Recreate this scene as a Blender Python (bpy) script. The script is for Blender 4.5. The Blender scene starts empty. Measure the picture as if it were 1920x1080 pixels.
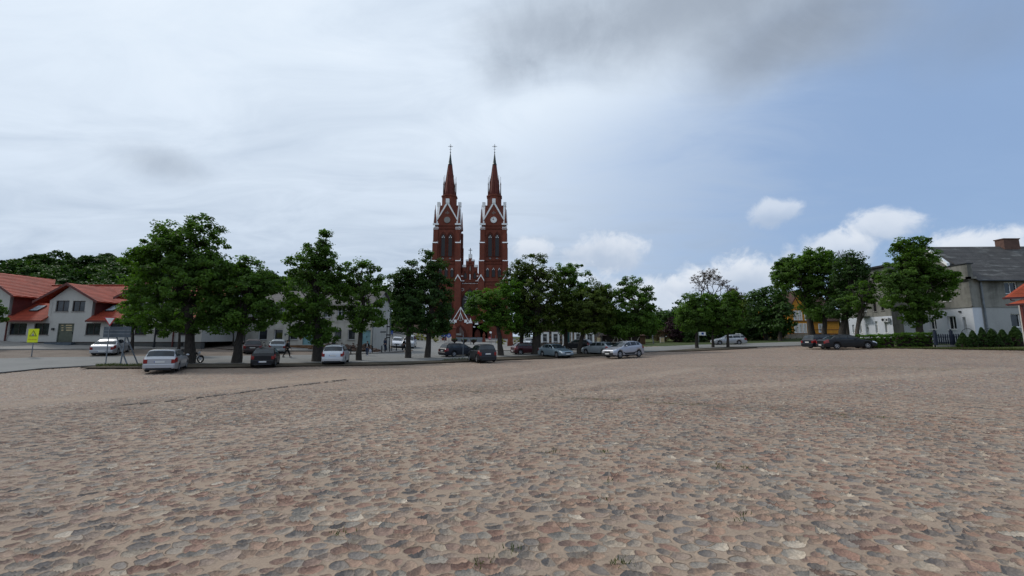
import bpy, bmesh, math, random
import numpy as np
from mathutils import Vector, Matrix, noise as mnoise

# ---------------------------------------------------------------- camera, sky, sun, exposure
scene = bpy.context.scene
COL = scene.collection
R = math.radians
F = 740.0                 # focal length in pixels of the 1920 wide photograph
PITCH = R(7.0)
CAMZ = 1.65
cam_d = bpy.data.cameras.new("camera")
cam_d.sensor_width = 36.0
cam_d.lens = F / 1920.0 * 36.0
cam_d.clip_start = 0.05
cam_d.clip_end = 6000.0
cam = bpy.data.objects.new("camera", cam_d)
COL.objects.link(cam)
cam.location = (0, 0, CAMZ)
cam.rotation_euler = (R(90) + PITCH, 0, 0)
scene.camera = cam
scene.view_settings.view_transform = 'Standard'
scene.view_settings.look = 'None'
scene.view_settings.exposure = 0.34
scene.view_settings.gamma = 1.0
scene.render.engine = 'CYCLES'
scene.cycles.use_denoising = True
scene.cycles.max_bounces = 6
scene.cycles.transparent_max_bounces = 8
scene.cycles.sample_clamp_indirect = 6.0
scene.cycles.sample_clamp_direct = 8.0

SUN_EL, SUN_AZ = 44.0, -58.0      # azimuth measured from +Y (the way the camera looks), positive to the right
sun_d = bpy.data.lights.new("sun", 'SUN')
sun_d.energy = 1.5
sun_d.angle = R(8)
sun_d.color = (1.0, 0.955, 0.89)
sun = bpy.data.objects.new("sun", sun_d)
COL.objects.link(sun)
_sd = Vector((math.sin(R(SUN_AZ)) * math.cos(R(SUN_EL)), math.cos(R(SUN_AZ)) * math.cos(R(SUN_EL)), math.sin(R(SUN_EL))))
sun.rotation_euler = _sd.to_track_quat('Z', 'Y').to_euler()


class NT:
    """small helper that writes node trees as expressions"""
    def __init__(self, tree):
        self.t = tree; self.n = tree.nodes; self.l = tree.links
    def node(self, typ, **kw):
        nd = self.n.new(typ)
        for k, v in kw.items():
            setattr(nd, k, v)
        return nd
    def put(self, sock, v):
        if v is None: return
        if isinstance(v, (int, float)):
            sock.default_value = v if sock.type == 'VALUE' else ((v, v, v) if sock.type == 'VECTOR' else (v, v, v, 1))
        elif isinstance(v, (tuple, list)):
            if sock.type == 'RGBA' and len(v) == 3: v = (*v, 1)
            sock.default_value = v
        else:
            self.l.new(v, sock)
    def m(self, op, a, b=None, c=None, clamp=False):
        nd = self.node('ShaderNodeMath', operation=op); nd.use_clamp = clamp
        self.put(nd.inputs[0], a); self.put(nd.inputs[1], b)
        if c is not None: self.put(nd.inputs[2], c)
        return nd.outputs[0]
    def vm(self, op, a, b=None, scale=None):
        nd = self.node('ShaderNodeVectorMath', operation=op)
        self.put(nd.inputs[0], a)
        if b is not None: self.put(nd.inputs[1], b)
        if scale is not None: self.put(nd.inputs['Scale'], scale)
        return nd.outputs['Value'] if op in ('LENGTH', 'DISTANCE', 'DOT_PRODUCT') else nd.outputs[0]
    def ss(self, x, a, b, lo=0.0, hi=1.0, kind='SMOOTHSTEP'):
        nd = self.node('ShaderNodeMapRange', interpolation_type=kind)
        self.put(nd.inputs['Value'], x)
        self.put(nd.inputs['From Min'], a); self.put(nd.inputs['From Max'], b)
        self.put(nd.inputs['To Min'], lo); self.put(nd.inputs['To Max'], hi)
        return nd.outputs[0]
    def mix(self, f, a, b, blend='MIX'):
        nd = self.node('ShaderNodeMix', data_type='RGBA', blend_type=blend)
        self.put(nd.inputs[0], f); self.put(nd.inputs[6], a); self.put(nd.inputs[7], b)
        return nd.outputs[2]
    def noise(self, vec, scale, detail=3.0, rough=0.55, dist=0.0, out='Fac'):
        nd = self.node('ShaderNodeTexNoise')
        if vec is not None: self.put(nd.inputs['Vector'], vec)
        nd.inputs['Scale'].default_value = scale; nd.inputs['Detail'].default_value = detail
        nd.inputs['Roughness'].default_value = rough; nd.inputs['Distortion'].default_value = dist
        return nd.outputs[out]
    def ramp(self, f, stops, interp='LINEAR'):
        nd = self.node('ShaderNodeValToRGB'); cr = nd.color_ramp; cr.interpolation = interp
        while len(cr.elements) < len(stops): cr.elements.new(0.5)
        for e, (p, c) in zip(cr.elements, stops):
            e.position = p; e.color = (*c, 1) if len(c) == 3 else c
        self.put(nd.inputs[0], f)
        return nd.outputs[0]


def build_sky():
    w = bpy.data.worlds.new("World"); scene.world = w; w.use_nodes = True
    T = NT(w.node_tree)
    for n in list(T.n): T.n.remove(n)
    out = T.node('ShaderNodeOutputWorld'); bg = T.node('ShaderNodeBackground')
    T.l.new(bg.outputs[0], out.inputs[0]); bg.inputs[1].default_value = 0.1
    sky = T.node('ShaderNodeTexSky', sky_type='NISHITA')
    sky.sun_disc = False; sky.sun_elevation = R(SUN_EL); sky.sun_rotation = R(SUN_AZ)
    sky.air_density = 1.0; sky.dust_density = 1.0; sky.ozone_density = 1.0
    d = T.node('ShaderNodeTexCoord').outputs['Generated']
    sep = T.node('ShaderNodeSeparateXYZ'); T.l.new(d, sep.inputs[0])
    X, Y, Z = sep.outputs
    az = T.m('MULTIPLY', T.m('ARCTAN2', X, Y), 57.29578)
    el = T.m('MULTIPLY', T.m('ARCSINE', Z), 57.29578)
    # a layer seen from below: streaks that converge towards the horizon
    zz = T.m('ADD', T.m('MAXIMUM', Z, 0.0), 0.16)
    flat = T.node('ShaderNodeCombineXYZ')
    T.put(flat.inputs[0], T.m('DIVIDE', X, zz)); T.put(flat.inputs[1], T.m('DIVIDE', Y, zz)); flat.inputs[2].default_value = 0.3
    flat = flat.outputs[0]
    n_big = T.noise(flat, 0.55, 5, 0.6, 0.5)
    n_str = T.noise(T.vm('MULTIPLY', flat, (1.0, 2.3, 1.0)), 1.5, 6, 0.6, 0.8)
    n_fin = T.noise(d, 9.0, 5, 0.6, 0.3)
    n_cum = T.noise(d, 16.0, 7, 0.62, 0.4)
    n_cu2 = T.noise(T.vm('ADD', d, (3.1, 1.7, 0.4)), 7.0, 4, 0.55, 0.2)

    def azel(px, py):
        v = (540 - py) / F; c, s = math.cos(PITCH), math.sin(PITCH)
        x = (px - 960) / F; y = c - s * v; z = c * v + s
        return math.degrees(math.atan2(x, y)), math.degrees(math.asin(z / math.sqrt(x * x + y * y + z * z)))

    def blob(px, py, rx, ry, soft_in=0.35, noise=None, amp=0.5, rot=0.0):
        a0, e0 = azel(px, py); a1, _ = azel(px + rx, py); am1, _ = azel(px - rx, py); _, e1 = azel(px, py - ry); _, em = azel(px, py + ry)
        ra = abs(a1 - am1) / 2; re = abs(e1 - em) / 2
        da = T.m('SUBTRACT', az, a0); de = T.m('SUBTRACT', el, e0)
        if rot:
            c, s = math.cos(R(rot)), math.sin(R(rot))
            da, de = T.m('ADD', T.m('MULTIPLY', da, c), T.m('MULTIPLY', de, s)), T.m('SUBTRACT', T.m('MULTIPLY', de, c), T.m('MULTIPLY', da, s))
        u = T.m('DIVIDE', da, ra); v = T.m('DIVIDE', de, re)
        r = T.m('SQRT', T.m('ADD', T.m('MULTIPLY', u, u), T.m('MULTIPLY', v, v)))
        if noise is not None:
            r = T.m('ADD', r, T.m('MULTIPLY', T.m('SUBTRACT', noise, 0.5), amp * 2))
        return T.ss(r, soft_in, 1.0, 1.0, 0.0), v

    # blue of the clear part, from the physical sky, tuned paler
    blue = T.mix(0.7, T.vm('SCALE', sky.outputs[0], scale=1.0), (2.05, 3.20, 5.35, 1))
    # veil: solid to the left and overhead, breaking up to the right
    az_f = T.ss(az, -6.0, 62.0, kind='LINEAR')
    el_f = T.ss(el, 24.0, 40.0, 0.0, 0.45)
    el_n = T.ss(T.m('ABSOLUTE', az), 60.0, 120.0, 0.0, 0.45)
    clear = T.m('SUBTRACT', T.m('MULTIPLY', az_f, 1.12), T.m('ADD', el_f, el_n))
    clear = T.m('ADD', clear, T.m('MULTIPLY', T.m('SUBTRACT', n_str, 0.5), 0.62))
    clear = T.m('ADD', clear, T.m('MULTIPLY', T.m('SUBTRACT', n_big, 0.5), 0.20))
    veil_m = T.ss(clear, 0.0, 0.90, 1.0, 0.10)
    vb = T.m('ADD', T.ss(el, 2, 34, 0.0, 0.55), T.m('MULTIPLY', T.m('SUBTRACT', n_str, 0.5), 0.95))
    vb = T.m('ADD', vb, T.m('MULTIPLY', T.m('SUBTRACT', n_big, 0.42), 0.55))
    vb = T.m('ADD', vb, T.ss(az, -55, 10, 0.16, 0.0))
    veil_c = T.ramp(vb, [(0.0, (0.42, 0.51, 0.64)), (0.35, (0.56, 0.65, 0.77)), (0.7, (0.69, 0.78, 0.89)), (1.0, (0.78, 0.86, 0.95))])
    veil_c = T.vm('SCALE', veil_c, scale=8.5)
    c = T.mix(veil_m, blue, veil_c)
    # heavy grey clouds
    dark_c = T.vm('SCALE', T.ramp(T.noise(d, 3.5, 6, 0.6, 0.8), [(0.3, (0.245, 0.295, 0.375)), (0.7, (0.35, 0.41, 0.50))]), scale=7.6)
    for (px, py, rx, ry, s0, a, st, rot) in [(1290, 5, 500, 190, 0.05, 0.22, 0.80, 0), (1450, 80, 260, 125, 0.05, 0.24, 0.85, 8), (1620, 40, 300, 130, 0.0, 0.25, 0.5, 0),
                                             (1000, 55, 190, 130, 0.05, 0.4, 0.55, 0), (940, 140, 80, 70, 0.0, 0.4, 0.35, 0),
                                             (312, 308, 150, 50, 0.0, 0.5, 0.42, 0), (1840, 60, 300, 130, 0.0, 0.3, 0.32, 0),
                                             (120, 590, 700, 60, 0.0, 0.2, 0.30, 0)]:
        mk, _ = blob(px, py, rx, ry, s0, n_fin, a, rot)
        c = T.mix(T.m('MULTIPLY', mk, st), c, dark_c)
    # cumulus near the horizon on the right
    for (px, py, rx, ry, st) in [(1135, 478, 105, 54, 0.92), (1000, 472, 55, 38, 0.75), (1458, 399, 66, 36, 0.62), (1250, 560, 190, 60, 0.8),
                                 (1370, 528, 170, 62, 0.95), (1650, 425, 95, 46, 0.8), (1560, 470, 120, 52, 0.8), (1850, 468, 165, 60, 0.92),
                                 (1050, 540, 160, 60, 0.7), (690, 560, 250, 50, 0.4), (500, 535, 60, 26, 0.35), (2100, 420, 200, 70, 0.9)]:
        mk, v = blob(px, py, rx * .92, ry * .88, 0.50, n_cum, 0.8)
        sh = T.ss(T.m('ADD', v, T.m('MULTIPLY', T.m('SUBTRACT', n_cu2, 0.5), 2.6)), -0.75, 0.75)
        cc = T.mix(sh, (3.7, 4.4, 5.5, 1), (6.2, 6.6, 7.2, 1))
        c = T.mix(T.m('MULTIPLY', mk, st), c, cc)
    # below the horizon: dull ground tone
    c = T.mix(T.ss(el, -3.0, 0.0, 0.8, 0.0), c, (2.0, 1.9, 1.7, 1))
    T.put(bg.inputs[0], c)
build_sky()

# ---------------------------------------------------------------- measuring helpers
CP, SP = math.cos(PITCH), math.sin(PITCH)
def ray(px, py):
    v = (540 - py) / F
    return Vector(((px - 960) / F, CP - SP * v, CP * v + SP))
def at(px, py, Y):
    d = ray(px, py); return Vector((d.x * Y / d.y, Y, CAMZ + d.z * Y / d.y))
def at_x(px, py, Xp):
    d = ray(px, py); k = Xp / d.x; return Vector((Xp, d.y * k, CAMZ + d.z * k))
def on_plane(px, py, O, n):
    d = ray(px, py); c = Vector((0, 0, CAMZ)); k = (Vector(O) - c).dot(n) / d.dot(n)
    return c + d * k

# ---------------------------------------------------------------- the lie of the land
_GP = np.array([
 (0,0,0,6),(0,8,-.10,6),(-10,5,-.03,6),(10,5,0,6),(-10,15,-.42,7),(0,15,-.33,7),(10,15,-.12,7),(20,15,.06,8),(-24,10,-.30,8),(-36,12,-.3,10),(36,15,.3,10),
 (-21.7,24.7,-.85,5),(-17,27.4,-.72,5),(-15,33.6,-1.0,6),(-2.9,35,-.83,6),(4.8,43.5,-.85,6),(9.3,33,-.42,6),(20,30,-.05,7),(-6,25,-.65,7),(6,24,-.38,7),
 (-26,46,-.80,6),(-18,49,-.72,6),(37,67,.2,9),(28,52,.0,8),(18,50,-.5,7),(46,41,.62,6),(42,37,.60,5),(49,36,.76,6),(37.5,42,.48,5),(34,35,.22,6),(46,27,.4,8),(-40,40,-.38,7),(-50,30,-.3,9),(-30,34,-.75,6),
 (-58,45,.15,6),(-48,46,.05,5),(-37,47,.35,4),(-33,52,.25,5),(-26,53,-.10,5),(-18,54,-.45,6),(-32,58,.8,7),(-45,75,4,14),(-75,80,7,20),(-90,50,2,16),
 (-12,60,-.85,8),(-12,80,-1.0,10),(-13,100,-.9,12),(-13,130,-.5,25),(5,67,-.15,8),(16,70,.0,9),(30,85,.8,12),(55,80,1.4,12),(52,60,.9,8),(56,45,.95,7),(62,35,1.0,8),
 (-60,120,9,26),(40,130,1.5,30),(90,90,2,30),(0,-20,.1,15),(-30,-15,.1,15),(30,-15,.3,15),(0,200,0,60),(-120,150,8,45),(120,160,2,50)], dtype=float)
def gz_np(x, y):
    x = np.asarray(x, float); y = np.asarray(y, float)
    sw = np.zeros_like(x); sz = np.zeros_like(x)
    for (a, b, z, s) in _GP:
        w = np.exp(-((x - a) ** 2 + (y - b) ** 2) / (2 * (s * 1.15) ** 2)) * (8.0 / s) ** 0.5
        sw += w; sz += w * z
    far = 1e-7
    return (sz + far * 0.5) / (sw + far)
def gz(x, y):
    return float(gz_np(np.array([x]), np.array([y]))[0])
def gnd(px, py, dmax=160):
    """where the sight line of a pixel meets the land"""
    d = ray(px, py); t0 = 3.0; step = 0.25
    t = np.arange(2.0, dmax, 0.1); X = d.x * t; Yv = d.y * t; Zv = CAMZ + d.z * t
    h = Zv - gz_np(X, Yv); i = np.argmax(h < 0)
    if h[i] >= 0: i = len(t) - 1
    return Vector((X[i], Yv[i], gz(X[i], Yv[i])))
def onland(px, Y):
    """point of the land at depth Y under image column px (column taken near the horizon)"""
    x = (px - 960) / F * Y / (CP - SP * (540 - 650) / F)
    return Vector((x, Y, gz(x, Y)))

# ---------------------------------------------------------------- materials
MATS = {}
def new_mat(name):
    m = bpy.data.materials.new(name); m.use_nodes = True
    T = NT(m.node_tree); b = T.n['Principled BSDF']; b.inputs['Specular IOR Level'].default_value = 0.35
    MATS[name] = m
    return m, T, b
def pos(T, obj=False):
    if obj: return T.node('ShaderNodeTexCoord').outputs['Object']
    return T.node('ShaderNodeNewGeometry').outputs['Position']
def bump(T, b, h, dist=0.01, strength=1.0):
    nd = T.node('ShaderNodeBump'); nd.inputs['Distance'].default_value = dist; nd.inputs['Strength'].default_value = strength
    T.put(nd.inputs['Height'], h); T.l.new(nd.outputs[0], b.inputs['Normal'])
def simple(name, col, rough=0.7, metal=0.0, var=0.18, scale=3.0, bmp=0.0, coat=0.0, spec=None, alpha=None):
    m, T, b = new_mat(name)
    p = pos(T, True)
    n = T.noise(p, scale, 5, 0.6)
    c = T.mix(T.ss(n, 0.25, 0.75), tuple(x * (1 - var) for x in col) + (1,), tuple(min(1, x * (1 + var)) for x in col) + (1,))
    T.put(b.inputs['Base Color'], c)
    b.inputs['Roughness'].default_value = rough; b.inputs['Metallic'].default_value = metal
    b.inputs['Coat Weight'].default_value = coat; b.inputs['Coat Roughness'].default_value = 0.08
    if spec is not None: b.inputs['Specular IOR Level'].default_value = spec
    if bmp: bump(T, b, T.noise(p, scale * 6, 4, 0.6), bmp)
    return m

def plaster(name, col, dirt, dirt_amt=0.5, bot=None):
    m, T, b = new_mat(name); p = pos(T)
    n1 = T.noise(p, 0.35, 6, 0.65, 0.6); n2 = T.noise(T.vm('MULTIPLY', p, (1.2, 1.2, 0.18)), 1.6, 5, 0.6); n3 = T.noise(p, 7, 4, 0.6)
    f = T.ss(T.m('ADD', T.m('MULTIPLY', n1, 0.6), T.m('MULTIPLY', n2, 0.4)), 0.42, 0.66)
    c = T.mix(T.m('MULTIPLY', f, dirt_amt), (*col, 1), (*dirt, 1))
    c = T.mix(T.m('MULTIPLY', T.ss(n3, 0.3, 0.8), 0.22), c, tuple(x * 0.7 for x in col) + (1,))
    T.put(b.inputs['Base Color'], c); b.inputs['Roughness'].default_value = 0.9; b.inputs['Specular IOR Level'].default_value = 0.15
    bump(T, b, n3, 0.012)
    return m
plaster('cream_plaster', (0.46, 0.45, 0.42), (0.30, 0.29, 0.26), 0.25)
plaster('old_plaster', (0.50, 0.485, 0.44), (0.27, 0.25, 0.21), 0.6)
plaster('grey_plaster', (0.25, 0.245, 0.22), (0.08, 0.082, 0.072), 0.85)
plaster('pale_grey_plaster', (0.36, 0.365, 0.36), (0.24, 0.24, 0.235), 0.4)
plaster('white_plaster', (0.60, 0.63, 0.68), (0.44, 0.46, 0.50), 0.3)
plaster('plinth_concrete', (0.095, 0.097, 0.095), (0.065, 0.065, 0.06), 0.5)
plaster('concrete', (0.30, 0.29, 0.27), (0.20, 0.19, 0.17), 0.5)
simple('white_paint', (0.62, 0.63, 0.64), 0.5, var=0.08)
simple('metal_white', (0.84, 0.84, 0.83), 0.45, var=0.07)
simple('frame_brown', (0.035, 0.022, 0.018), 0.5)
simple('dark_red_metal', (0.10, 0.022, 0.018), 0.5)
simple('blue_door_paint', (0.20, 0.36, 0.40), 0.6, var=0.15)
simple('green_door_paint', (0.085, 0.095, 0.07), 0.6)
simple('teal_paint', (0.02, 0.07, 0.07), 0.6)
simple('dark_metal', (0.03, 0.033, 0.038), 0.5, 0.2)
simple('grey_metal', (0.17, 0.19, 0.21), 0.55, 0.3)
simple('board_back', (0.075, 0.095, 0.115), 0.5, 0.2)
simple('rust_metal', (0.10, 0.06, 0.04), 0.8)
simple('copper_green', (0.018, 0.035, 0.035), 0.5, 0.3)
simple('yellow_sign', (0.62, 0.70, 0.01), 0.5, var=0.05)
simple('red_sign', (0.40, 0.02, 0.03), 0.5, var=0.05)
simple('blue_sign', (0.02, 0.07, 0.32), 0.5, var=0.08)
simple('black_print', (0.015, 0.015, 0.015), 0.6)
simple('grey_print', (0.25, 0.24, 0.27), 0.6)
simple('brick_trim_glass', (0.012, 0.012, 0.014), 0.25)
simple('tyre_rubber', (0.015, 0.015, 0.016), 0.85)
simple('under_black', (0.008, 0.008, 0.009), 0.9)
simple('black_plastic', (0.02, 0.021, 0.023), 0.6)
simple('rim_alloy', (0.42, 0.43, 0.45), 0.35, 0.7)
simple('tail_light', (0.21, 0.008, 0.008), 0.2, coat=0.6, var=0.25, scale=20)
simple('head_light', (0.62, 0.64, 0.66), 0.12, 0.3, coat=1.0, var=0.25, scale=25)
simple('plate_white', (0.62, 0.62, 0.60), 0.5, var=0.04)
simple('timber_pale', (0.34, 0.30, 0.25), 0.85, var=0.3)
simple('timber_brown', (0.17, 0.095, 0.05), 0.85, var=0.3)
simple('timber_dark', (0.035, 0.022, 0.018), 0.9, var=0.4)
simple('picket_blue', (0.012, 0.018, 0.035), 0.6)
simple('skin_tone', (0.42, 0.25, 0.18), 0.6)
simple('cloth_black', (0.010, 0.011, 0.013), 0.9)
simple('cloth_navy', (0.02, 0.03, 0.06), 0.9)
simple('cloth_denim', (0.035, 0.06, 0.12), 0.9)
simple('cloth_white', (0.6, 0.6, 0.62), 0.85)
simple('cloth_grey', (0.20, 0.21, 0.23), 0.85)
simple('hair_dark', (0.02, 0.014, 0.01), 0.7)
simple('bag_plastic', (0.45, 0.48, 0.55), 0.4)
simple('yellow_house_paint', (0.56, 0.24, 0.025), 0.75, var=0.15)
simple('brown_roof_edge', (0.10, 0.03, 0.02), 0.7)
simple('terracotta', (0.11, 0.06, 0.045), 0.8)
simple('stone_grey', (0.30, 0.29, 0.28), 0.9, var=0.3, scale=6, bmp=0.01)
simple('drain_stone', (0.21, 0.172, 0.142), 0.9, var=0.3, scale=6, bmp=0.01)
simple('cream_board', (0.48, 0.38, 0.22), 0.8)

def glass(name, col=(0.012, 0.015, 0.018), rough=0.05, var=0.6):
    m, T, b = new_mat(name); p = pos(T)
    c = T.mix(T.ss(T.noise(p, 1.3, 2, 0.5), 0.4, 0.65), (*col, 1), (*[min(1, x * (1 + var * 2.5)) for x in col], 1))
    T.put(b.inputs['Base Color'], c); b.inputs['Roughness'].default_value = rough; b.inputs['Specular IOR Level'].default_value = 0.5
    return m
glass('window_glass'); glass('car_glass', (0.010, 0.014, 0.017), 0.03); glass('curtain_glass', (0.05, 0.05, 0.05), 0.15)
glass('skylight_glass', (0.25, 0.28, 0.30), 0.12, 0.2)

def paint(name, col, metal=0.55, rough=0.32, coat=0.5):
    m, T, b = new_mat(name); p = pos(T, True)
    dust = T.noise(p, 2.2, 4, 0.6)
    T.put(b.inputs['Base Color'], T.mix(T.ss(dust, 0.35, 0.8, 0, 0.25), (*col, 1), (*[x * 0.85 + 0.008 for x in col], 1)))
    b.inputs['Metallic'].default_value = metal; T.put(b.inputs['Roughness'], T.ss(dust, 0.3, 0.7, rough, rough + 0.12))
    b.inputs['Coat Weight'].default_value = coat; b.inputs['Coat Roughness'].default_value = 0.05
    return m
paint('paint_silver', (0.42, 0.43, 0.45)); paint('paint_black', (0.004, 0.005, 0.007), 0.0, 0.4, 0.1)
paint('paint_navy', (0.005, 0.007, 0.013), 0.0, 0.4, 0.1); paint('paint_graphite', (0.009, 0.010, 0.014), 0.0, 0.4, 0.15)
paint('paint_dark_red', (0.055, 0.010, 0.014), 0.3); paint('paint_maroon_grey', (0.045, 0.030, 0.034), 0.4)
paint('paint_steel_blue', (0.20, 0.27, 0.32)); paint('paint_blue_silver', (0.30, 0.34, 0.37)); paint('paint_lilac_silver', (0.36, 0.37, 0.41))
paint('paint_light_silver', (0.50, 0.52, 0.54)); paint('paint_white', (0.60, 0.62, 0.66), 0.0)

def brick_mat(name, c1, c2, mortar, scale=1.0, dark=0.5):
    m, T, b = new_mat(name); p = pos(T)
    sp = T.node('ShaderNodeSeparateXYZ'); T.l.new(p, sp.inputs[0])
    cb = T.node('ShaderNodeCombineXYZ'); T.put(cb.inputs[0], T.m('ADD', sp.outputs[0], T.m('MULTIPLY', sp.outputs[1], 1.003))); T.put(cb.inputs[1], sp.outputs[2])
    bk = T.node('ShaderNodeTexBrick'); T.l.new(cb.outputs[0], bk.inputs['Vector'])
    bk.inputs['Color1'].default_value = (*c1, 1); bk.inputs['Color2'].default_value = (*c2, 1); bk.inputs['Mortar'].default_value = (*mortar, 1)
    bk.inputs['Scale'].default_value = scale; bk.inputs['Mortar Size'].default_value = 0.012; bk.inputs['Brick Width'].default_value = 0.27; bk.inputs['Row Height'].default_value = 0.08
    n = T.noise(p, 0.25, 6, 0.65, 0.4); n2 = T.noise(T.vm('MULTIPLY', p, (1, 1, 0.2)), 0.9, 4, 0.6)
    c = T.mix(T.m('MULTIPLY', T.ss(n, 0.35, 0.7), dark), bk.outputs[0], tuple(x * 0.45 for x in c1) + (1,))
    c = T.mix(T.m('MULTIPLY', T.ss(n2, 0.5, 0.75), 0.35), c, tuple(x * 1.5 for x in c1) + (1,))
    T.put(b.inputs['Base Color'], c); b.inputs['Roughness'].default_value = 0.85; b.inputs['Specular IOR Level'].default_value = 0.2
    return m
brick_mat('church_brick', (0.225, 0.058, 0.032), (0.165, 0.038, 0.022), (0.12, 0.06, 0.05))
brick_mat('church_brick_dark', (0.105, 0.024, 0.015), (0.080, 0.018, 0.012), (0.08, 0.04, 0.03))
brick_mat('orange_brick', (0.26, 0.075, 0.035), (0.20, 0.055, 0.03), (0.2, 0.13, 0.1))

def roof_mat(name, col, row=0.35, colw=0.22, depth=0.02, blotch=(0, 0, 0), blotch_amt=0.0, horiz='X'):
    """tiles: rows along the slope (by height) and waves across"""
    m, T, b = new_mat(name); p = pos(T)
    sp = T.node('ShaderNodeSeparateXYZ'); T.l.new(p, sp.inputs[0])
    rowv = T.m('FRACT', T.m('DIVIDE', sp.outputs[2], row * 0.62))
    across = T.m('ADD', sp.outputs[0], T.m('MULTIPLY', sp.outputs[1], 0.31))
    wav = T.m('SINE', T.m('MULTIPLY', across, 6.2832 / colw))
    h = T.m('ADD', T.m('MULTIPLY', rowv, -1.0), T.m('MULTIPLY', wav, 0.35))
    n = T.noise(p, 0.8, 6, 0.65); n2 = T.noise(T.vm('MULTIPLY', p, (0.5, 0.5, 2.5)), 1.1, 5, 0.65)
    c = T.mix(T.ss(n, 0.25, 0.75), tuple(x * 0.75 for x in col) + (1,), tuple(x * 1.2 for x in col) + (1,))
    if blotch_amt: c = T.mix(T.m('MULTIPLY', T.ss(n2, 0.52, 0.68), blotch_amt), c, (*blotch, 1))
    c = T.mix(T.ss(rowv, 0.80, 0.97, 0, 0.45), c, tuple(x * 0.4 for x in col) + (1,))  # shadow of each tile step painted into the colour at the row edge
    T.put(b.inputs['Base Color'], c); b.inputs['Roughness'].default_value = 0.75; b.inputs['Specular IOR Level'].default_value = 0.2
    bump(T, b, h, depth)
    return m
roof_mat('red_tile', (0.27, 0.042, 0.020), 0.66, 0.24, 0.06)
roof_mat('orange_tile', (0.36, 0.065, 0.022), 0.5, 0.24, 0.04)
roof_mat('slate_corrugated', (0.085, 0.08, 0.078), 1.6, 0.16, 0.03, (0.20, 0.19, 0.18), 0.5)
roof_mat('old_grey_roof', (0.080, 0.076, 0.073), 0.9, 0.2, 0.02, (0.20, 0.20, 0.185), 0.75)
roof_mat('copper_roof', (0.16, 0.045, 0.035), 1.0, 0.5, 0.01)
roof_mat('brown_roof', (0.06, 0.03, 0.022), 0.5, 0.3, 0.02)

def fieldstone_mat():
    m, T, b = new_mat('fieldstone'); p = pos(T, False)
    v = T.node('ShaderNodeTexVoronoi'); T.l.new(p, v.inputs['Vector']); v.inputs['Scale'].default_value = 2.8
    e = T.node('ShaderNodeTexVoronoi', feature='DISTANCE_TO_EDGE'); T.l.new(p, e.inputs['Vector']); e.inputs['Scale'].default_value = 2.8
    sc = T.node('ShaderNodeSeparateColor'); T.l.new(v.outputs['Color'], sc.inputs[0])
    c = T.ramp(sc.outputs[0], [(0, (0.05, 0.04, 0.035)), (0.3, (0.16, 0.09, 0.06)), (0.6, (0.10, 0.09, 0.085)), (0.8, (0.24, 0.17, 0.11)), (1, (0.07, 0.05, 0.045))], 'CONSTANT')
    c = T.mix(T.ss(e.outputs['Distance'], 0.0, 0.08, 1, 0), c, (0.27, 0.24, 0.19, 1))
    T.put(b.inputs['Base Color'], c); b.inputs['Roughness'].default_value = 0.9
    bump(T, b, T.ss(e.outputs['Distance'], 0, 0.12), 0.03)
fieldstone_mat()

def leaf_mat(name, dark, mid, light, trans=0.35):
    m, T, b = new_mat(name)
    a = T.node('ShaderNodeAttribute', attribute_name='tint').outputs['Fac']
    n = T.noise(pos(T), 0.45, 3, 0.5)
    f = T.m('ADD', T.m('MULTIPLY', a, 0.75), T.m('MULTIPLY', T.m('SUBTRACT', n, 0.5), 0.7))
    c = T.ramp(f, [(0.05, dark), (0.5, mid), (1.0, light)])
    T.put(b.inputs['Base Color'], c); b.inputs['Roughness'].default_value = 0.62; b.inputs['Specular IOR Level'].default_value = 0.22
    tr = T.node('ShaderNodeBsdfTranslucent'); T.put(tr.inputs[0], T.mix(1.0, c, (1.1, 1.3, 0.5, 1), 'MULTIPLY'))
    mx = T.node('ShaderNodeMixShader'); mx.inputs[0].default_value = trans
    T.l.new(b.outputs[0], mx.inputs[1]); T.l.new(tr.outputs[0], mx.inputs[2]); T.l.new(mx.outputs[0], T.n['Material Output'].inputs[0])
    return m
leaf_mat('leaf_linden', (0.038, 0.070, 0.014), (0.084, 0.160, 0.026), (0.150, 0.260, 0.040), 0.48)
leaf_mat('leaf_bright', (0.040, 0.085, 0.011), (0.085, 0.175, 0.020), (0.140, 0.260, 0.030), 0.4)
leaf_mat('leaf_yellowish', (0.040, 0.062, 0.013), (0.085, 0.125, 0.020), (0.150, 0.195, 0.036), 0.4)
leaf_mat('leaf_dark', (0.022, 0.046, 0.013), (0.046, 0.095, 0.021), (0.080, 0.150, 0.030), 0.35)
leaf_mat('leaf_purple', (0.018, 0.008, 0.012), (0.034, 0.014, 0.020), (0.055, 0.022, 0.028), 0.2)
leaf_mat('leaf_rust', (0.04, 0.022, 0.012), (0.075, 0.042, 0.02), (0.11, 0.07, 0.03), 0.2)
leaf_mat('leaf_conifer', (0.018, 0.042, 0.010), (0.040, 0.082, 0.016), (0.065, 0.120, 0.024), 0.15)
leaf_mat('leaf_gold', (0.13, 0.13, 0.012), (0.26, 0.25, 0.025), (0.36, 0.33, 0.04), 0.25)
leaf_mat('leaf_forest', (0.020, 0.042, 0.010), (0.044, 0.088, 0.016), (0.080, 0.145, 0.024), 0.25)
leaf_mat('grass_blade', (0.040, 0.055, 0.012), (0.070, 0.090, 0.020), (0.12, 0.13, 0.035), 0.25)

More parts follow.
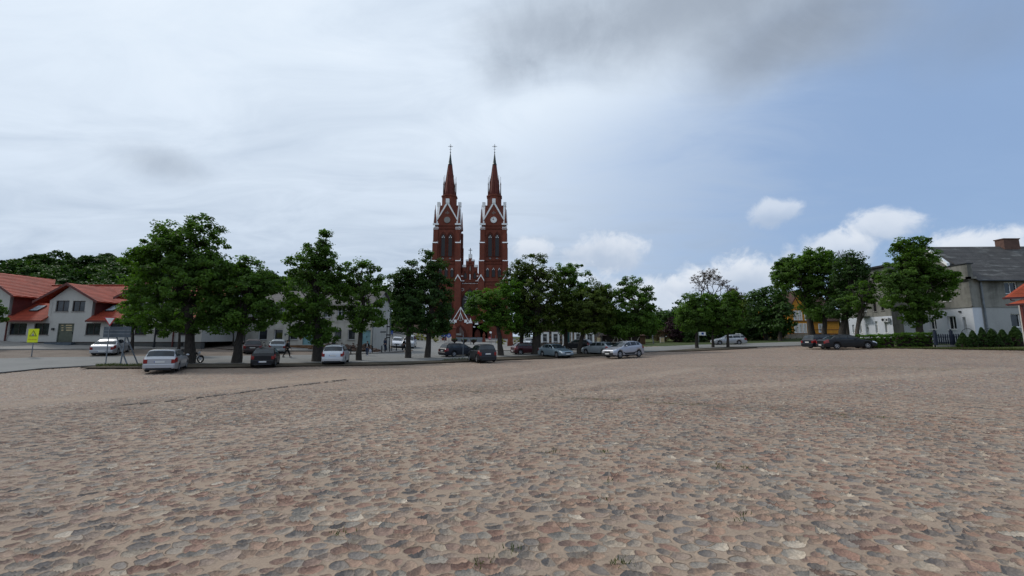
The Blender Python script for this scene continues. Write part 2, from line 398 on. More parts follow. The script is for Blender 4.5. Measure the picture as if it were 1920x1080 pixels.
def bark_mat():
    m, T, b = new_mat('bark'); p = pos(T)
    n = T.noise(T.vm('MULTIPLY', p, (1, 1, 0.22)), 14, 5, 0.65)
    T.put(b.inputs['Base Color'], T.ramp(n, [(0.3, (0.016, 0.013, 0.011)), (0.7, (0.062, 0.052, 0.042))])); b.inputs['Roughness'].default_value = 0.95
    bump(T, b, n, 0.04)
    m, T, b = new_mat('bark_pale'); p = pos(T)
    n = T.noise(T.vm('MULTIPLY', p, (1, 1, 0.22)), 14, 5, 0.65)
    T.put(b.inputs['Base Color'], T.ramp(n, [(0.3, (0.045, 0.038, 0.032)), (0.7, (0.12, 0.10, 0.082))])); b.inputs['Roughness'].default_value = 0.95
    bump(T, b, n, 0.04)
bark_mat()

# ground materials
def cobble_mat():
    m, T, b = new_mat('cobbles'); p = pos(T)
    m.displacement_method = 'BOTH'
    sp = T.node('ShaderNodeSeparateXYZ'); T.l.new(p, sp.inputs[0])
    xy = T.node('ShaderNodeCombineXYZ'); T.put(xy.inputs[0], sp.outputs[0]); T.put(xy.inputs[1], sp.outputs[1]); xy = xy.outputs[0]
    warp = T.noise(xy, 1.7, 2, 0.5, out='Color'); w2 = T.noise(xy, 9.0, 3, 0.6, out='Color')
    q = T.vm('ADD', xy, T.vm('SCALE', T.vm('SUBTRACT', warp, (0.5, 0.5, 0.5)), scale=0.22))
    q = T.vm('ADD', q, T.vm('SCALE', T.vm('SUBTRACT', w2, (0.5, 0.5, 0.5)), scale=0.038))
    rot = T.node('ShaderNodeMapping'); T.l.new(q, rot.inputs['Vector']); rot.inputs['Rotation'].default_value = (0, 0, R(-18)); rot.inputs['Scale'].default_value = (0.82, 1.12, 1)
    q = rot.outputs[0]
    SC = 7.8
    v = T.node('ShaderNodeTexVoronoi', voronoi_dimensions='2D'); T.l.new(q, v.inputs['Vector']); v.inputs['Scale'].default_value = SC; v.inputs['Randomness'].default_value = 0.92
    e = T.node('ShaderNodeTexVoronoi', voronoi_dimensions='2D', feature='DISTANCE_TO_EDGE'); T.l.new(q, e.inputs['Vector']); e.inputs['Scale'].default_value = SC; e.inputs['Randomness'].default_value = 0.92
    sc = T.node('ShaderNodeSeparateColor'); T.l.new(v.outputs['Color'], sc.inputs[0])
    r1, r2, r3 = sc.outputs
    fine = T.noise(p, 55, 5, 0.65); med = T.noise(p, 16, 4, 0.6)
    # sand: how much each place is filled with it
    big = T.noise(xy, 0.16, 4, 0.6, 0.4); mid = T.noise(xy, 0.9, 4, 0.6)
    fill = T.m('ADD', T.m('MULTIPLY', big, 0.6), T.m('MULTIPLY', mid, 0.4))
    # the worn sandy strip by the drain on the left and under the trees
    def band(ax, ay, bx, by, wdt):
        ux, uy = bx - ax, by - ay; L = math.hypot(ux, uy); nx, ny = -uy / L, ux / L
        dn = T.m('ABSOLUTE', T.m('ADD', T.m('MULTIPLY', sp.outputs[0], nx), T.m('ADD', T.m('MULTIPLY', sp.outputs[1], ny), -(ax * nx + ay * ny))))
        along = T.m('ADD', T.m('MULTIPLY', sp.outputs[0], ux / L), T.m('ADD', T.m('MULTIPLY', sp.outputs[1], uy / L), -(ax * ux + ay * uy) / L))
        return T.m('MULTIPLY', T.ss(T.m('ADD', dn, T.m('MULTIPLY', T.m('SUBTRACT', mid, 0.5), wdt * 0.8)), wdt * 0.4, wdt, 1, 0), T.m('MULTIPLY', T.ss(along, -3, 1), T.ss(along, L - 1, L + 3, 1, 0)))
    a1, a2 = gnd(60, 752), gnd(640, 707); b1, b2 = gnd(420, 693), gnd(860, 684)
    s_extra = T.m('MAXIMUM', band(a1.x, a1.y, a2.x, a2.y, 1.5), T.m('MULTIPLY', band(b1.x, b1.y, b2.x, b2.y, 2.5), 0.5))
    hstone = T.m('ADD', T.m('MULTIPLY', r3, 0.5), 0.5)               # each stone sits at its own height
    rad = T.m('ADD', 0.32, T.m('MULTIPLY', r2, 0.46))                # and has its own size
    rnd_e = T.m('SUBTRACT', rad, v.outputs['Distance'])
    edge = T.m('SMOOTH_MIN', T.m('MULTIPLY', rnd_e, 0.85), T.m('SUBTRACT', T.m('MULTIPLY', e.outputs['Distance'], 1.25), 0.012), 0.05)
    edge = T.m('ADD', edge, T.m('MULTIPLY', T.m('SUBTRACT', med, 0.5), 0.045))
    dome = T.m('POWER', T.ss(edge, -0.02, 0.30, 0, 1, 'LINEAR'), 0.55)
    hs = T.m('ADD', T.m('MULTIPLY', dome, T.m('MULTIPLY', hstone, 0.050)), T.m('MULTIPLY', fine, 0.004))
    lvl = T.m('ADD', 0.0095, T.m('MULTIPLY', T.m('SUBTRACT', fill, 0.45), 0.075))
    lvl = T.m('ADD', lvl, T.m('MULTIPLY', s_extra, 0.024))
    moat = T.m('MULTIPLY', T.ss(edge, -0.16, -0.03), T.ss(T.noise(xy, 5.0, 3, 0.6), 0.35, 0.6, 0.15, 1.0))   # grit washed out beside the stones
    lvl = T.m('SUBTRACT', lvl, T.m('MULTIPLY', moat, 0.007))
    sand_h = T.m('ADD', lvl, T.m('ADD', T.m('MULTIPLY', med, 0.003), T.m('MULTIPLY', fine, 0.0022)))
    h = T.m('SMOOTH_MAX', hs, sand_h, 0.002)
    is_stone = T.ss(T.m('SUBTRACT', hs, sand_h), -0.0012, 0.0035)
    stone = T.ramp(r1, [(0.0, (0.25, 0.165, 0.125)), (0.14, (0.215, 0.165, 0.145)), (0.28, (0.27, 0.160, 0.120)), (0.38, (0.185, 0.080, 0.062)), (0.46, (0.165, 0.095, 0.085)),
                        (0.54, (0.185, 0.190, 0.185)), (0.64, (0.235, 0.215, 0.195)), (0.73, (0.115, 0.122, 0.135)), (0.81, (0.052, 0.062, 0.080)), (0.88, (0.33, 0.29, 0.24)),
                        (0.93, (0.20, 0.105, 0.082)), (0.975, (0.46, 0.42, 0.36))], 'CONSTANT')
    stone = T.mix(0.40, stone, (0.255, 0.208, 0.168, 1))
    stone = T.mix(T.ss(fine, 0.3, 0.75), T.vm('SCALE', stone, scale=0.74), T.vm('SCALE', stone, scale=1.26))
    stone = T.mix(T.m('MULTIPLY', T.ss(med, 0.5, 0.75), 0.30), stone, (0.27, 0.215, 0.17, 1))
    sand = T.ramp(T.m('ADD', T.m('MULTIPLY', fine, 0.6), T.m('MULTIPLY', mid, 0.4)), [(0.3, (0.180, 0.138, 0.108)), (0.7, (0.315, 0.252, 0.202))])
    c = T.mix(T.m('MULTIPLY', is_stone, 0.95), sand, stone)
    # crevice shade painted into the joint soil, a dark rim beside the stones
    ring = T.m('MULTIPLY', T.ss(T.m('SUBTRACT', hs, sand_h), -0.010, -0.001, 0, 1), T.m('SUBTRACT', 1.0, is_stone))
    crevice_shade = T.m('ADD', 0.30, T.m('MULTIPLY', T.ss(T.noise(xy, 2.2, 4, 0.6), 0.45, 0.62), 0.65))
    c = T.mix(T.m('MULTIPLY', ring, crevice_shade), c, (0.060, 0.048, 0.036, 1))
    tone = T.noise(xy, 0.07, 4, 0.6); t2 = T.noise(xy, 0.45, 5, 0.65)
    c = T.mix(T.ss(tone, 0.35, 0.7, 0, 0.34), c, (0.170, 0.140, 0.125, 1))
    c = T.mix(T.ss(t2, 0.45, 0.72, 0, 0.35), c, T.vm('SCALE', c, scale=0.62))
    # worn seams with weeds and grit, and wheel tracks polished paler
    for (q0, q1, wd, st, cc) in [((860, 732), (1290, 758), .22, .55, (0.062, 0.058, 0.030)), ((1130, 708), (1300, 701), .16, .5, (0.075, 0.060, 0.045)), ((1420, 765), (1660, 781), .16, .45, (0.062, 0.054, 0.036)),
                                 ((1740, 779), (1915, 790), .07, .8, (0.06, 0.045, 0.035)), ((195, 762), (655, 711), .28, .5, (0.085, 0.068, 0.052)), ((1330, 685), (1800, 690), 1.6, .30, (0.085, 0.085, 0.045))]:
        g0, g1 = gnd(*q0), gnd(*q1)
        c = T.mix(T.m('MULTIPLY', T.m('MULTIPLY', band(g0.x, g0.y, g1.x, g1.y, wd), T.ss(T.noise(xy, 3.0, 4, 0.65), 0.38, 0.60)), st), c, (*cc, 1))
    for (q0, q1) in [((700, 760), (1880, 690)), ((500, 800), (1300, 690)), ((640, 735), (1180, 672))]:
        g0, g1 = gnd(*q0), gnd(*q1)
        c = T.mix(T.m('MULTIPLY', band(g0.x, g0.y, g1.x, g1.y, .9), .28), c, (0.33, 0.27, 0.22, 1))
    c = T.mix(1.0, c, (1.20, 1.15, 1.07, 1), 'MULTIPLY')
    T.put(b.inputs['Base Color'], c)
    T.put(b.inputs['Roughness'], T.mix(is_stone, 0.97, 0.72)); b.inputs['Specular IOR Level'].default_value = 0.25
    dn = T.node('ShaderNodeDisplacement'); dn.inputs['Midlevel'].default_value = 0.0; dn.inputs['Scale'].default_value = 1.0
    T.put(dn.inputs['Height'], h); T.l.new(dn.outputs[0], T.n['Material Output'].inputs['Displacement'])
cobble_mat()

def soil_mat(name, c1, c2, c3, s=0.5, b_amt=0.02):
    m, T, b = new_mat(name); p = pos(T)
    n = T.noise(p, s, 6, 0.65, 0.3); n2 = T.noise(p, s * 14, 5, 0.65); n3 = T.noise(p, s * 60, 3, 0.6)
    c = T.ramp(T.m('ADD', T.m('MULTIPLY', n, 0.6), T.m('MULTIPLY', n2, 0.4)), [(0.35, c1), (0.5, c2), (0.68, c3)])
    c = T.mix(T.ss(n3, 0.3, 0.75, 0.0, 0.4), c, tuple(x * 0.6 for x in c1) + (1,))
    T.put(b.inputs['Base Color'], c); b.inputs['Roughness'].default_value = 0.95; b.inputs['Specular IOR Level'].default_value = 0.15
    bump(T, b, T.m('ADD', n2, T.m('MULTIPLY', n3, 0.5)), b_amt)
    return m
soil_mat('far_ground', (0.035, 0.05, 0.018), (0.055, 0.075, 0.025), (0.09, 0.085, 0.045), 0.15, 0.03)
soil_mat('dirt_cobble', (0.13, 0.105, 0.085), (0.19, 0.155, 0.128), (0.25, 0.21, 0.175), 0.6, 0.03)
soil_mat('tree_soil', (0.050, 0.042, 0.030), (0.085, 0.070, 0.050), (0.12, 0.10, 0.072), 0.9, 0.03)
soil_mat('lawn', (0.045, 0.062, 0.018), (0.070, 0.088, 0.024), (0.11, 0.105, 0.045), 0.7, 0.03)
soil_mat('asphalt', (0.185, 0.185, 0.178), (0.215, 0.213, 0.203), (0.255, 0.250, 0.235), 0.35, 0.004)
soil_mat('asphalt_dark', (0.10, 0.10, 0.098), (0.125, 0.124, 0.12), (0.15, 0.148, 0.14), 0.35, 0.004)
soil_mat('paving', (0.22, 0.21, 0.19), (0.27, 0.255, 0.235), (0.32, 0.305, 0.28), 0.8, 0.006)
soil_mat('rubble_stone', (0.10, 0.055, 0.040), (0.19, 0.125, 0.095), (0.31, 0.27, 0.23), 1.6, 0.02)

# ---------------------------------------------------------------- mesh helpers
class MB:
    """collects shapes (world or local coordinates) and links them as ONE mesh object"""
    def __init__(self): self.v = []; self.f = []; self.mi = []; self.cur = 0; self.pc = []
    def add(self, vs, fs):
        o = len(self.v); fo = len(self.f); self.v += [tuple(x) for x in vs]; self.f += [tuple(i + o for i in f) for f in fs]; self.mi += [self.cur] * len(fs); self.pc.append((o, len(self.v), fo, len(self.f)))
        return self
    def box(self, x0, x1, y0, y1, z0, z1):
        return self.add([(x0,y0,z0),(x1,y0,z0),(x1,y1,z0),(x0,y1,z0),(x0,y0,z1),(x1,y0,z1),(x1,y1,z1),(x0,y1,z1)],
                        [(0,3,2,1),(4,5,6,7),(0,1,5,4),(1,2,6,5),(2,3,7,6),(3,0,4,7)])
    def obox(self, c, a, b, d):
        """box about c with half-axes a, b, d"""
        c, a, b, d = Vector(c), Vector(a), Vector(b), Vector(d)
        P = [c - a - b - d, c + a - b - d, c + a + b - d, c - a + b - d, c - a - b + d, c + a - b + d, c + a + b + d, c - a + b + d]
        return self.add(P, [(0,3,2,1),(4,5,6,7),(0,1,5,4),(1,2,6,5),(2,3,7,6),(3,0,4,7)])
    def bar(self, p0, p1, w, t, up=(0, 0, 1)):
        p0, p1 = Vector(p0), Vector(p1); d = (p1 - p0); n = d.normalized(); s = n.cross(Vector(up))
        if s.length < 1e-4: s = n.cross(Vector((0, 1, 0)))
        s.normalize(); u = s.cross(n)
        return self.obox((p0 + p1) / 2, s * (w / 2), d / 2, u * (t / 2))
    def quad(self, a, b, c, d): return self.add([a, b, c, d], [(0, 1, 2, 3)])
    def poly(self, pts): return self.add(pts, [tuple(range(len(pts)))])
    def prism(self, pts, off):
        """extrude a planar polygon by a vector"""
        n = len(pts); off = Vector(off); P = [Vector(p) for p in pts]
        return self.add(P + [p + off for p in P], [tuple(range(n))[::-1], tuple(range(n, 2 * n))] + [(i, (i + 1) % n, n + (i + 1) % n, n + i) for i in range(n)])
    def tube(self, pts, rad, n=8, cap=True):
        pts = [Vector(p) for p in pts]; k = len(pts)
        if isinstance(rad, (int, float)): rad = [rad] * k
        vs = []; a = None
        for i, p in enumerate(pts):
            t = (pts[min(i + 1, k - 1)] - pts[max(i - 1, 0)]).normalized()
            if a is None:
                a = t.cross(Vector((0, 1, 0)))
                if a.length < 0.3: a = t.cross(Vector((1, 0, 0)))
            else: a = a - t * a.dot(t)
            a.normalize(); b = t.cross(a)
            for j in range(n):
                g = 2 * math.pi * j / n; vs.append(p + (a * math.cos(g) + b * math.sin(g)) * rad[i])
        fs = [(i * n + j, i * n + (j + 1) % n, (i + 1) * n + (j + 1) % n, (i + 1) * n + j) for i in range(k - 1) for j in range(n)]
        if cap: fs += [tuple(range(n))[::-1], tuple(range((k - 1) * n, k * n))]
        return self.add(vs, fs)
    def lathe(self, prof, c=(0, 0, 0), n=16, axis='Z', cap=True, rot=0.0):
        vs = []; c = Vector(c)
        for (r, h) in prof:
            for j in range(n):
                g = 2 * math.pi * (j + 0.5 * (rot == -1)) / n + (rot if rot != -1 else 0); a, b = r * math.cos(g), r * math.sin(g)
                vs.append(c + (Vector((a, b, h)) if axis == 'Z' else Vector((a, h, b)) if axis == 'Y' else Vector((h, a, b))))
        k = len(prof)
        fs = [(i * n + j, i * n + (j + 1) % n, (i + 1) * n + (j + 1) % n, (i + 1) * n + j) for i in range(k - 1) for j in range(n)]
        if cap: fs += [tuple(range(n))[::-1], tuple(range((k - 1) * n, k * n))]
        return self.add(vs, fs)
    def sphere(self, c, r, n=10, k=7):
        if isinstance(r, (int, float)): r = (r, r, r)
        vs = []; c = Vector(c)
        for i in range(k + 1):
            t = math.pi * i / k; s = max(math.sin(t), 0.02)
            for j in range(n):
                g = 2 * math.pi * j / n; vs.append(c + Vector((r[0] * s * math.cos(g), r[1] * s * math.sin(g), r[2] * math.cos(t))))
        return self.add(vs, [(i * n + j, (i + 1) * n + j, (i + 1) * n + (j + 1) % n, i * n + (j + 1) % n) for i in range(k) for j in range(n)])
    def build_each(self, name, mats, parent=None, **k):
        """every shape that was added becomes a part of its own"""
        for (v0, v1, f0, f1) in self.pc:
            q = MB(); q.v = self.v[v0:v1]; q.f = [tuple(i - v0 for i in f) for f in self.f[f0:f1]]; q.mi = [0] * len(q.f); q.build(name, mats, parent, **k)
    def build(self, name, mats, parent=None, off=None, smooth=False, recalc=True, bevel=0):
        me = bpy.data.meshes.new(name)
        o3 = Vector(off) if off is not None else (parent_origin(parent) if parent is not None else Vector((0, 0, 0)))
        me.from_pydata([(x[0] - o3.x, x[1] - o3.y, x[2] - o3.z) for x in self.v], [], self.f)
        if isinstance(mats, str): mats = [mats]
        for m in mats: me.materials.append(MATS[m])
        if len(mats) > 1: me.polygons.foreach_set('material_index', self.mi)
        if recalc:
            bm = bmesh.new(); bm.from_mesh(me); bmesh.ops.recalc_face_normals(bm, faces=bm.faces); bm.to_mesh(me); bm.free()
        if smooth:
            me.polygons.foreach_set('use_smooth', [True] * len(me.polygons))
            try: me.set_sharp_from_angle(angle=R(38 if smooth is True else smooth))
            except Exception: pass
        o = bpy.data.objects.new(name, me); COL.objects.link(o)
        if parent is not None: o.parent = parent
        if bevel:
            md = o.modifiers.new('bevel', 'BEVEL'); md.width = bevel; md.segments = 1; md.limit_method = 'ANGLE'
        return o

ORG = {}
def parent_origin(p):
    while p.parent is not None: p = p.parent
    return ORG.get(p.name, Vector((0, 0, 0)))
def tag(o, label=None, cat=None, group=None, kind=None):
    if label: o['label'] = label
    if cat: o['category'] = cat
    if group: o['group'] = group
    if kind: o['kind'] = kind
    return o
def thing(name, label, cat, loc=(0, 0, 0), rotz=0.0, group=None, world=True):
    """Empty at the thing's base; with world=True its parts are written in world coordinates"""
    o = bpy.data.objects.new(name, None); COL.objects.link(o); o.empty_display_size = 0.3
    o.location = loc; o.rotation_euler = (0, 0, rotz)
    if world: ORG[o.name] = Vector(loc)
    return tag(o, label, cat, group)
def kids(o): return [c for c in KID.get(o.name, [])]
def copy_tree(o, parent=None):
    c = o.copy(); COL.objects.link(c); c.parent = parent
    for ch in [x for x in o.children]: copy_tree(ch, c)
    return c
def np_mesh(name, verts, quads, mat, parent=None, face_attr=None, smooth=False, off=None):
    """fast mesh from numpy arrays; quads is (n,4) or (n,3)"""
    me = bpy.data.meshes.new(name); nv = len(verts); nf, k = quads.shape
    verts = np.asarray(verts, dtype=np.float32)
    if off is None and parent is not None: off = parent_origin(parent)
    if off is not None: verts = verts - np.array([off[0], off[1], off[2]], dtype=np.float32)
    me.vertices.add(nv); me.vertices.foreach_set('co', verts.ravel())
    me.loops.add(nf * k); me.loops.foreach_set('vertex_index', quads.astype(np.int32).ravel())
    me.polygons.add(nf); me.polygons.foreach_set('loop_start', np.arange(0, nf * k, k, dtype=np.int32))
    try: me.polygons.foreach_set('loop_total', np.full(nf, k, dtype=np.int32))
    except Exception: pass
    me.update(calc_edges=True); me.validate()
    if face_attr is not None and len(me.polygons) == nf:
        a = me.attributes.new('tint', 'FLOAT', 'FACE'); a.data.foreach_set('value', face_attr.astype(np.float32))
    if smooth: me.polygons.foreach_set('use_smooth', np.ones(len(me.polygons), dtype=bool))
    me.materials.append(MATS[mat])
    o = bpy.data.objects.new(name, me); COL.objects.link(o)
    if parent is not None: o.parent = parent
    return o

# ---------------------------------------------------------------- ground
def grid_obj(name, xs, ys, zfun, mat, kind='structure', label=None, cat=None):
    X, Y = np.meshgrid(xs, ys); Z = zfun(X, Y); n, m = X.shape
    idx = np.arange(n * m).reshape(n, m)
    q = np.stack([idx[:-1, :-1], idx[:-1, 1:], idx[1:, 1:], idx[1:, :-1]], -1).reshape(-1, 4)
    o = np_mesh(name, np.stack([X, Y, Z], -1).reshape(-1, 3), q, mat, smooth=True)
    return tag(o, label, cat, kind=kind)

def make_ground():
    xs = np.concatenate([-np.geomspace(3000, 152, 14), np.arange(-150, 151, 3.0), np.geomspace(152, 3000, 14)])
    ys = np.concatenate([-np.geomspace(3000, 62, 10), np.arange(-60, 201, 3.0), np.geomspace(203, 3000, 14)])
    grid_obj('ground', xs, ys, lambda x, y: gz_np(x, y) - 0.10, 'far_ground', label='open ground reaching out to the horizon', cat='ground')
    # the cobbled square as one polar sheet: fine near the camera so that the stones are real relief
    rs = [1.2]
    while rs[-1] < 17: rs.append(rs[-1] + max(0.011, min(0.030, rs[-1] ** 2 * 0.0009)))
    while rs[-1] < 75: rs.append(rs[-1] + min(1.0, 0.05 + (rs[-1] - 17) * 0.05))
    rs = np.array(rs); fine = np.arange(-57, 57.01, 0.085)
    ang = np.radians(np.concatenate([fine, np.arange(60, 301, 4.0)]))
    Rr, A = np.meshgrid(rs, ang, indexing='ij'); n, m = Rr.shape
    X, Y = Rr * np.sin(A), Rr * np.cos(A)
    Z = gz_np(X, Y) - 0.03 * np.clip((Rr - 14) / 8, 0, 1)
    idx = np.arange(n * m).reshape(n, m); nx = np.roll(idx, -1, axis=1)
    q = np.stack([idx[:-1, :], idx[1:, :], nx[1:, :], nx[:-1, :]], -1)
    # leave out what lies beyond the street on the far side
    V = np.stack([X, Y, Z], -1).reshape(-1, 3)
    cent = Y[:-1, :]; keep = (cent < 62) & (np.abs(X[:-1, :]) < 62)
    q = q[keep].reshape(-1, 4)
    c0 = len(V); V = np.vstack([V, [[0, 0, gz(0, 0)]]])
    tri = [(c0, idx[0, (j + 1) % m], idx[0, j], idx[0, j]) for j in range(m)]
    used = np.unique(q); remap = -np.ones(len(V), dtype=np.int64); remap[used] = np.arange(len(used))
    o = np_mesh('cobbled_square', V[used], remap[q], 'cobbles', smooth=True)
    tag(o, 'wide sloping market square paved with rounded fieldstones in sand', 'square', kind='structure')
make_ground()

def drape(name, poly, mat, dz, step=0.8, kind='structure', label=None, cat=None, edge=0.0, inner=None):
    """sheet over a polygon (world xy), following the land"""
    P = np.array([(p[0], p[1]) for p in poly]); x0, y0 = P.min(0); x1, y1 = P.max(0)
    xs = np.arange(x0, x1 + step, step); ys = np.arange(y0, y1 + step, step)
    def inside(x, y):
        c = np.zeros(np.shape(x), bool); n = len(P)
        for i in range(n):
            (ax, ay), (bx, by) = P[i], P[(i + 1) % n]
            if ay == by: continue
            c ^= ((ay > y) != (by > y)) & (x < (bx - ax) * (y - ay) / (by - ay) + ax)
        return c
    bm = bmesh.new(); verts = [bm.verts.new((p[0], p[1], 0)) for p in P]; bm.faces.new(verts)
    for x in xs[1:-1]: bmesh.ops.bisect_plane(bm, geom=bm.verts[:] + bm.edges[:] + bm.faces[:], plane_co=(x, 0, 0), plane_no=(1, 0, 0))
    for y in ys[1:-1]: bmesh.ops.bisect_plane(bm, geom=bm.verts[:] + bm.edges[:] + bm.faces[:], plane_co=(0, y, 0), plane_no=(0, 1, 0))
    co = np.array([v.co[:] for v in bm.verts]); z = gz_np(co[:, 0], co[:, 1]) + dz
    for v, zz in zip(bm.verts, z): v.co.z = zz
    if edge:      # a visible thickness at the rim
        be = [e for e in bm.edges if e.is_boundary]
        ret = bmesh.ops.extrude_edge_only(bm, edges=be)
        for g in ret['geom']:
            if isinstance(g, bmesh.types.BMVert): g.co.z -= edge
    bmesh.ops.recalc_face_normals(bm, faces=bm.faces)
    me = bpy.data.meshes.new(name); bm.to_mesh(me); bm.free(); me.materials.append(MATS[mat])
    o = bpy.data.objects.new(name, me); COL.objects.link(o)
    return tag(o, label, cat, kind=kind)

def pxpoly(lst): return [gnd(x, y) for x, y in lst]

def roads():
    near = [(-40, 707), (0, 699), (80, 691), (190, 685), (380, 682.5), (560, 681), (740, 679), (830, 676), (900, 671), (1000, 667), (1100, 663), (1200, 661), (1300, 654), (1400, 650.5), (1480, 648.5), (1600, 645)]
    far = [(1600, 640.5), (1480, 641.5), (1300, 647), (1215, 651), (1120, 653), (1040, 654), (1005, 656.5), (870, 656.5)]
    farl = [(770, 661), (650, 666), (560, 666), (470, 667.5), (380, 668), (200, 669), (60, 671), (0, 673), (-40, 675)]
    mid = [(860, 650), (780, 650.5)]
    drape('road', pxpoly(near + far + mid + farl), 'asphalt', 0.035, edge=0.05, label='grey asphalt street running along the far side of the square', cat='road')
    # street and forecourt in front of the church
    a, b = gnd(772, 655), gnd(1008, 658)
    drape('church_street', [(a.x - 2, 58), (b.x + 2, 58), (12, 96), (-34, 96)], 'asphalt', 0.028, step=1.5, label='asphalt street leading up to the church', cat='road')
    drape('forecourt', [(-46, 96.1), (26, 96.1), (26, 160), (-46, 160)], 'paving', 0.03, step=4, label='paved forecourt in front of the brick church', cat='pavement')
    # cobbled parking strip before the left houses and the lane between them
    drape('parking_strip', pxpoly([(-40, 675), (0, 673), (200, 669), (380, 668), (470, 667.5), (470, 659), (380, 655), (300, 655.5), (0, 656.8), (-40, 657)]), 'dirt_cobble', 0.03, label='dusty cobbled parking strip before the red roofed house', cat='pavement')
    drape('parking_bay', pxpoly([(470, 667.4), (560, 665.9), (650, 665.9), (650, 661), (470, 660)]), 'dirt_cobble', 0.028, label='dusty parking bay before the old white house', cat='pavement')
    drape('lane', [(-34.6, 46.4), (-27.6, 46.4), (-29.5, 62), (-40, 84), (-50, 84), (-36.5, 60)], 'dirt_cobble', 0.034, label='dusty lane climbing between the two left houses', cat='road')
    # pavements with kerbs
    drape('pavement', pxpoly([(-40, 656.2), (140, 655.8), (290, 655), (350, 654), (372, 651.5)]) + [Vector((-36.2, 45.3, 0)), Vector((-62, 45.3, 0))], 'paving', 0.12, label='narrow kerbed pavement along the red roofed house', cat='pavement', edge=0.14)
    drape('pavement', pxpoly([(455, 659), (600, 658.5), (650, 660.5), (655, 664.5), (700, 664), (758, 659.5), (752, 655), (722, 653.5)]) + [Vector((-18.6, 51.4, 0)), Vector((-35.5, 51.4, 0))], 'paving', 0.12, label='kerbed pavement before the old white house', cat='pavement', edge=0.14)
    drape('traffic_island', pxpoly([(868, 657.2), (900, 655.6), (1000, 655.4), (1004, 657.2), (950, 658.6)]), 'paving', 0.13, label='low kerbed traffic island by the brick pillar', cat='traffic island', edge=0.14)
    # soil bank under the tree row
    drape('tree_strip', pxpoly([(150, 691), (290, 690), (420, 689.5), (560, 686.5), (740, 684), (900, 677), (1010, 672.5), (1100, 668), (1180, 664.5),
                                (1170, 661.3), (1100, 663.5), (1000, 667.5), (900, 671.5), (830, 676.5), (740, 679.5), (560, 681.5), (380, 683), (190, 685.5)]), 'tree_soil', 0.06, step=0.5, edge=0.05, label='bare earth strip between the street and the square', cat='ground')
    drape('tree_strip', pxpoly([(1235, 659), (1300, 658.2), (1380, 654.5), (1420, 651.6), (1420, 650.4), (1370, 651.2), (1300, 654.6)]), 'tree_soil', 0.06, step=0.5, edge=0.05, label='bare earth strip under the three round trees', cat='ground')
    # lawn on the right, before the cones and hedge, and around the far gardens
    drape('lawn', pxpoly([(1575, 649.5), (1640, 652.3), (1760, 654), (1860, 655.5), (1990, 657.5)]) + [Vector((72, 36, 0)), Vector((72, 75, 0)), Vector((54, 75, 0))], 'lawn', 0.05, step=1.0, label='mown verge and gardens before the grey house', cat='lawn')
    drape('lawn', [(-5, 74), (36, 76), (54, 80), (110, 90), (110, 180), (28, 180), (28, 90)], 'lawn', 0.02, step=4, label='garden ground behind the far trees', cat='lawn')
roads()

# the old drain line that crosses the square on the left
def drain():
    m = MB(); rnd = random.Random(4)
    pts = [gnd(x, y) for x, y in [(195, 761), (260, 757), (330, 750), (400, 742), (470, 733), (540, 724), (600, 716.5), (650, 711)]]
    for a, b in zip(pts[:-1], pts[1:]):
        L = (b - a).length; n = max(1, int(L / 0.24)); d = (b - a) / n
        for i in range(n):
            c = a + d * (i + 0.5); c.z = gz(c.x, c.y) - 0.010 + rnd.uniform(-.010, .006)
            dn = d.normalized(); s = Vector((-dn.y, dn.x, 0))
            if rnd.random() < 0.12: continue
            m.obox(c + s * rnd.uniform(-.02, .02), dn * (d.length * rnd.uniform(.38, .47)), s * rnd.uniform(.018, .034), Vector((0, 0, .020)))
    tag(m.build('drain_kerb', 'drain_stone', bevel=0.012), 'row of worn kerbstones edging the old drain across the square', 'kerb', kind='structure')
drain()

# ---------------------------------------------------------------- vegetation
def leaves_mesh(name, centers, radii, n_per, leaf, rng, mat, parent, flat=0.62, droop=0.25, tint_c=None, crown_c=None, off=None):
    """many small leaf faces gathered in clumps"""
    N = len(centers) * n_per
    C = np.repeat(centers, n_per, 0); Rd = np.repeat(radii, n_per)
    g = rng.normal(size=(N, 3)); g /= np.linalg.norm(g, axis=1)[:, None]
    g *= (rng.random(N) ** 0.45)[:, None]
    P = C + g * Rd[:, None] * np.array([1, 1, flat])
    out = g.copy()
    if crown_c is not None:
        d = P - crown_c; d /= (np.linalg.norm(d, axis=1)[:, None] + 1e-6); out = out * 0.5 + d * 0.7
    nrm = out + rng.normal(size=(N, 3)) * 0.55 + np.array([0, 0, 0.55]); nrm /= np.linalg.norm(nrm, axis=1)[:, None]
    t = rng.normal(size=(N, 3)); t -= (t * nrm).sum(1)[:, None] * nrm; t /= np.linalg.norm(t, axis=1)[:, None]
    t[:, 2] -= droop; t /= np.linalg.norm(t, axis=1)[:, None]
    b = np.cross(nrm, t); b /= np.linalg.norm(b, axis=1)[:, None]
    s = leaf * (0.65 + 0.7 * rng.random(N))
    a = (t * s[:, None]); w = b * (s * 0.42)[:, None]; sag = nrm * (s * 0.16)[:, None]
    V = np.empty((N, 4, 3)); V[:, 0] = P - a * 0.5 - sag; V[:, 1] = P + w + sag * 0.4; V[:, 2] = P + a * 0.5 - sag; V[:, 3] = P - w + sag * 0.4
    q = np.arange(N * 4).reshape(N, 4)
    tc = np.repeat(tint_c if tint_c is not None else rng.random(len(centers)), n_per)
    tint = np.clip(tc * 0.6 + rng.random(N) * 0.5, 0, 1)
    return np_mesh(name, V.reshape(-1, 3), q, mat, parent, face_attr=tint, off=off)

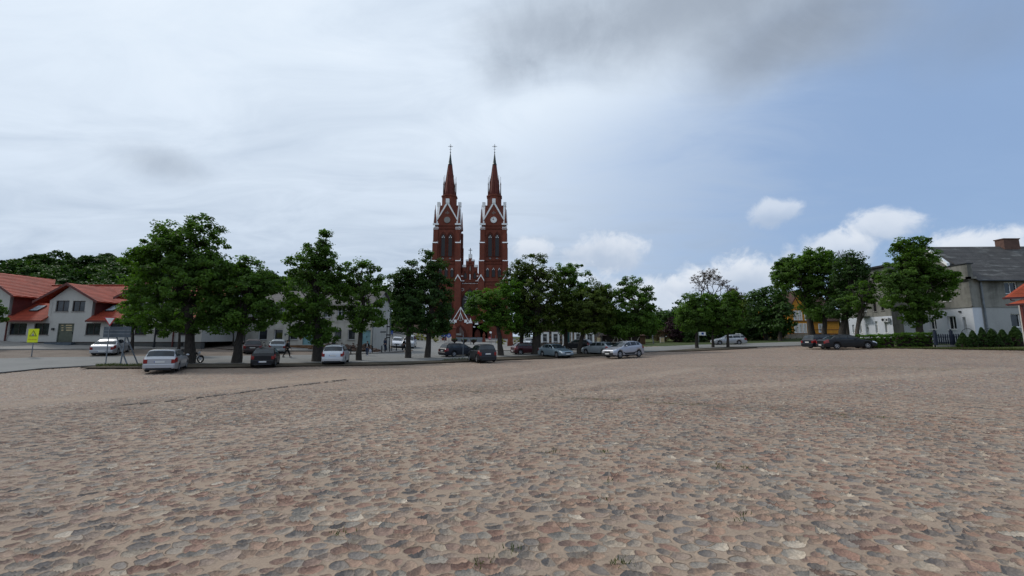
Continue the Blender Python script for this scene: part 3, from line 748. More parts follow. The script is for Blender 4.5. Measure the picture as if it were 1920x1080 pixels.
def crown_clumps(lobes, rng, per_area=1.5, rc=0.5, shell=0.62, inner=0.22):
    Cs, Rs, Ts = [], [], []
    for (c, r) in lobes:
        area = 4 * math.pi * ((r[0] * r[1]) ** 1.6 / 3 + (r[0] * r[2]) ** 1.6 / 3 + (r[1] * r[2]) ** 1.6 / 3) ** (1 / 1.6)
        n = max(8, int(area * per_area)); d = rng.normal(size=(n, 3)); d /= np.linalg.norm(d, axis=1)[:, None]
        k = np.where(rng.random(n) < inner, rng.random(n) * shell, shell + (1.04 - shell) * rng.random(n) ** 0.8)
        Cs.append(np.array(c) + d * k[:, None] * np.array(r)); Rs.append(rc * np.exp(rng.normal(size=n) * 0.28)); Ts.append(rng.random(n))
    return np.vstack(Cs), np.concatenate(Rs), np.concatenate(Ts)

def limb(m, p0, p1, r0, r1, rng, sag=0.0, n=5, sides=7):
    p0, p1 = Vector(p0), Vector(p1); L = (p1 - p0).length; pts = []; rad = []
    for i in range(n + 1):
        t = i / n; p = p0.lerp(p1, t); w = L * 0.05 * math.sin(t * math.pi)
        p = p + Vector((rng.normal() * w, rng.normal() * w, sag * math.sin(t * math.pi) * L)); pts.append(p); rad.append(r0 + (r1 - r0) * t)
    m.tube(pts, rad, sides); return pts

def tree(label, base, lobes_px, leaf='leaf_linden', trunk_px=None, seed=1, group=None, name='linden_tree', per=1.5, n_leaf=62, leaf_s=0.195, rc=0.47,
         fork=0.45, bark='bark', inner=0.22, lean=0.0, depth=1.0, cat='tree', sprays=26, min_z=None, mat_bark_r=None):
    """base: ground point; lobes_px: (px, py, rx, ry) ellipses of the photo at the trunk's depth, turned into real lobes"""
    rng = np.random.default_rng(seed); Y = base.y
    s = F / (Y * CP); lobes = []
    for L in lobes_px:
        cx, cy, rx, ry = L[:4]; dy = (L[4] if len(L) > 4 else 0.0)
        c = at(cx, cy, Y + dy); k = (Y + dy) / Y / s; lobes.append(((c.x, c.y, c.z), (rx * k * 0.98, rx * k * depth * 0.95, ry * k * 0.98)))
    t = thing(name, label, cat, base, 0, group)
    r0 = (trunk_px or 12) / 2 / s
    zs = [c[2] for c, r in lobes]; zlow = min(c[2] - r[2] for c, r in lobes); ztop = max(c[2] + r[2] * 0.6 for c, r in lobes)
    cx = float(np.average([c[0] for c, r in lobes], weights=[r[0] * r[2] for c, r in lobes]))
    m = MB(); top = Vector((cx, Y, zlow + (ztop - zlow) * fork)); b = Vector(base)
    n = 9; pts, rad = [], []
    for i in range(n + 1):
        u = i / n; p = b.lerp(top, u); p.x = b.x + (top.x - b.x) * (u ** 1.6 if not lean else u); p += Vector((rng.normal() * r0 * .10, rng.normal() * r0 * .10, 0)) * (0 if i == 0 else 1)
        pts.append(p); rad.append(r0 * (1.0 - 0.55 * u) * (1.45 if i == 0 else 1.12 if i == 1 else 1))
    pts[0].z -= 0.15
    pts.insert(1, pts[0].lerp(pts[1], 0.22)); rad.insert(1, r0 * 1.12)
    m.tube(pts, rad, 12)
    C, Rc, Tn = crown_clumps(lobes, rng, per, rc, inner=inner)
    for (c, r) in lobes:
        s0 = pts[-1] if c[2] > top.z else b.lerp(top, min(0.95, max(0.35, (c[2] - r[2] * .8 - b.z) / max(0.1, top.z - b.z))))
        end = Vector(c) + Vector((rng.normal() * .2, rng.normal() * .2, r[2] * .45)); q = limb(m, s0, end, r0 * .42, r0 * .10, rng, 0.02)
        idx = rng.integers(0, len(C), 7)
        for k in idx:
            if (Vector(C[k]) - Vector(c)).length < max(r) * 1.3: limb(m, q[int(rng.integers(2, 5))], C[k], r0 * .16, 0.015, rng, 0.03, 3, 5)
    for k in rng.integers(0, len(C), sprays):
        u = rng.uniform(.5, 1); limb(m, b.lerp(top, u), C[k], r0 * .2, 0.015, rng, 0.04, 4, 5)
    m.build('trunk', bark, t, smooth=60)
    cc = np.array([cx, Y, float(np.mean(zs))])
    leaves_mesh('crown', C, Rc, n_leaf, leaf_s, rng, leaf, t, tint_c=Tn, crown_c=cc)
    return t

def bare_tree(label, base, height, spread, seed, r0=0.22, leaf=None, name='bare_tree', group=None, start=0.35, bark='bark', depth=6, up=0.35):
    rng = np.random.default_rng(seed); m = MB(); tips = []
    t = thing(name, label, 'tree', base, 0, group); b = Vector(base)
    def grow(p, d, L, r, k):
        q = p + d * L; mid = p.lerp(q, .5) + Vector(rng.normal(size=3) * L * .06); m.tube([p, mid, q], [r, r * .85, r * .68], 7 if k > 2 else 4, cap=False)
        if k == 0: tips.append(q); return
        if k <= 2: tips.append(q)
        for i in range(2 if rng.random() < .6 else 3):
            e = Vector(rng.normal(size=3)); e -= e.dot(d) * d; e.normalize()
            nd = (d + e * rng.uniform(.38, .85) * spread + Vector((0, 0, up * .3))).normalized(); grow(q, nd, L * rng.uniform(.66, .86), r * .66, k - 1)
    L0 = height * start
    m.tube([b - Vector((0, 0, .1)), b + Vector((0, 0, .3)), b + Vector((.1, 0, L0))], [r0 * 1.4, r0 * 1.1, r0 * .8], 10)
    for i in range(3):
        a = 2.1 * i + rng.uniform(0, .6); d = Vector((math.cos(a) * .45 * spread, math.sin(a) * .45 * spread, 1)).normalized(); grow(b + Vector((.1, 0, L0 * .97)), d, height * (1 - start) * .27, r0 * .55, depth)
    m.build('trunk', bark, t, smooth=60)
    if leaf:
        C = np.array([tuple(x) for x in tips]); C = C[rng.random(len(C)) < leaf[1]]
        leaves_mesh('crown', C, np.full(len(C), leaf[2]), leaf[3], leaf[4], rng, leaf[0], t)
    return t

LIND = 'linden trees lining the far edge of the square'
def square_trees():
    T = lambda px, py: gnd(px, py)
    tree('tallest dark tree in the row, right behind the silver estate car', T(355, 682),
         [(335, 560, 88, 72), (330, 485, 62, 55), (376, 455, 42, 50), (290, 480, 38, 22), (262, 492, 26, 16), (400, 515, 42, 40), (312, 440, 28, 24), (378, 418, 20, 15), (415, 575, 30, 55), (278, 545, 30, 34)],
         'leaf_linden', 17, 11, LIND, per=1.55, fork=.5)
    tree('broad tree left of the black hatchback with drooping twigs on its right', T(443, 681),
         [(460, 565, 62, 58), (462, 515, 38, 34), (500, 535, 26, 24), (425, 590, 34, 40), (495, 590, 28, 30), (455, 489, 16, 13)], 'leaf_linden', 16, 12, LIND, fork=.35)
    tree('slender pointed tree with loose shoots at its tip, left of the silver off-roader', T(594, 678),
         [(590, 565, 54, 68), (598, 500, 40, 42), (556, 505, 22, 25), (632, 525, 20, 32), (578, 470, 13, 16), (600, 478, 24, 26), (606, 458, 9, 10), (609, 440, 8, 9), (595, 625, 40, 22), (560, 590, 30, 40)], 'leaf_linden', 17, 13, LIND, fork=.5)
    tree('thin airy tree with a ragged top behind the woman with the bag', T(673, 676),
         [(680, 560, 40, 50), (665, 510, 22, 22), (700, 515, 18, 24), (655, 545, 18, 26), (712, 540, 12, 22), (690, 598, 36, 26), (683, 494, 10, 9)], 'leaf_linden', 10, 14, LIND, fork=.5, per=1.15, inner=.1)
    tree('left one of the two close dark trees standing before the left church tower', T(765, 671.5),
         [(764, 560, 34, 55), (766, 515, 22, 30), (745, 535, 18, 30), (770, 600, 38, 30), (780, 555, 22, 45)], 'leaf_dark', 11, 15, LIND, fork=.45)
    tree('right one of the two close dark trees covering the foot of the left church tower', T(801, 671),
         [(806, 565, 38, 58), (806, 510, 26, 34), (832, 545, 16, 40), (825, 500, 12, 14), (800, 480, 11, 12), (815, 610, 30, 24), (836, 590, 12, 24)], 'leaf_dark', 11, 16, LIND, fork=.45)
    tree('low bright green tree spreading over the church portal', T(939, 667),
         [(905, 572, 32, 26), (935, 560, 36, 30), (950, 590, 28, 28), (890, 558, 18, 14), (920, 604, 26, 16), (960, 545, 25, 24), (884, 578, 15, 13), (955, 604, 24, 20)], 'leaf_bright', 11, 17, LIND, fork=.4, per=1.2, inner=.12)
    tree('dark slim tree partly hidden between the brick pillar and the thick trunk', T(977, 664),
         [(985, 560, 34, 48), (965, 530, 26, 28), (985, 603, 36, 26)], 'leaf_dark', 9, 18, LIND, fork=.4)
    tree('thick-trunked yellowish tree with bare twigs on top, beside the pale blue saloon', T(1005, 664.5),
         [(1005, 550, 52, 52), (985, 612, 30, 16), (1020, 614, 28, 14), (1000, 500, 38, 24), (975, 510, 24, 20), (1035, 540, 28, 40), (1010, 590, 42, 26)], 'leaf_yellowish', 17, 19, LIND, fork=.55, per=.95, inner=.1, sprays=60)
    tree('dark rounded tree right of the yellowish tree, above the stone cottage door', T(1060, 661),
         [(1072, 530, 38, 38), (1062, 612, 30, 14), (1060, 512, 22, 22), (1080, 575, 36, 36), (1045, 580, 26, 30)], 'leaf_linden', 9, 20, LIND, fork=.45)
    tree('olive-tinged tree whose trunk shows between the pale blue saloon and the silver hatchback', T(1087, 663.5),
         [(1102, 575, 44, 37), (1100, 612, 32, 14), (1120, 560, 28, 28), (1075, 590, 32, 28), (1130, 590, 22, 30)], 'leaf_yellowish', 10, 21, LIND, fork=.4, per=1.6)
    tree('tree behind the roofs of the silver hatchback and crossover', T(1141, 660),
         [(1140, 578, 32, 44), (1150, 608, 40, 22), (1135, 550, 16, 16)], 'leaf_linden', 9, 22, LIND, fork=.4)
    tree('fresh green pointed tree right above the silver crossover', T(1190, 660),
         [(1178, 618, 34, 14), (1190, 580, 38, 48), (1185, 540, 22, 24), (1165, 548, 13, 18), (1212, 562, 16, 26), (1195, 610, 42, 20), (1222, 590, 10, 24)], 'leaf_linden', 10, 23, LIND, fork=.45, per=1.35, inner=.12)
    G2 = 'round street trees on the right of the square'
    tree('left one of the three round trees before the silver passing estate car', T(1307, 653), [(1303, 585, 30, 34), (1298, 560, 18, 14), (1288, 600, 20, 26), (1322, 600, 18, 24)], 'leaf_linden', 6, 24, G2, fork=.5)
    tree('middle one of the three round trees before the silver passing estate car', T(1337, 651.5), [(1338, 585, 22, 36), (1340, 610, 24, 16), (1330, 562, 13, 12)], 'leaf_linden', 5, 25, G2, fork=.5)
    tree('right one of the three round trees, its trunk crossing the silver passing estate car', T(1365, 651.5), [(1364, 585, 24, 34), (1372, 560, 16, 16), (1378, 600, 14, 20), (1355, 605, 22, 18)], 'leaf_linden', 5, 26, G2, fork=.5)
square_trees()

def right_trees():
    G = 'tall trees before the yellow and the grey house'
    tree('big spreading tree with a high arching crown before the yellow house', onland(1524, 56),
         [(1500, 508, 46, 32), (1470, 525, 22, 22), (1525, 490, 36, 24), (1520, 540, 26, 22), (1475, 500, 20, 18), (1512, 572, 14, 14), (1532, 590, 16, 14)], 'leaf_linden', 12, 31, G, name='broadleaf_tree', fork=.6, leaf_s=.24, rc=.55)
    tree('slimmer leaning tree in the middle before the yellow house', onland(1546, 54), [(1556, 500, 28, 30), (1550, 545, 28, 34), (1570, 530, 22, 40), (1535, 585, 22, 16)], 'leaf_linden', 9, 32, G, name='broadleaf_tree', fork=.5)
    tree('thick dark tree at the near corner of the white ground floor', onland(1581, 50), [(1592, 520, 30, 40), (1598, 490, 18, 22), (1612, 530, 24, 34), (1580, 575, 30, 30), (1610, 500, 14, 16)], 'leaf_dark', 13, 33, G, name='broadleaf_tree', fork=.5)
    tree('forked pale-barked tree spreading before the balcony of the grey house', onland(1607, 48), [(1612, 545, 22, 20), (1630, 560, 18, 20), (1595, 570, 20, 18), (1640, 520, 14, 16)], 'leaf_linden', 8, 34, G, name='broadleaf_tree', fork=.3, bark='bark_pale', per=.8, sprays=40)
    tree('full-crowned tree with a slanting trunk before the grey house gable', onland(1727, 43),
         [(1700, 515, 36, 46), (1725, 500, 36, 40), (1750, 535, 36, 36), (1690, 560, 34, 30), (1700, 470, 28, 26), (1667, 530, 18, 26), (1725, 580, 30, 24), (1715, 598, 20, 14), (1770, 520, 20, 22), (1712, 458, 22, 16)],
         'leaf_linden', 13, 35, G, name='broadleaf_tree', fork=.35, lean=1)
    bare_tree('dead bare treetop sticking up behind the dark tree', onland(1592, 62), 15.2, .55, 36, .22, None, start=.55, depth=5, up=.9)
    B = 'trees closing the view between the cottage and the yellow house'
    for i, (px, Y, lob, lf, lab) in enumerate([
        (1245, 92, [(1250, 605, 26, 24), (1240, 590, 16, 16), (1265, 595, 18, 18)], 'leaf_dark', 'low dark green tree between the pointed tree and the purple bush'),
        (1395, 84, [(1380, 565, 14, 22), (1400, 580, 26, 30)], 'leaf_yellowish', 'faded olive tree behind the right round tree'),
        (1375, 88, [(1378, 555, 16, 16), (1370, 585, 22, 30), (1388, 575, 16, 20)], 'leaf_rust', 'brownish tree behind the three round trees'),
        (1437, 74, [(1437, 580, 36, 42), (1432, 555, 24, 20), (1425, 600, 30, 28)], 'leaf_dark', 'large dark tree left of the yellow house'),
        (1464, 70, [(1462, 590, 24, 36), (1460, 560, 14, 18), (1468, 612, 20, 16)], 'leaf_dark', 'dark tree touching the yellow house on its left'),
        (1332, 90, [(1325, 575, 30, 26), (1345, 590, 30, 26)], 'leaf_linden', 'wide green tree below the sparse umbrella-shaped tree'),
        (1285, 94, [(1283, 592, 28, 30), (1300, 600, 22, 26)], 'leaf_dark', 'shaded green tree above the purple bush'),
        (1160, 98, [(1165, 605, 36, 24), (1140, 600, 26, 22)], 'leaf_dark', 'dark tree behind the timber shed'),
        (1215, 96, [(1220, 612, 24, 20), (1205, 600, 20, 20)], 'leaf_linden', 'green tree behind the slim grey post')]):
        tree(lab, onland(px, Y), lob, lf, 7, 40 + i, B, name='garden_tree', fork=.4, n_leaf=26, leaf_s=.42, rc=.85, per=.6, sprays=10)
    bare_tree('sparse umbrella-shaped tree with thin foliage rising above the round trees', onland(1331, 80), 15.6, 1.35, 53, .3, ('leaf_rust', .75, .34, 9, .17), name='sparse_tree', start=.38, depth=5)
    # shrubs
    def shrub(label, base, lob, lmat, seed, name='shrub', grp=None, **k):
        rng = np.random.default_rng(seed); s = F / (base.y * CP); L = []
        for cx, cy, rx, ry in lob:
            c = at(cx, cy, base.y); L.append(((c.x, c.y, c.z), (rx / s, rx / s * k.get('d', 1.), ry / s)))
        t = thing(name, label, k.get('cat', 'shrub'), base, 0, grp); C, Rc, Tn = crown_clumps(L, rng, k.get('per', 1.2), k.get('rc', .35))
        m = MB(); b = Vector(base)
        for kk in rng.integers(0, len(C), 14): limb(m, b + Vector((rng.normal() * .1, rng.normal() * .1, -.05)), C[kk], .04, .01, rng, 0, 3, 5)
        m.build('stem', 'bark', t); leaves_mesh('foliage', C, Rc, 34, k.get('leaf', .2), rng, lmat, t, tint_c=Tn); return t
    shrub('purple-leaved bush left of the three round trees', onland(1268, 76), [(1268, 622, 18, 20), (1262, 607, 10, 10), (1275, 632, 14, 14)], 'leaf_purple', 61, 'purple_shrub', rc=.6, leaf=.28)
    shrub('rust-tinged bush between the purple bush and the grey post', onland(1244, 78), [(1243, 630, 12, 14), (1236, 636, 10, 10)], 'leaf_rust', 62, rc=.5)
    for i, (px, Y, rx) in enumerate([(783, 88, 10), (800, 88, 11), (816, 87, 8), (940, 86, 10), (985, 82, 10), (972, 82, 8)]):
        b = onland(px, Y); yb = 540 + F * (lambda v: -v)((lambda d: (d.z * CP - (d.y) * SP) / (d.y * CP + d.z * SP))(Vector((b.x, b.y, b.z - CAMZ))))
        shrub(['low golden shrub left of the twin dark trunks, farthest left of the row', 'low golden shrub between the twin dark trunks', 'low golden shrub just right of the twin dark trunks', 'low golden shrub left of the brick pillar', 'low golden shrub right of the brick pillar, by the dark trunk', 'low golden shrub hugging the brick pillar on its right'][i],
              b, [(px, yb - 5, rx, 6.5)], 'leaf_gold', 70 + i, 'golden_shrub', 'golden shrubs before the church wall', rc=.35, leaf=.18, d=1.0)
    # tall hedge behind the silver estate
    t = thing('hedge', 'tall dark hedge behind the passing silver estate car', 'hedge', onland(1400, 74)); rng = np.random.default_rng(81)
    a, b = onland(1284, 74), onland(1478, 77); n = 520; u = rng.random(n); C = np.stack([a.x + (b.x - a.x) * u, a.y + (b.y - a.y) * u + rng.normal(size=n) * .5, np.zeros(n)], 1)
    C[:, 2] = gz_np(C[:, 0], C[:, 1]) + rng.random(n) ** .8 * 2.9
    leaves_mesh('foliage', C, np.full(n, .5), 34, .3, rng, 'leaf_dark', t)
    m = MB()
    for k in range(30): p = Vector(C[k]); limb(m, (p.x, p.y, gz(p.x, p.y) - .1), p, .05, .02, rng, 0, 3, 5)
    m.build_each('stem', 'bark', t)
    # clipped hedge by the picket fence
    for (x0, x1, yb, h, lab, sd) in [(1612, 1686, 650.0, 1.30, 'low clipped hedge beside the parked long black car', 82), (1686, 1760, 652.0, 1.42, 'low clipped hedge ending at the blue picket fence', 83)]:
        a, b = onland(x0, 41.6 - (x0 - 1612) * .014), onland(x1, 41.6 - (x1 - 1612) * .014); rng = np.random.default_rng(sd); t = thing('clipped_hedge', lab, 'hedge', a.lerp(b, .5), 0, 'clipped hedges by the grey house')
        L = (b - a).length; n = int(L * 58); u = rng.random(n); v = rng.random(n) * 1.3; w = rng.random(n)
        side = rng.random(n); v = np.where(side < .45, 0, v); w = np.where((side >= .45) & (side < .9), 1, w)
        dd = (b - a).normalized(); nn = Vector((-dd.y, dd.x, 0)); nn = nn if nn.y > 0 else -nn
        C = np.stack([a.x + (b.x - a.x) * u + nn.x * v, a.y + (b.y - a.y) * u + nn.y * v, np.zeros(n)], 1); C[:, 2] = gz_np(C[:, 0], C[:, 1]) + .08 + w * (h - .12) + rng.normal(size=n) * .04
        leaves_mesh('foliage', C, np.full(n, .17), 22, .115, rng, 'leaf_linden' if sd == 83 else 'leaf_bright', t)
        m = MB()
        a2, b2 = a + dd * .3, b - dd * .3; P = [a2 + nn * .2, b2 + nn * .2, b2 + nn * 1.1, a2 + nn * 1.1]; zb = [gz(p.x, p.y) for p in P]
        m.add([(p.x, p.y, z - .05) for p, z in zip(P, zb)] + [(p.x, p.y, z + h - .32) for p, z in zip(P, zb)], [(0,1,2,3),(4,5,6,7),(0,1,5,4),(1,2,6,5),(2,3,7,6),(3,0,4,7)])
        m.build('stem', 'timber_dark', t)
    # cone shaped conifers
    for i, px in enumerate([1808, 1827, 1845, 1863, 1883, 1908, 1935]):
        b = onland(px, 37.6); h = [1.30, 1.48, 1.74, 1.60, 1.52, 1.80, 1.66][i]; rng = np.random.default_rng(90 + i); 
        lab = ['smallest clipped conifer, next to the blue picket fence', 'second clipped conifer from the picket fence', 'slim tall third conifer from the picket fence', 'fourth clipped conifer from the picket fence', 'fifth clipped conifer, left of the low brick porch', 'broad clipped conifer before the red-roofed porch', 'clipped conifer at the far right of the row'][i]
        t = thing('clipped_conifer', lab, 'conifer', b, 0, 'row of cone-shaped conifers'); n = 300; u = rng.random(n) ** .7; a = rng.random(n) * 6.283
        wd = [.54, .50, .50, .66, .60, .78, .6][i]; prof = wd * .94 * np.minimum(1, (1 - u) * 1.15 + .02) ** .85 * np.where(u < .12, .8 + u * 1.6, 1)
        C = np.stack([b.x + np.cos(a) * prof, b.y + np.sin(a) * prof, b.z + .08 + u * h], 1)
        leaves_mesh('foliage', C, np.full(n, .075), 22, .085, rng, 'leaf_conifer', t, flat=1.3, droop=-.4)
        m = MB(); m.lathe([(.06, 0), (wd * .58, .06), (wd * .62, h * .25), (wd * .3, h * .65), (.02, h * .93)], b, 10); m.build('stem', 'timber_dark', t)
right_trees()

def left_green():
    t = tree('small round street tree before the right end of the red roofed house', onland(247, 42.2), [(252, 590, 26, 20), (244, 575, 16, 12), (262, 606, 18, 12), (240, 600, 16, 14)], 'leaf_bright', 6, 101, None, name='street_tree', fork=.4, n_leaf=40)
    tree('leafy branch end of a tree reaching in at the left edge', onland(-16, 40), [(-12, 588, 24, 18), (-20, 570, 20, 14)], 'leaf_linden', 6, 102, None, name='street_tree', fork=.4)
    tree('slender sapling with one thin stem by the lane, behind the motorcycle', onland(336, 41), [(334, 600, 22, 22), (345, 580, 18, 18)], 'leaf_linden', 5, 103, None, name='street_tree', fork=.5)
    tree('young tree with a thin stem at the lane corner left of the parked dark estate', onland(437, 49.5), [(440, 590, 20, 26), (430, 605, 14, 16)], 'leaf_dark', 3, 104, None, name='street_tree', fork=.5)
    # wooded hill: terrain plus one mass of foliage
    X = np.linspace(-330, -30, 70); Y = np.linspace(110, 330, 60); XX, YY = np.meshgrid(X, Y)
    def hz(x, y):
        ridge = 34 * np.exp(-((x + 235) / 95) ** 2) + 16 * np.exp(-((x + 120) / 70) ** 2) + 6 * np.exp(-((x + 60) / 40) ** 2)
        return -1 + ridge * np.clip((y - 112) / 90, 0, 1) ** 1.0
    grid_obj('hill', X, Y, hz, 'far_ground', label='wooded hill behind the red roofed house', cat='hill')
    rng = np.random.default_rng(7); C, Rr, Tn = [], [], []
    for k in range(620):
        x = rng.uniform(-320, -48); y = rng.uniform(118, 215); z = float(hz(np.array(x), np.array(y))); hgt = rng.uniform(8, 13.5); r = rng.uniform(3.2, 5.2); tt = rng.random()
        n = 20; d = rng.normal(size=(n, 3)); d /= np.linalg.norm(d, axis=1)[:, None]; d[:, 2] = np.abs(d[:, 2]) * .9 - .25
        C.append(np.array([x, y, z + hgt - r]) + d * np.array([r, r, r * rng.uniform(.8, 1.2)])); Rr.append(np.full(n, rng.uniform(1.2, 1.9))); Tn.append(np.clip(tt * .8 + rng.random(n) * .3, 0, 1))
    o = leaves_mesh('forest', np.vstack(C), np.concatenate(Rr), 15, 1.15, rng, 'leaf_forest', None, tint_c=np.concatenate(Tn))
    tag(o, 'dense deciduous forest covering the hill on the left', 'forest', kind='stuff')
    C, Rr, Tn = [], [], []
    for k in range(90):
        x = rng.uniform(-70, -28); y = rng.uniform(85, 120); hgt = rng.uniform(7.5, 11.0); r = rng.uniform(2.4, 3.6); n = 16; d = rng.normal(size=(n, 3)); d /= np.linalg.norm(d, axis=1)[:, None]
        C.append(np.array([x, y, gz(x, y) + hgt - r]) + d * r); Rr.append(np.full(n, 1.1)); Tn.append(rng.random(n)); 
        C.append(np.array([x, y, gz(x, y) + 2.5]) + d * np.array([2.2, 2.2, 2.4])); Rr.append(np.full(n, 1.0)); Tn.append(rng.random(n))
    o = leaves_mesh('thicket', np.vstack(C), np.concatenate(Rr), 15, .62, rng, 'leaf_forest', None, tint_c=np.concatenate(Tn))
    tag(o, 'green thicket filling the gap behind the two left houses', 'thicket', kind='stuff')
    # far low woods along the horizon on the right
    C, Rr, Tn = [], [], []
    for k in range(330):
        x = rng.uniform(20, 190); y = rng.uniform(104, 150); hgt = rng.uniform(4.5, 8.5); r = rng.uniform(2.2, 3.4); n = 12; d = rng.normal(size=(n, 3)); d /= np.linalg.norm(d, axis=1)[:, None]
        C.append(np.array([x, y, gz(x, y) + hgt - r]) + d * r * np.array([1, 1, 1.1])); Rr.append(np.full(n, 1.25)); Tn.append(rng.random(n))
    o = leaves_mesh('woodland', np.vstack(C), np.concatenate(Rr), 14, .75, rng, 'leaf_forest', None, tint_c=np.concatenate(Tn))
    tag(o, 'far dark woodland behind the gardens on the right', 'woodland', kind='stuff')
    # grass blades: verge at the sign, lawn edge, tufts between the stones
    def blades(name, pts, h, wdt, label, cat, mat='grass_blade', seed=5):
        rng = np.random.default_rng(seed); n = len(pts); P = np.array(pts); a = rng.random(n) * 6.283; hh = h * (.5 + rng.random(n)); ln = rng.normal(size=(n, 2)) * h * .45
        V = np.empty((n, 4, 3)); dx = np.cos(a) * wdt; dy = np.sin(a) * wdt
        V[:, 0] = P; V[:, 0, 0] -= dx; V[:, 0, 1] -= dy; V[:, 1] = P; V[:, 1, 0] += dx; V[:, 1, 1] += dy
        V[:, 2] = P; V[:, 2, 0] += ln[:, 0] + dx * .3; V[:, 2, 1] += ln[:, 1] + dy * .3; V[:, 2, 2] += hh; V[:, 3] = P; V[:, 3, 0] += ln[:, 0] - dx * .3; V[:, 3, 1] += ln[:, 1] - dy * .3; V[:, 3, 2] += hh
        o = np_mesh(name, V.reshape(-1, 3), np.arange(n * 4).reshape(n, 4), mat, face_attr=rng.random(n)); return tag(o, label, cat, kind='stuff')
    rng = np.random.default_rng(3); pts = []
    def scatter(px0, px1, pyf, n, sy):
        for k in range(n):
            px = rng.uniform(px0, px1); py = pyf(px) + rng.normal() * sy; p = gnd(px, py); pts.append((p.x, p.y, p.z + .05))
    scatter(180, 300, lambda x: 686.5 + .4 * math.sin(x / 9), 1500, 1.1)
    scatter(830, 880, lambda x: 676 - (x - 830) * .05, 350, .8)
    blades('grass', pts, .10, .012, 'short rough grass on the verge around the sign posts', 'grass')
    pts = []
    for k in range(5200):
        px = rng.uniform(1630, 1990); p = gnd(px, 651.0 + (px - 1630) * .016 + rng.normal() * .9); pts.append((p.x, p.y, p.z + .04))
    blades('grass', pts, .07, .012, 'short grass edge before the conifers and the hedge', 'grass', seed=6)
    pts = []
    for (cx, cy, n, sx, sy) in [(905, 733, 40, 40, 1.5), (985, 733, 30, 30, 1.5), (1065, 738, 60, 12, 2), (1050, 750, 40, 60, 2), (1180, 750, 90, 60, 2.2), (1260, 757, 60, 50, 2), (1480, 690, 120, 90, 4), (1560, 780, 40, 40, 2), (1600, 785, 40, 60, 2),
                                (1037, 847, 26, 5, 2), (1128, 850, 26, 6, 2), (1140, 905, 20, 7, 3), (1130, 943, 16, 5, 2), (1158, 1068, 30, 8, 5), (962, 1037, 12, 5, 2), (905, 1067, 14, 8, 2), (1395, 975, 16, 8, 3), (720, 738, 50, 60, 2), (640, 1000, 14, 8, 2), (1405, 880, 12, 8, 2), (1350, 880, 10, 6, 2), (1770, 700, 60, 90, 5)]:
        for j in range(max(2, n // 7)):
            q = gnd(cx + rng.normal() * sx, cy + rng.normal() * sy)
            for i in range(rng.integers(5, 14)): pts.append((q.x + rng.normal() * .045, q.y + rng.normal() * .035, gz(q.x, q.y) + .004))
    blades('weeds', pts, .026, .005, 'sparse weeds growing in the sandy joints between the stones', 'weeds', seed=8)
left_green()

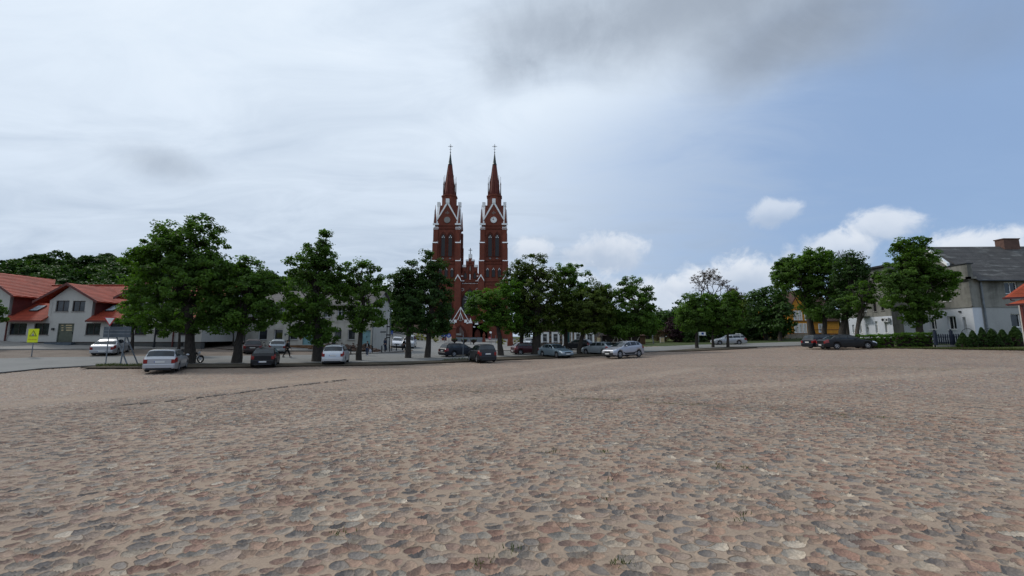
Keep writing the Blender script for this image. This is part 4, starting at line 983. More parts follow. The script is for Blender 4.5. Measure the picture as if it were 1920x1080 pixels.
# ---------------------------------------------------------------- buildings
class Facade:
    """a vertical wall plane: origin O, horizontal unit u, outward normal n"""
    def __init__(s, O, u, n): s.O = Vector(O); s.u = Vector(u).normalized(); s.n = Vector(n).normalized()
    def uz(s, px, py):
        p = on_plane(px, py, s.O, s.n); return ((p - s.O).dot(s.u), p.z)
    def rect(s, x0, y0, x1, y1):
        a = s.uz(x0, y0); b = s.uz(x1, y1); c = s.uz((x0 + x1) / 2, (y0 + y1) / 2)
        w = abs(b[0] - a[0])
        return (c[0] - w / 2, c[0] + w / 2, min(a[1], b[1]), max(a[1], b[1]))
    def P(s, u, z, d=0.0): 
        p = s.O + s.u * u + s.n * d; return Vector((p.x, p.y, z))
    def box(s, m, u0, u1, z0, z1, d0, d1):
        c = s.P((u0 + u1) / 2, (z0 + z1) / 2, (d0 + d1) / 2); m.obox(c, s.u * (abs(u1 - u0) / 2), s.n * (abs(d1 - d0) / 2), Vector((0, 0, abs(z1 - z0) / 2)))
    def wall(s, m, u0, u1, z0, z1, holes=(), reveal=0.14, d=0.0):
        us = sorted({u0, u1, *[h[0] for h in holes], *[h[1] for h in holes]}); zs = sorted({z0, z1, *[h[2] for h in holes], *[h[3] for h in holes]})
        us = [x for x in us if u0 <= x <= u1]; zs = [x for x in zs if z0 <= x <= z1]
        for a, b in zip(us[:-1], us[1:]):
            for c, e in zip(zs[:-1], zs[1:]):
                mu, mz = (a + b) / 2, (c + e) / 2
                if any(h[0] < mu < h[1] and h[2] < mz < h[3] for h in holes): continue
                m.quad(s.P(a, c, d), s.P(b, c, d), s.P(b, e, d), s.P(a, e, d))
        for h in holes:
            a, b, c, e = h; r = d - reveal
            m.quad(s.P(a, c, d), s.P(a, e, d), s.P(a, e, r), s.P(a, c, r)); m.quad(s.P(b, c, d), s.P(b, e, d), s.P(b, e, r), s.P(b, c, r))
            m.quad(s.P(a, e, d), s.P(b, e, d), s.P(b, e, r), s.P(a, e, r)); m.quad(s.P(a, c, d), s.P(b, c, d), s.P(b, c, r), s.P(a, c, r))
    def window(s, h, root, frame='white_paint', pane='window_glass', sill='stone_grey', bars=(1, 0), fw=0.07, reveal=0.14, sill_out=0.07, surround=None, name='window', label=None, top_light=None):
        a, b, c, e = h; m = MB(); d1, d0 = -reveal + 0.05, -reveal - 0.02
        s.box(m, a, a + fw, c, e, d0, d1); s.box(m, b - fw, b, c, e, d0, d1); s.box(m, a + fw, b - fw, e - fw, e, d0, d1); s.box(m, a + fw, b - fw, c, c + fw, d0, d1)
        for i in range(bars[0]):
            x = a + (b - a) * (i + 1) / (bars[0] + 1); s.box(m, x - fw * .4, x + fw * .4, c + fw, e - fw, d0, d1 - .01)
        for i in range(bars[1]):
            z = c + (e - c) * (i + 1) / (bars[1] + 1); s.box(m, a + fw, b - fw, z - fw * .35, z + fw * .35, d0, d1 - .014)
        if top_light: z = c + (e - c) * top_light; s.box(m, a + fw, b - fw, z - fw * .45, z + fw * .45, d0, d1 - .014)
        w = m.build(name, frame, root)
        if label: w['label'] = label
        g = MB(); s.box(g, a + fw * .5, b - fw * .5, c + fw * .5, e - fw * .5, -reveal - .015, -reveal + .012); g.build('pane', pane, w)
        if sill: q = MB(); s.box(q, a - .06, b + .06, c - .07, c, -reveal + .052, sill_out); q.build('sill', sill, w)
        if surround:
            q = MB(); t = surround[1]
            s.box(q, a - t, a, c - t * .5, e + t, 0.002, .04); s.box(q, b, b + t, c - t * .5, e + t, 0.002, .04); s.box(q, a, b, e, e + t, 0.002, .045); q.build('surround', surround[0], w)
        return w
    def door(s, h, root, mat, frame='frame_brown', reveal=0.14, name='door', panel=None, handle=True, label=None, double=False):
        a, b, c, e = h; m = MB(); s.box(m, a, b, c, e, -reveal - .02, -reveal + .03); 
        if double: s.box(m, (a + b) / 2 - .03, (a + b) / 2 + .03, c, e, -reveal + .03, -reveal + .05)
        for i in range(1, 3): s.box(m, a + .12, b - .12, c + (e - c) * (i - .75) / 2.2, c + (e - c) * (i - .1) / 2.2, -reveal + .03, -reveal + .04)
        d = m.build(name, mat, root)
        if label: d['label'] = label
        q = MB()
        for (x0, x1) in ((a, a + .06), (b - .06, b)): s.box(q, x0, x1, c, e, -reveal + .03, -reveal + .07)
        s.box(q, a + .06, b - .06, e - .07, e, -reveal + .03, -reveal + .07); q.build('door_frame', frame, d)
        if panel: 
            q = MB()
            for r in panel: s.box(q, r[0], r[1], r[2], r[3], -reveal + .032, -reveal + .045)
            q.build('door_glass', 'curtain_glass' if mat != 'green_door_paint' else 'cream_board', d)
        if handle: q = MB(); x = b - .16 if not double else (a + b) / 2 + .08; s.box(q, x - .02, x + .02, c + .95, c + 1.15, -reveal + .05, -reveal + .10); q.build('handle', 'dark_metal', d)
        return d

def roof_slab(m, a, b, c, d, t=0.12):
    """quad roof plane a-b (eave) c-d (ridge) given a thickness downwards"""
    m.prism([a, b, c, d], Vector((0, 0, -t)))

def downpipe(root, p0, p1, mat, r=0.055):
    m = MB(); m.tube([p0, p1], r, 8)
    for k in (0.1, 0.5, 0.9): q = Vector(p0).lerp(Vector(p1), k); m.tube([q - Vector((0, 0, .03)), q + Vector((0, 0, .03))], r * 1.35, 8)
    m.build('downpipe', mat, root)

def red_roof_house():
    Y = 45.5; f = Facade((0, Y, 0), (1, 0, 0), (0, -1, 0)); ux = lambda px, py=620: f.uz(px, py)[0]; zz = lambda px, py: f.uz(px, py)[1]
    x0, x1 = ux(-150), ux(379); zb = zz(100, 657) - .4; zp = zz(100, 641.0); ze = zz(200, 595)
    root = thing('red_roof_house', 'long pale brick house with red tiled roof, gabled dormers and skylights', 'house', (ux(130), Y, gz(ux(130), Y)))
    lo = [(19, 48), (65, 90), (162, 186.6), (207, 229), (254, 273.5), (292, 312), (338, 352)]
    wins = [f.rect(a, 606, b, 628) for a, b in lo] + [f.rect(a, 606, b, 628) for a, b in [(-60, -34), (-110, -84)]]
    dr = f.rect(109.5, 606.5, 135, 641.5)
    ups = [f.rect(106, 563.5, 128, 584), f.rect(137, 564, 158, 584), f.rect(-60, 563, -38, 584), f.rect(-28, 563, -6, 584), f.rect(250, 564, 271, 584), f.rect(282, 564, 303, 584)]
    dormers = [(132, 40.5, 531.5, 565.5, 60, 47.5), (-36, 52, 508, 555, 72, 58), (277, 41, 531, 558, 55, 46)]   # px centre, wall half, apex y, eave y, roof half
    m = MB(); f.wall(m, x0, x1, zp, ze, [*wins, dr])
    D = 11.0; zr = zz(200, 536) ; 
    ridgeY = Y + 5.6; k = (ridgeY) / Y; zr = CAMZ + (631 - 536) / F * ridgeY * 1.005; zeave = zz(200, 593)
    m.quad((x1, Y, zp), (x1, Y + D, zp), (x1, Y + D, zeave), (x1, Y, zeave)); m.quad((x0, Y, zp), (x0, Y + D, zp), (x0, Y + D, zeave), (x0, Y, zeave)); m.quad((x0, Y + D, zp), (x1, Y + D, zp), (x1, Y + D, zeave), (x0, Y + D, zeave))
    m.poly([(x1, Y, zeave), (x1, Y + D, zeave), (x1, ridgeY, zr - .1)]); m.poly([(x0, Y, zeave), (x0, Y + D, zeave), (x0, ridgeY, zr - .1)])
    for (c, hw, ya, ye, rh, _) in dormers:
        a, b = ux(c - hw, 580), ux(c + hw, 580); zt = zz(c, ye - 2); za = zz(c, ya + 3); cu = ux(c, 560)
        hs = [h for h in ups if a < h[0] < b]
        f.wall(m, a, b, ze, zt, hs); m.poly([f.P(a, zt), f.P(b, zt), f.P(cu, za)])
        for s in (a, b): m.quad((s, Y, ze - .2), (s, Y + 3.2, ze - .2 + 2.4), (s, Y + 3.2, zt + .1), (s, Y, zt))
    m.build('wall', 'cream_plaster', root)
    m = MB(); f.box(m, x0, x1 + .04, zb - .3, zp - .09, -.5, .06); m.build('plinth', 'plinth_concrete', root)
    m = MB(); f.box(m, x0, x1 + .05, zp - .09, zp, -.3, .085); m.build('plinth_ledge', 'frame_brown', root)
    # main roof
    m = MB(); ov = .62; sl = (zr - zeave) / (ridgeY - Y); 
    segs = []
    xs = [x0 - .4]
    for (c, hw, ya, ye, rh, _) in sorted(dormers): xs += [ux(c - hw, 590), ux(c + hw, 590)]
    xs += [x1 + .4]
    for i in range(0, len(xs), 2): roof_slab(m, (xs[i], Y - ov, zeave - ov * sl), (xs[i + 1], Y - ov, zeave - ov * sl), (xs[i + 1], Y + .02, zeave + .02 * sl), (xs[i], Y + .02, zeave + .02 * sl), .14)
    roof_slab(m, (x0 - .4, Y + .02, zeave + .02 * sl), (x1 + .4, Y + .02, zeave + .02 * sl), (x1 + .4, ridgeY, zr), (x0 - .4, ridgeY, zr), .14)
    roof_slab(m, (x0 - .4, Y + D + ov, zeave - ov * sl), (x1 + .4, Y + D + ov, zeave - ov * sl), (x1 + .4, ridgeY + .01, zr), (x0 - .4, ridgeY + .01, zr), .14)
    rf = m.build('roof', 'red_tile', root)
    m = MB()
    for i in range(0, len(xs), 2): m.box(xs[i], xs[i + 1], Y - ov - .06, Y - ov - .003, zeave - ov * sl - .2, zeave - ov * sl - .02)
    m.build_each('gutter', 'dark_red_metal', rf)
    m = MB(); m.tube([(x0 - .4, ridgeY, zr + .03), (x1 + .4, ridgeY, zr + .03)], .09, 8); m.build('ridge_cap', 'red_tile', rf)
    cz = zr - .2; cx = at(30, 520, ridgeY).x; m = MB(); m.box(cx - .95, cx + .95, ridgeY - .5, ridgeY + .5, cz, zr + 1.25); m.box(cx - 1.03, cx + 1.03, ridgeY - .58, ridgeY + .58, zr + 1.25, zr + 1.37); m.build('chimney', 'church_brick', rf)
    for (sx, sy) in ((70, 571.5), (211, 573.5)):
        p = at(sx, sy, Y + 1.1); cxx = p.x; y = Y + .75; z = zeave + .75 * sl; w, L = .42, 1.0; dn = Vector((0, 1, sl)).normalized(); nn = Vector((0, -sl, 1)).normalized()
        m = MB(); c = Vector((cxx, y + .5, zeave + (y + .5 - Y) * sl)) + nn * .06; m.obox(c, Vector((w + .07, 0, 0)), dn * (L / 2 + .07), nn * .06); sk = m.build('skylight', 'dark_metal', rf)
        m = MB(); m.obox(c + nn * .03, Vector((w, 0, 0)), dn * (L / 2), nn * .035); m.build('pane', 'skylight_glass', sk)
    # snow guards
    for (a, b) in ((-2.7, -1.5), ):
        pass
    # dormer roofs
    for (c, hw, ya, ye, rh, deep) in dormers:
        cu = ux(c, 560); za = zz(c, ya); ea, eb = ux(c - rh, ye), ux(c + rh, ye); zt = zz(c, ye); yb = Y + (za - zeave) / sl + .25; yv = Y + (zt - zeave) / sl + .2
        dm = MB(); yf = Y - .55
        for e in (ea, eb): roof_slab(dm, (e, yf, zt), (e, yv, zt), (cu, yb, za), (cu, yf, za), .13)
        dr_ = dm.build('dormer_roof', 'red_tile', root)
        q = MB()
        for e in (ea, eb): q.prism([(e, yf - .05, zt - .24), (e, yf - .05, zt + .03), (cu, yf - .05, za + .03), (cu, yf - .05, za - .26)], (0, .045, 0))
        q.build('barge_board', 'dark_red_metal', dr_)
        q = MB()
        for s, e in ((ux(c - hw), ea), (ux(c + hw), eb)):
            q.box(min(s, s + (.03 if e > s else -.03)), max(s, s + (.03 if e > s else -.03)), Y - .0, Y + 3.0, zeave + .05, zt - .1)
        q.build_each('cheek', 'dark_red_metal', dr_)
    for h in wins + ups: f.window(h, root, 'frame_brown', 'window_glass', 'concrete', (1, 0), .08)
    u = lambda p: ux(p, 620); pan = [f.rect(113.5 + o, y, x, y + 2.0) for y in (609, 613.5, 618) for o, x in ((0, 117), (8.5, 133))]
    f.door(dr, root, 'green_door_paint', 'green_door_paint', panel=pan, label='olive green door with small upright lights')
    m = MB(); a, b = u(96), u(146)
    for i in range(4): m.box(a - (.25 * (3 - i)), b + (.12 * (3 - i)), Y - .55 - .32 * (3 - i), Y - .1, zb - .1, zp - .05 - i * 0 - (3 - i) * .24)
    m.build('steps', 'board_back', root)
    m = MB(); r = f.rect(34, 645.5, 58, 651.0); f.box(m, *r, .05, .075); m.build('vent', 'under_black', root)
    m = MB(); r = f.rect(339.5, 643, 344, 648.5); f.box(m, *r, .05, .075); m.build('vent', 'under_black', root)
    for px in (15, 330): downpipe(root, f.P(ux(px + (3 if px < 100 else 0), 600), ze - .1, .16), f.P(ux(px + (3 if px < 100 else 0), 600), zb, .16), 'dark_red_metal', .075)
    m = MB(); r = f.rect(99, 615, 102, 619); f.box(m, *r, .003, .16); m.build('wall_lamp', 'dark_metal', root)
    return root
red_roof_house()

def brown_barn():
    Y = 62; a, b = onland(374, Y).x, onland(462, Y).x; z = gz((a + b) / 2, Y)
    t = thing('barn', 'dark brown plank barn at the end of the lane', 'barn', ((a + b) / 2, Y, z)); zt = CAMZ + (631 - 600) / F * Y
    m = MB(); n = int((b - a) / .22)
    for i in range(n): x = a + (b - a) * i / n; m.box(x, x + .2, Y - .02 - .015 * (i % 2), Y + .05, z - .6, zt)
    m.box(a, b, Y + .05, Y + 6, z - .6, zt); m.build('wall', 'timber_dark', t)
    m = MB(); roof_slab(m, (a - .4, Y - .6, zt - .1), (b + .4, Y - .6, zt - .1), (b + .4, Y + 3, zt + 2.0), (a - .4, Y + 3, zt + 2.0)); roof_slab(m, (a - .4, Y + 6.6, zt - .1), (b + .4, Y + 6.6, zt - .1), (b + .4, Y + 3.01, zt + 2.0), (a - .4, Y + 3.01, zt + 2.0)); m.build('roof', 'brown_roof', t)
brown_barn()

def old_white_house():
    Y = 52.5; f = Facade((0, Y, 0), (1, 0, 0), (0, -1, 0)); ux = lambda px, py=625: f.uz(px, py)[0]; zz = lambda px, py: f.uz(px, py)[1]
    x0, x1 = ux(460.5), ux(699); zb = zz(600, 654); ze = zz(600, 569.5); D = 6.2
    t = thing('old_white_house', 'weathered two-storey white plaster house with pale blue doors and grey roof', 'house', ((x0 + x1) / 2, Y, gz((x0 + x1) / 2, Y)))
    lows = [f.rect(a, 618, b, 637) for a, b in [(485, 500), (514.5, 529), (543.5, 557.5), (601, 614), (627, 639.5), (652.5, 665)]]
    ups = [f.rect(a, 577.5, b, 595.5) for a, b in [(472, 485), (498, 511), (525, 538.5), (553, 566), (580, 593), (607, 620), (634, 647), (661, 674)]]
    d1 = f.rect(568, 621, 586.5, 646.5); d2 = f.rect(677.5, 619, 694, 646.5)
    m = MB(); f.wall(m, x0, x1, zb - .5, ze, lows + ups + [d1, d2], .2)
    sx = x1 + .35
    g = Facade((x1, Y, 0), (sx - x1 - 0.0, D, 0), (D, -(sx - x1), 0)); Lg = math.hypot(sx - x1, D)
    g.wall(m, 0, Lg, zb - .5, ze); xl = x0 - .1
    m.quad((x0, Y, zb - .5), (xl, Y + D, zb - .5), (xl, Y + D, ze), (x0, Y, ze)); m.quad((xl, Y + D, zb - .5), (sx, Y + D, zb - .5), (sx, Y + D, ze), (xl, Y + D, ze))
    ry = Y + D / 2; zr = CAMZ + (631 - 546) / F * ry
    m.poly([(x1, Y, ze), (sx, Y + D, ze), ((x1 + sx) / 2, ry, zr - .1)]); m.poly([(x0, Y, ze), (xl, Y + D, ze), (x0, ry, zr - .1)])
    wl = m.build('wall', 'old_plaster', t)
    m = MB(); f.box(m, x0, x1, zz(600, 603.5), zz(600, 602), .002, .05); f.box(m, x0 - .1, x1 + .1, ze - .22, ze, .002, .16); m.build('cornice', 'old_plaster', t)
    m = MB(); r = f.rect(559, 624, 567.5, 639.5)
    m.prism([f.P(r[0] + .1, r[2] + .5, .002), f.P(r[0] + .35, r[2] + .1, .002), f.P(r[1] - .02, r[2] + .45, .002), f.P(r[1], r[3], .002), f.P(r[0] + .2, r[3] - .05, .002), f.P(r[0], r[3] - .5, .002)], (0, -.012, 0)); m.build('bare_brick_patch', 'orange_brick', t)
    m = MB(); a = g.uz(704, 604); b = g.uz(715, 612)
    m.prism([g.P(a[0], b[1] + .1, .003), g.P(a[0] + .8, b[1] - .2, .003), g.P(b[0], b[1], .003), g.P(b[0] + .2, a[1] - .2, .003), g.P(a[0] + .9, a[1] + .15, .003), g.P(a[0] - .1, a[1] - .1, .003)], g.n * .012); m.build('bare_brick_patch', 'timber_dark', t)
    m = MB(); roof_slab(m, (x0 - .35, Y - .45, ze - .25), (x1 + .35, Y - .45, ze - .25), ((x1 + sx) / 2 + .4, ry, zr), (x0 - .35, ry, zr), .09); roof_slab(m, (x0 - .35, Y + D + .45, ze - .25), (sx + .35, Y + D + .45, ze - .25), ((x1 + sx) / 2 + .4, ry + .01, zr), (x0 - .35, ry + .01, zr), .09)
    rf = m.build('roof', 'slate_corrugated', t)
    for px in (560, 650): cx = ux(px); m = MB(); m.box(cx - .4, cx + .4, ry - .35, ry + .35, zr - .5, zr + .9); m.build('chimney', 'orange_brick', rf)
    for h in lows: f.window(h, t, 'white_paint', 'window_glass', 'stone_grey', (0, 0), .06, .2, .1)
    for h in ups: f.window(h, t, 'white_paint', 'window_glass', 'stone_grey', (1, 0), .09, .12, .08, top_light=.66, surround=('old_plaster', .12))
    f.door(d1, t, 'blue_door_paint', 'blue_door_paint', .2, double=True, label='left pale blue double door'); f.door(d2, t, 'blue_door_paint', 'blue_door_paint', .2, double=True, label='pale blue double door at the right corner')
    m = MB(); q = f.rect(545, 645.8, 588, 650)
    for i in range(3): m.box(q[0] - .1, q[1] + .1, Y - .5 - .3 * (2 - i), Y - .02, zb - .3, d1[2] - .05 - (2 - i) * .22)
    m.box(ux(676), ux(698), Y - .9, Y - .02, zb - .3, d2[2] - .05); m.build('steps', 'timber_brown', t)
    for px in (543.0, ): downpipe(t, f.P(ux(px), ze - .2, .1), f.P(ux(px), zb, .1), 'dark_metal', .06)
    downpipe(t, f.P(x1 + .02, ze - .2, .08), f.P(x1 + .02, zb, .08), 'grey_metal', .055); downpipe(t, (sx + .08, Y + D - .1, ze - .2), (sx + .08, Y + D - .1, zb), 'grey_metal', .07)
    m = MB(); r = f.rect(534, 625, 536.5, 628.5); f.box(m, *r, .003, .12); m.build('junction_box', 'grey_metal', t)
    # heap of rubble along the wall
    rnd = random.Random(3); m = MB()
    for k in range(560):
        u = rnd.random(); px = 596 + 122 * u; hgt = .95 * math.sin(min(1, u * 3 + .15) * 1.57) * (1 if u < .8 else max(.2, (1 - u) * 5)); dep = rnd.random(); z0 = rnd.random() * hgt * (1 - abs(dep - .4))
        x = ux(px, 650); y = Y - .35 - dep * 1.9; s = rnd.uniform(.07, .2); z = gz(x, y) + .1 + z0
        a = rnd.uniform(0, 3); m.obox((x, y, z), (s * math.cos(a), s * math.sin(a), rnd.uniform(-.05, .05)), (-s * .6 * math.sin(a), s * .6 * math.cos(a), rnd.uniform(-.06, .06)), (rnd.uniform(-.05, .05), 0, s * .45))
    tag(m.build('rubble', 'rubble_stone', bevel=.02), 'heap of broken stones and bricks along the old white house', 'rubble', kind='stuff')
    m = MB(); a, b = gnd(686, 657), gnd(711, 655.5); zt = at(690, 646.5, a.y + .5).z
    m.box(a.x, b.x, a.y + .2, a.y + .6, gz(a.x, a.y) - .2, zt); 
    tw = thing('low_wall', 'low stone wall with a pale coping before the right blue door', 'wall', (a.x, a.y + .4, gz(a.x, a.y))); m.build('wall', 'fieldstone', tw); m = MB(); m.box(a.x - .1, b.x + .1, a.y + .1, a.y + .7, zt, zt + .12); m.build('coping', 'concrete', tw)
old_white_house()

def church():
    Y0 = 125.0; Z = lambda py, px=882, Y=Y0: at(px, py, Y).z
    X = lambda px, py=640, Y=Y0: at(px, py, Y).x
    zb = gz(X(882), Y0) - .6
    root = thing('church', 'red brick neo-gothic church with two tall spired towers and white metal flashings', 'church', (X(882), Y0, gz(X(882), Y0)))
    F0 = Facade((0, Y0, 0), (1, 0, 0), (0, -1, 0))
    BR, WH = 'church_brick', 'metal_white'
    def lancet(cx, z0, z1, w, d=0.0, n=8):
        """pointed arch outline (x,z)"""
        hw = w / 2; zs = z1 - w * .9; pts = [(cx - hw, z0), (cx + hw, z0)]
        for i in range(n + 1):
            a = i / n * R(64); pts.append((cx - hw * 1.0 + (w * 1.0) * math.cos(a) * 1.0 + 0 * a, zs + w * math.sin(a)))
            if pts[-1][0] < cx: pts[-1] = (cx, z1); break
        right = [p for p in pts[2:] if p[0] >= cx]
        left = [(2 * cx - p[0], p[1]) for p in right[::-1]]
        return pts[:2] + right + [p for p in left if p[0] < cx - 1e-3]
    def recess(m, cx, z0, z1, w, y, dep=.35, ring=.18, mdark=None):
        """a raised brick ring round a dark opening, seen from the front (normal -y)"""
        o = lancet(cx, z0 - ring * .6, z1 + ring * 1.3, w + 2 * ring); i_ = lancet(cx, z0, z1, w)
        n = min(len(o), len(i_)); o, i_ = o[:n], i_[:n]
        vs = [(p[0], y - .12, p[1]) for p in o] + [(p[0], y - .12, p[1]) for p in i_] + [(p[0], y + .02, p[1]) for p in o] + [(p[0], y + .05, p[1]) for p in i_]
        fs = []
        for k in range(n):
            j = (k + 1) % n; fs += [(k, j, n + j, n + k), (k, 2 * n + k, 2 * n + j, j), (n + k, n + j, 3 * n + j, 3 * n + k)]
        m.add(vs, fs)
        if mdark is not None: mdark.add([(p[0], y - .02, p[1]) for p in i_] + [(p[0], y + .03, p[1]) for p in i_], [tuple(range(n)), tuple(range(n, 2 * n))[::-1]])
    TOWERS = [(838.0, 'left tower with a blank round dial', False), (925.6, 'right tower with the working clock', True)]
    for (pc, lab, clock) in TOWERS:
        cx = X(pc, 412); W = 4.35; Yb = Y0 + 8.7; cyc = (Y0 + Yb) / 2
        zs = {k: Z(k, pc) for k in (368, 377, 398, 416, 421, 427, 440, 453, 480, 487, 500, 520, 526, 560, 600)}
        m = MB()
        m.box(cx - W + .6, cx + W - .6, Y0 + .6, Yb - .6, zb, zs[421])
        # set-back corner buttresses in three stages
        for sx in (-1, 1):
            for sy in (-1, 1):
                bx = cx + sx * (W - .75); by = cyc + sy * (W - .75)
                m.box(bx - .75, bx + .75, by - .75, by + .75, zb, zs[427]); 
                m.box(bx - .82 + sx * .1, bx + .82 + sx * .1, by - .82 + sy * .1, by + .82 + sy * .1, zb, zs[453] - .35); m.box(bx - .9 + sx * .22, bx + .9 + sx * .22, by - .9 + sy * .22, by + .9 + sy * .22, zb, zs[487] - .4)
                m.box(bx - 1.0 + sx * .34, bx + 1.0 + sx * .34, by - 1.0 + sy * .34, by + 1.0 + sy * .34, zb, zs[526] - .4)
        tw = m.build('tower', BR, root); tw['label'] = lab
        m = MB()
        for zc, ex in ((421, .12), (487, .22), (526, .25)):
            m.box(cx - W - ex + .5, cx + W + ex - .5, Y0 - ex + .5, Yb + ex - .5, zs[zc] - .25, zs[zc] + .15)
        # corbel tables
        for zc in (zs[427], zs[487] - 1.1, zs[526] - 1.1):
            n = 15
            for i in range(n): x = cx - W + 1.7 + (2 * W - 3.4) * (i + .5) / n; m.box(x - .12, x + .12, Y0 + .38, Y0 + .6, zc - .28, zc + .22)
        m.build('string_course', 'church_brick', tw)
        # white flashings on the buttress offsets
        for zc, o, nm in ((427, 0, 0), (453, .1, 1), (487, .22, 1), (526, .34, 2)):
            for sx in (-1, 1):
                m = MB(); hw = .8 + .06 * nm; bx = cx + sx * (W - .75) + sx * o; y = Y0 - o * .2 + (.0); z = zs[zc]
                y0 = Y0 - o - .05 - .07 * nm; 
                if zc == 526:
                    for q in (-1, 1): m.prism([(bx + q * 1.05, y0 - .1, z - .3), (bx + q * 1.05, y0 - .1, z + .15), (bx, y0 - .1, z + 2.0), (bx, y0 - .1, z + 1.45)], (0, .5, 0))
                else:
                    m.prism([(bx - hw, y0 - .08, z - .5), (bx - hw, y0 + .75, z + .62), (bx - hw, y0 + .75, z - .5)], (2 * hw, 0, 0))
                    m.prism([(bx + sx * (hw + .12), Y0 + .1, z - .45), (bx + sx * (hw - .5), Y0 + .1, z + .62), (bx + sx * (hw - .5), Y0 + .1, z - .45)], (0, 1.4, 0))
                m.build('flashing', WH, tw)
        # belfry: pairs of tall louvred lancets on three faces
        mr, md = MB(), MB(); lw = 1.15
        for dx in (-1.15, 1.15): recess(mr, cx + dx, zs[480], zs[440] + .4, lw, Y0 + .55, mdark=md)
        for dx in (-1.15, 1.15): recess(mr, cx + dx, zs[487] + .35, zs[480] - .35, .8, Y0 + .55, ring=.12, mdark=md)
        # large relieving arch
        for dx in (-1.15, 1.15): recess(mr, cx + dx, zs[480] - .1, zs[440] + .95, lw + .75, Y0 + .62, ring=.22)
        for dx in (-1.9, 0, 1.9): recess(mr, cx + dx, zs[520] + .2, zs[500] - .4, .9, Y0 + .55, ring=.16, mdark=md)
        for k in range(2): recess(mr, cx + (-1.5 if k == 0 else 1.5), zs[600], zs[560] - 1, 1.0, Y0 + .55, ring=.2, mdark=md)
        mr.build_each('window_arch', 'church_brick_dark', tw); md.build_each('louvre', 'brick_trim_glass', tw)
        m = MB()
        for dx in (-1.15, 1.15):
            for q in (-1, 0, 1): m.sphere((cx + dx + q * .33, Y0 + .5, zs[440] - .75 + (.42 if q == 0 else 0)), (.13, .06, .19), 6, 4)
            for q in (-1, 0, 1): m.sphere((cx + dx + q * .25, Y0 + .5, zs[480] - .75 + (.3 if q == 0 else 0)), (.09, .06, .13), 6, 4)
        for dx in (-1.9, 0, 1.9):
            for q in (-1, 1): m.prism([(cx + dx + q * .45, Y0 + .42, zs[500] - 1.1), (cx + dx + q * .28, Y0 + .42, zs[500] - 1.0), (cx + dx, Y0 + .42, zs[500] - .5), (cx + dx, Y0 + .42, zs[500] - .28)], (0, .06, 0))
        m.build('tracery', WH, tw)
        # side louvres
        m = MB()
        for sx in (-1, 1):
            for dy in (-1.2, 1.2): m.box(cx + sx * (W - .62), cx + sx * (W - .57), cyc + dy - .5, cyc + dy + .5, zs[480], zs[440] - .4)
        m.build_each('louvre', 'brick_trim_glass', tw)
        # four gables with white verges around the octagon
        zg0, zg1 = zs[416], zs[377]; hw = W - .75
        m = MB(); V = MB()
        for (fx, fy) in ((0, -1), (1, 0), (0, 1), (-1, 0)):
            u = Vector((-fy, fx, 0)); n = Vector((fx, fy, 0)); c = Vector((cx, cyc, 0)) + n * (W - .6)
            P = lambda a, z, d=0: Vector((c.x + u.x * a + n.x * d, c.y + u.y * a + n.y * d, z))
            m.prism([P(-hw, zs[421]), P(hw, zs[421]), P(hw, zg0), P(0, zg1), P(-hw, zg0)], n * -.5)
            for q in (-1, 1):
                V.prism([P(q * (hw + .35), zg0 - .55, .12), P(q * (hw + .35), zg0 + .05, .12), P(0, zg1 + .35, .12), P(0, zg1 - .75, .12)], n * -.8)
            V.obox(P(0, zg1 + .25, -.2), u * .55, n * .5, Vector((0, 0, .75)))
            # roof running back from each gable to the octagon
            m.prism([P(-hw, zg0, -.4), P(0, zg1, -.4), P(0, zg1, -3.2), P(-hw, zg0, -1.2)], Vector((0, 0, -.1))); m.prism([P(hw, zg0, -.4), P(0, zg1, -.4), P(0, zg1, -3.2), P(hw, zg0, -1.2)], Vector((0, 0, -.1)))
        m.build('gables', BR, tw); V.build_each('gable_flashing', WH, tw)
        # corner pinnacles, white
        m = MB()
        for sx in (-1, 1):
            for sy in (-1, 1):
                px_, py_ = cx + sx * (W - .45), cyc + sy * (W - .45); m.box(px_ - .35, px_ + .35, py_ - .35, py_ + .35, zs[421], zg0 + .2); m.lathe([(.42, 0), (.33, 1.2), (.05, 5.6)], (px_, py_, zg0 + .2), 4, rot=R(45))
        m.build_each('pinnacle', 'church_brick', tw)
        m = MB()
        for sx in (-1, 1): 
            m.box(cx + sx * (W - .75) - .95, cx + sx * (W - .75) + .95, Y0 - .12, Y0 + .5, zs[421] - .1, zs[421] + .42)
            m.prism([(cx + sx * (W + .15), Y0 + .7, zg0 - .2), (cx + sx * (W - .1), Y0 + .7, zg0 + 4.2), (cx + sx * (W - .35), Y0 + .7, zg0 + 4.6), (cx + sx * (W - .45), Y0 + .7, zg0 - .2)], (0, .7, 0))
        m.build_each('corner_flashing', WH, tw)
        # octagonal drum, spire, green cap, cross
        oc = MB(); r1 = 2.55; z368 = Z(369, pc, cyc); oc.lathe([(r1, zs[416]), (r1, z368 - .6), (r1 + .25, z368 - .4), (r1 + .25, z368)], (cx, cyc, 0), 8, rot=R(22.5)); oc.build('drum', BR, tw)
        z308, z284, z270 = Z(309, pc + 2, cyc), Z(286, pc + 3, cyc), Z(270, pc + 3, cyc)
        sp = MB(); sp.lathe([(2.12, z368), (.66, z308)], (cx, cyc, 0), 8, rot=R(22.5)); s_ = sp.build('spire', 'copper_roof', tw)
        m = MB()
        for k in range(8):
            a = R(22.5 + 45 * k); m.tube([(cx + 2.14 * math.cos(a), cyc + 2.14 * math.sin(a), z368), (cx + .67 * math.cos(a), cyc + .67 * math.sin(a), z308)], .07, 5)
        m.build('spire_ribs', 'church_brick_dark', s_)
        m = MB()
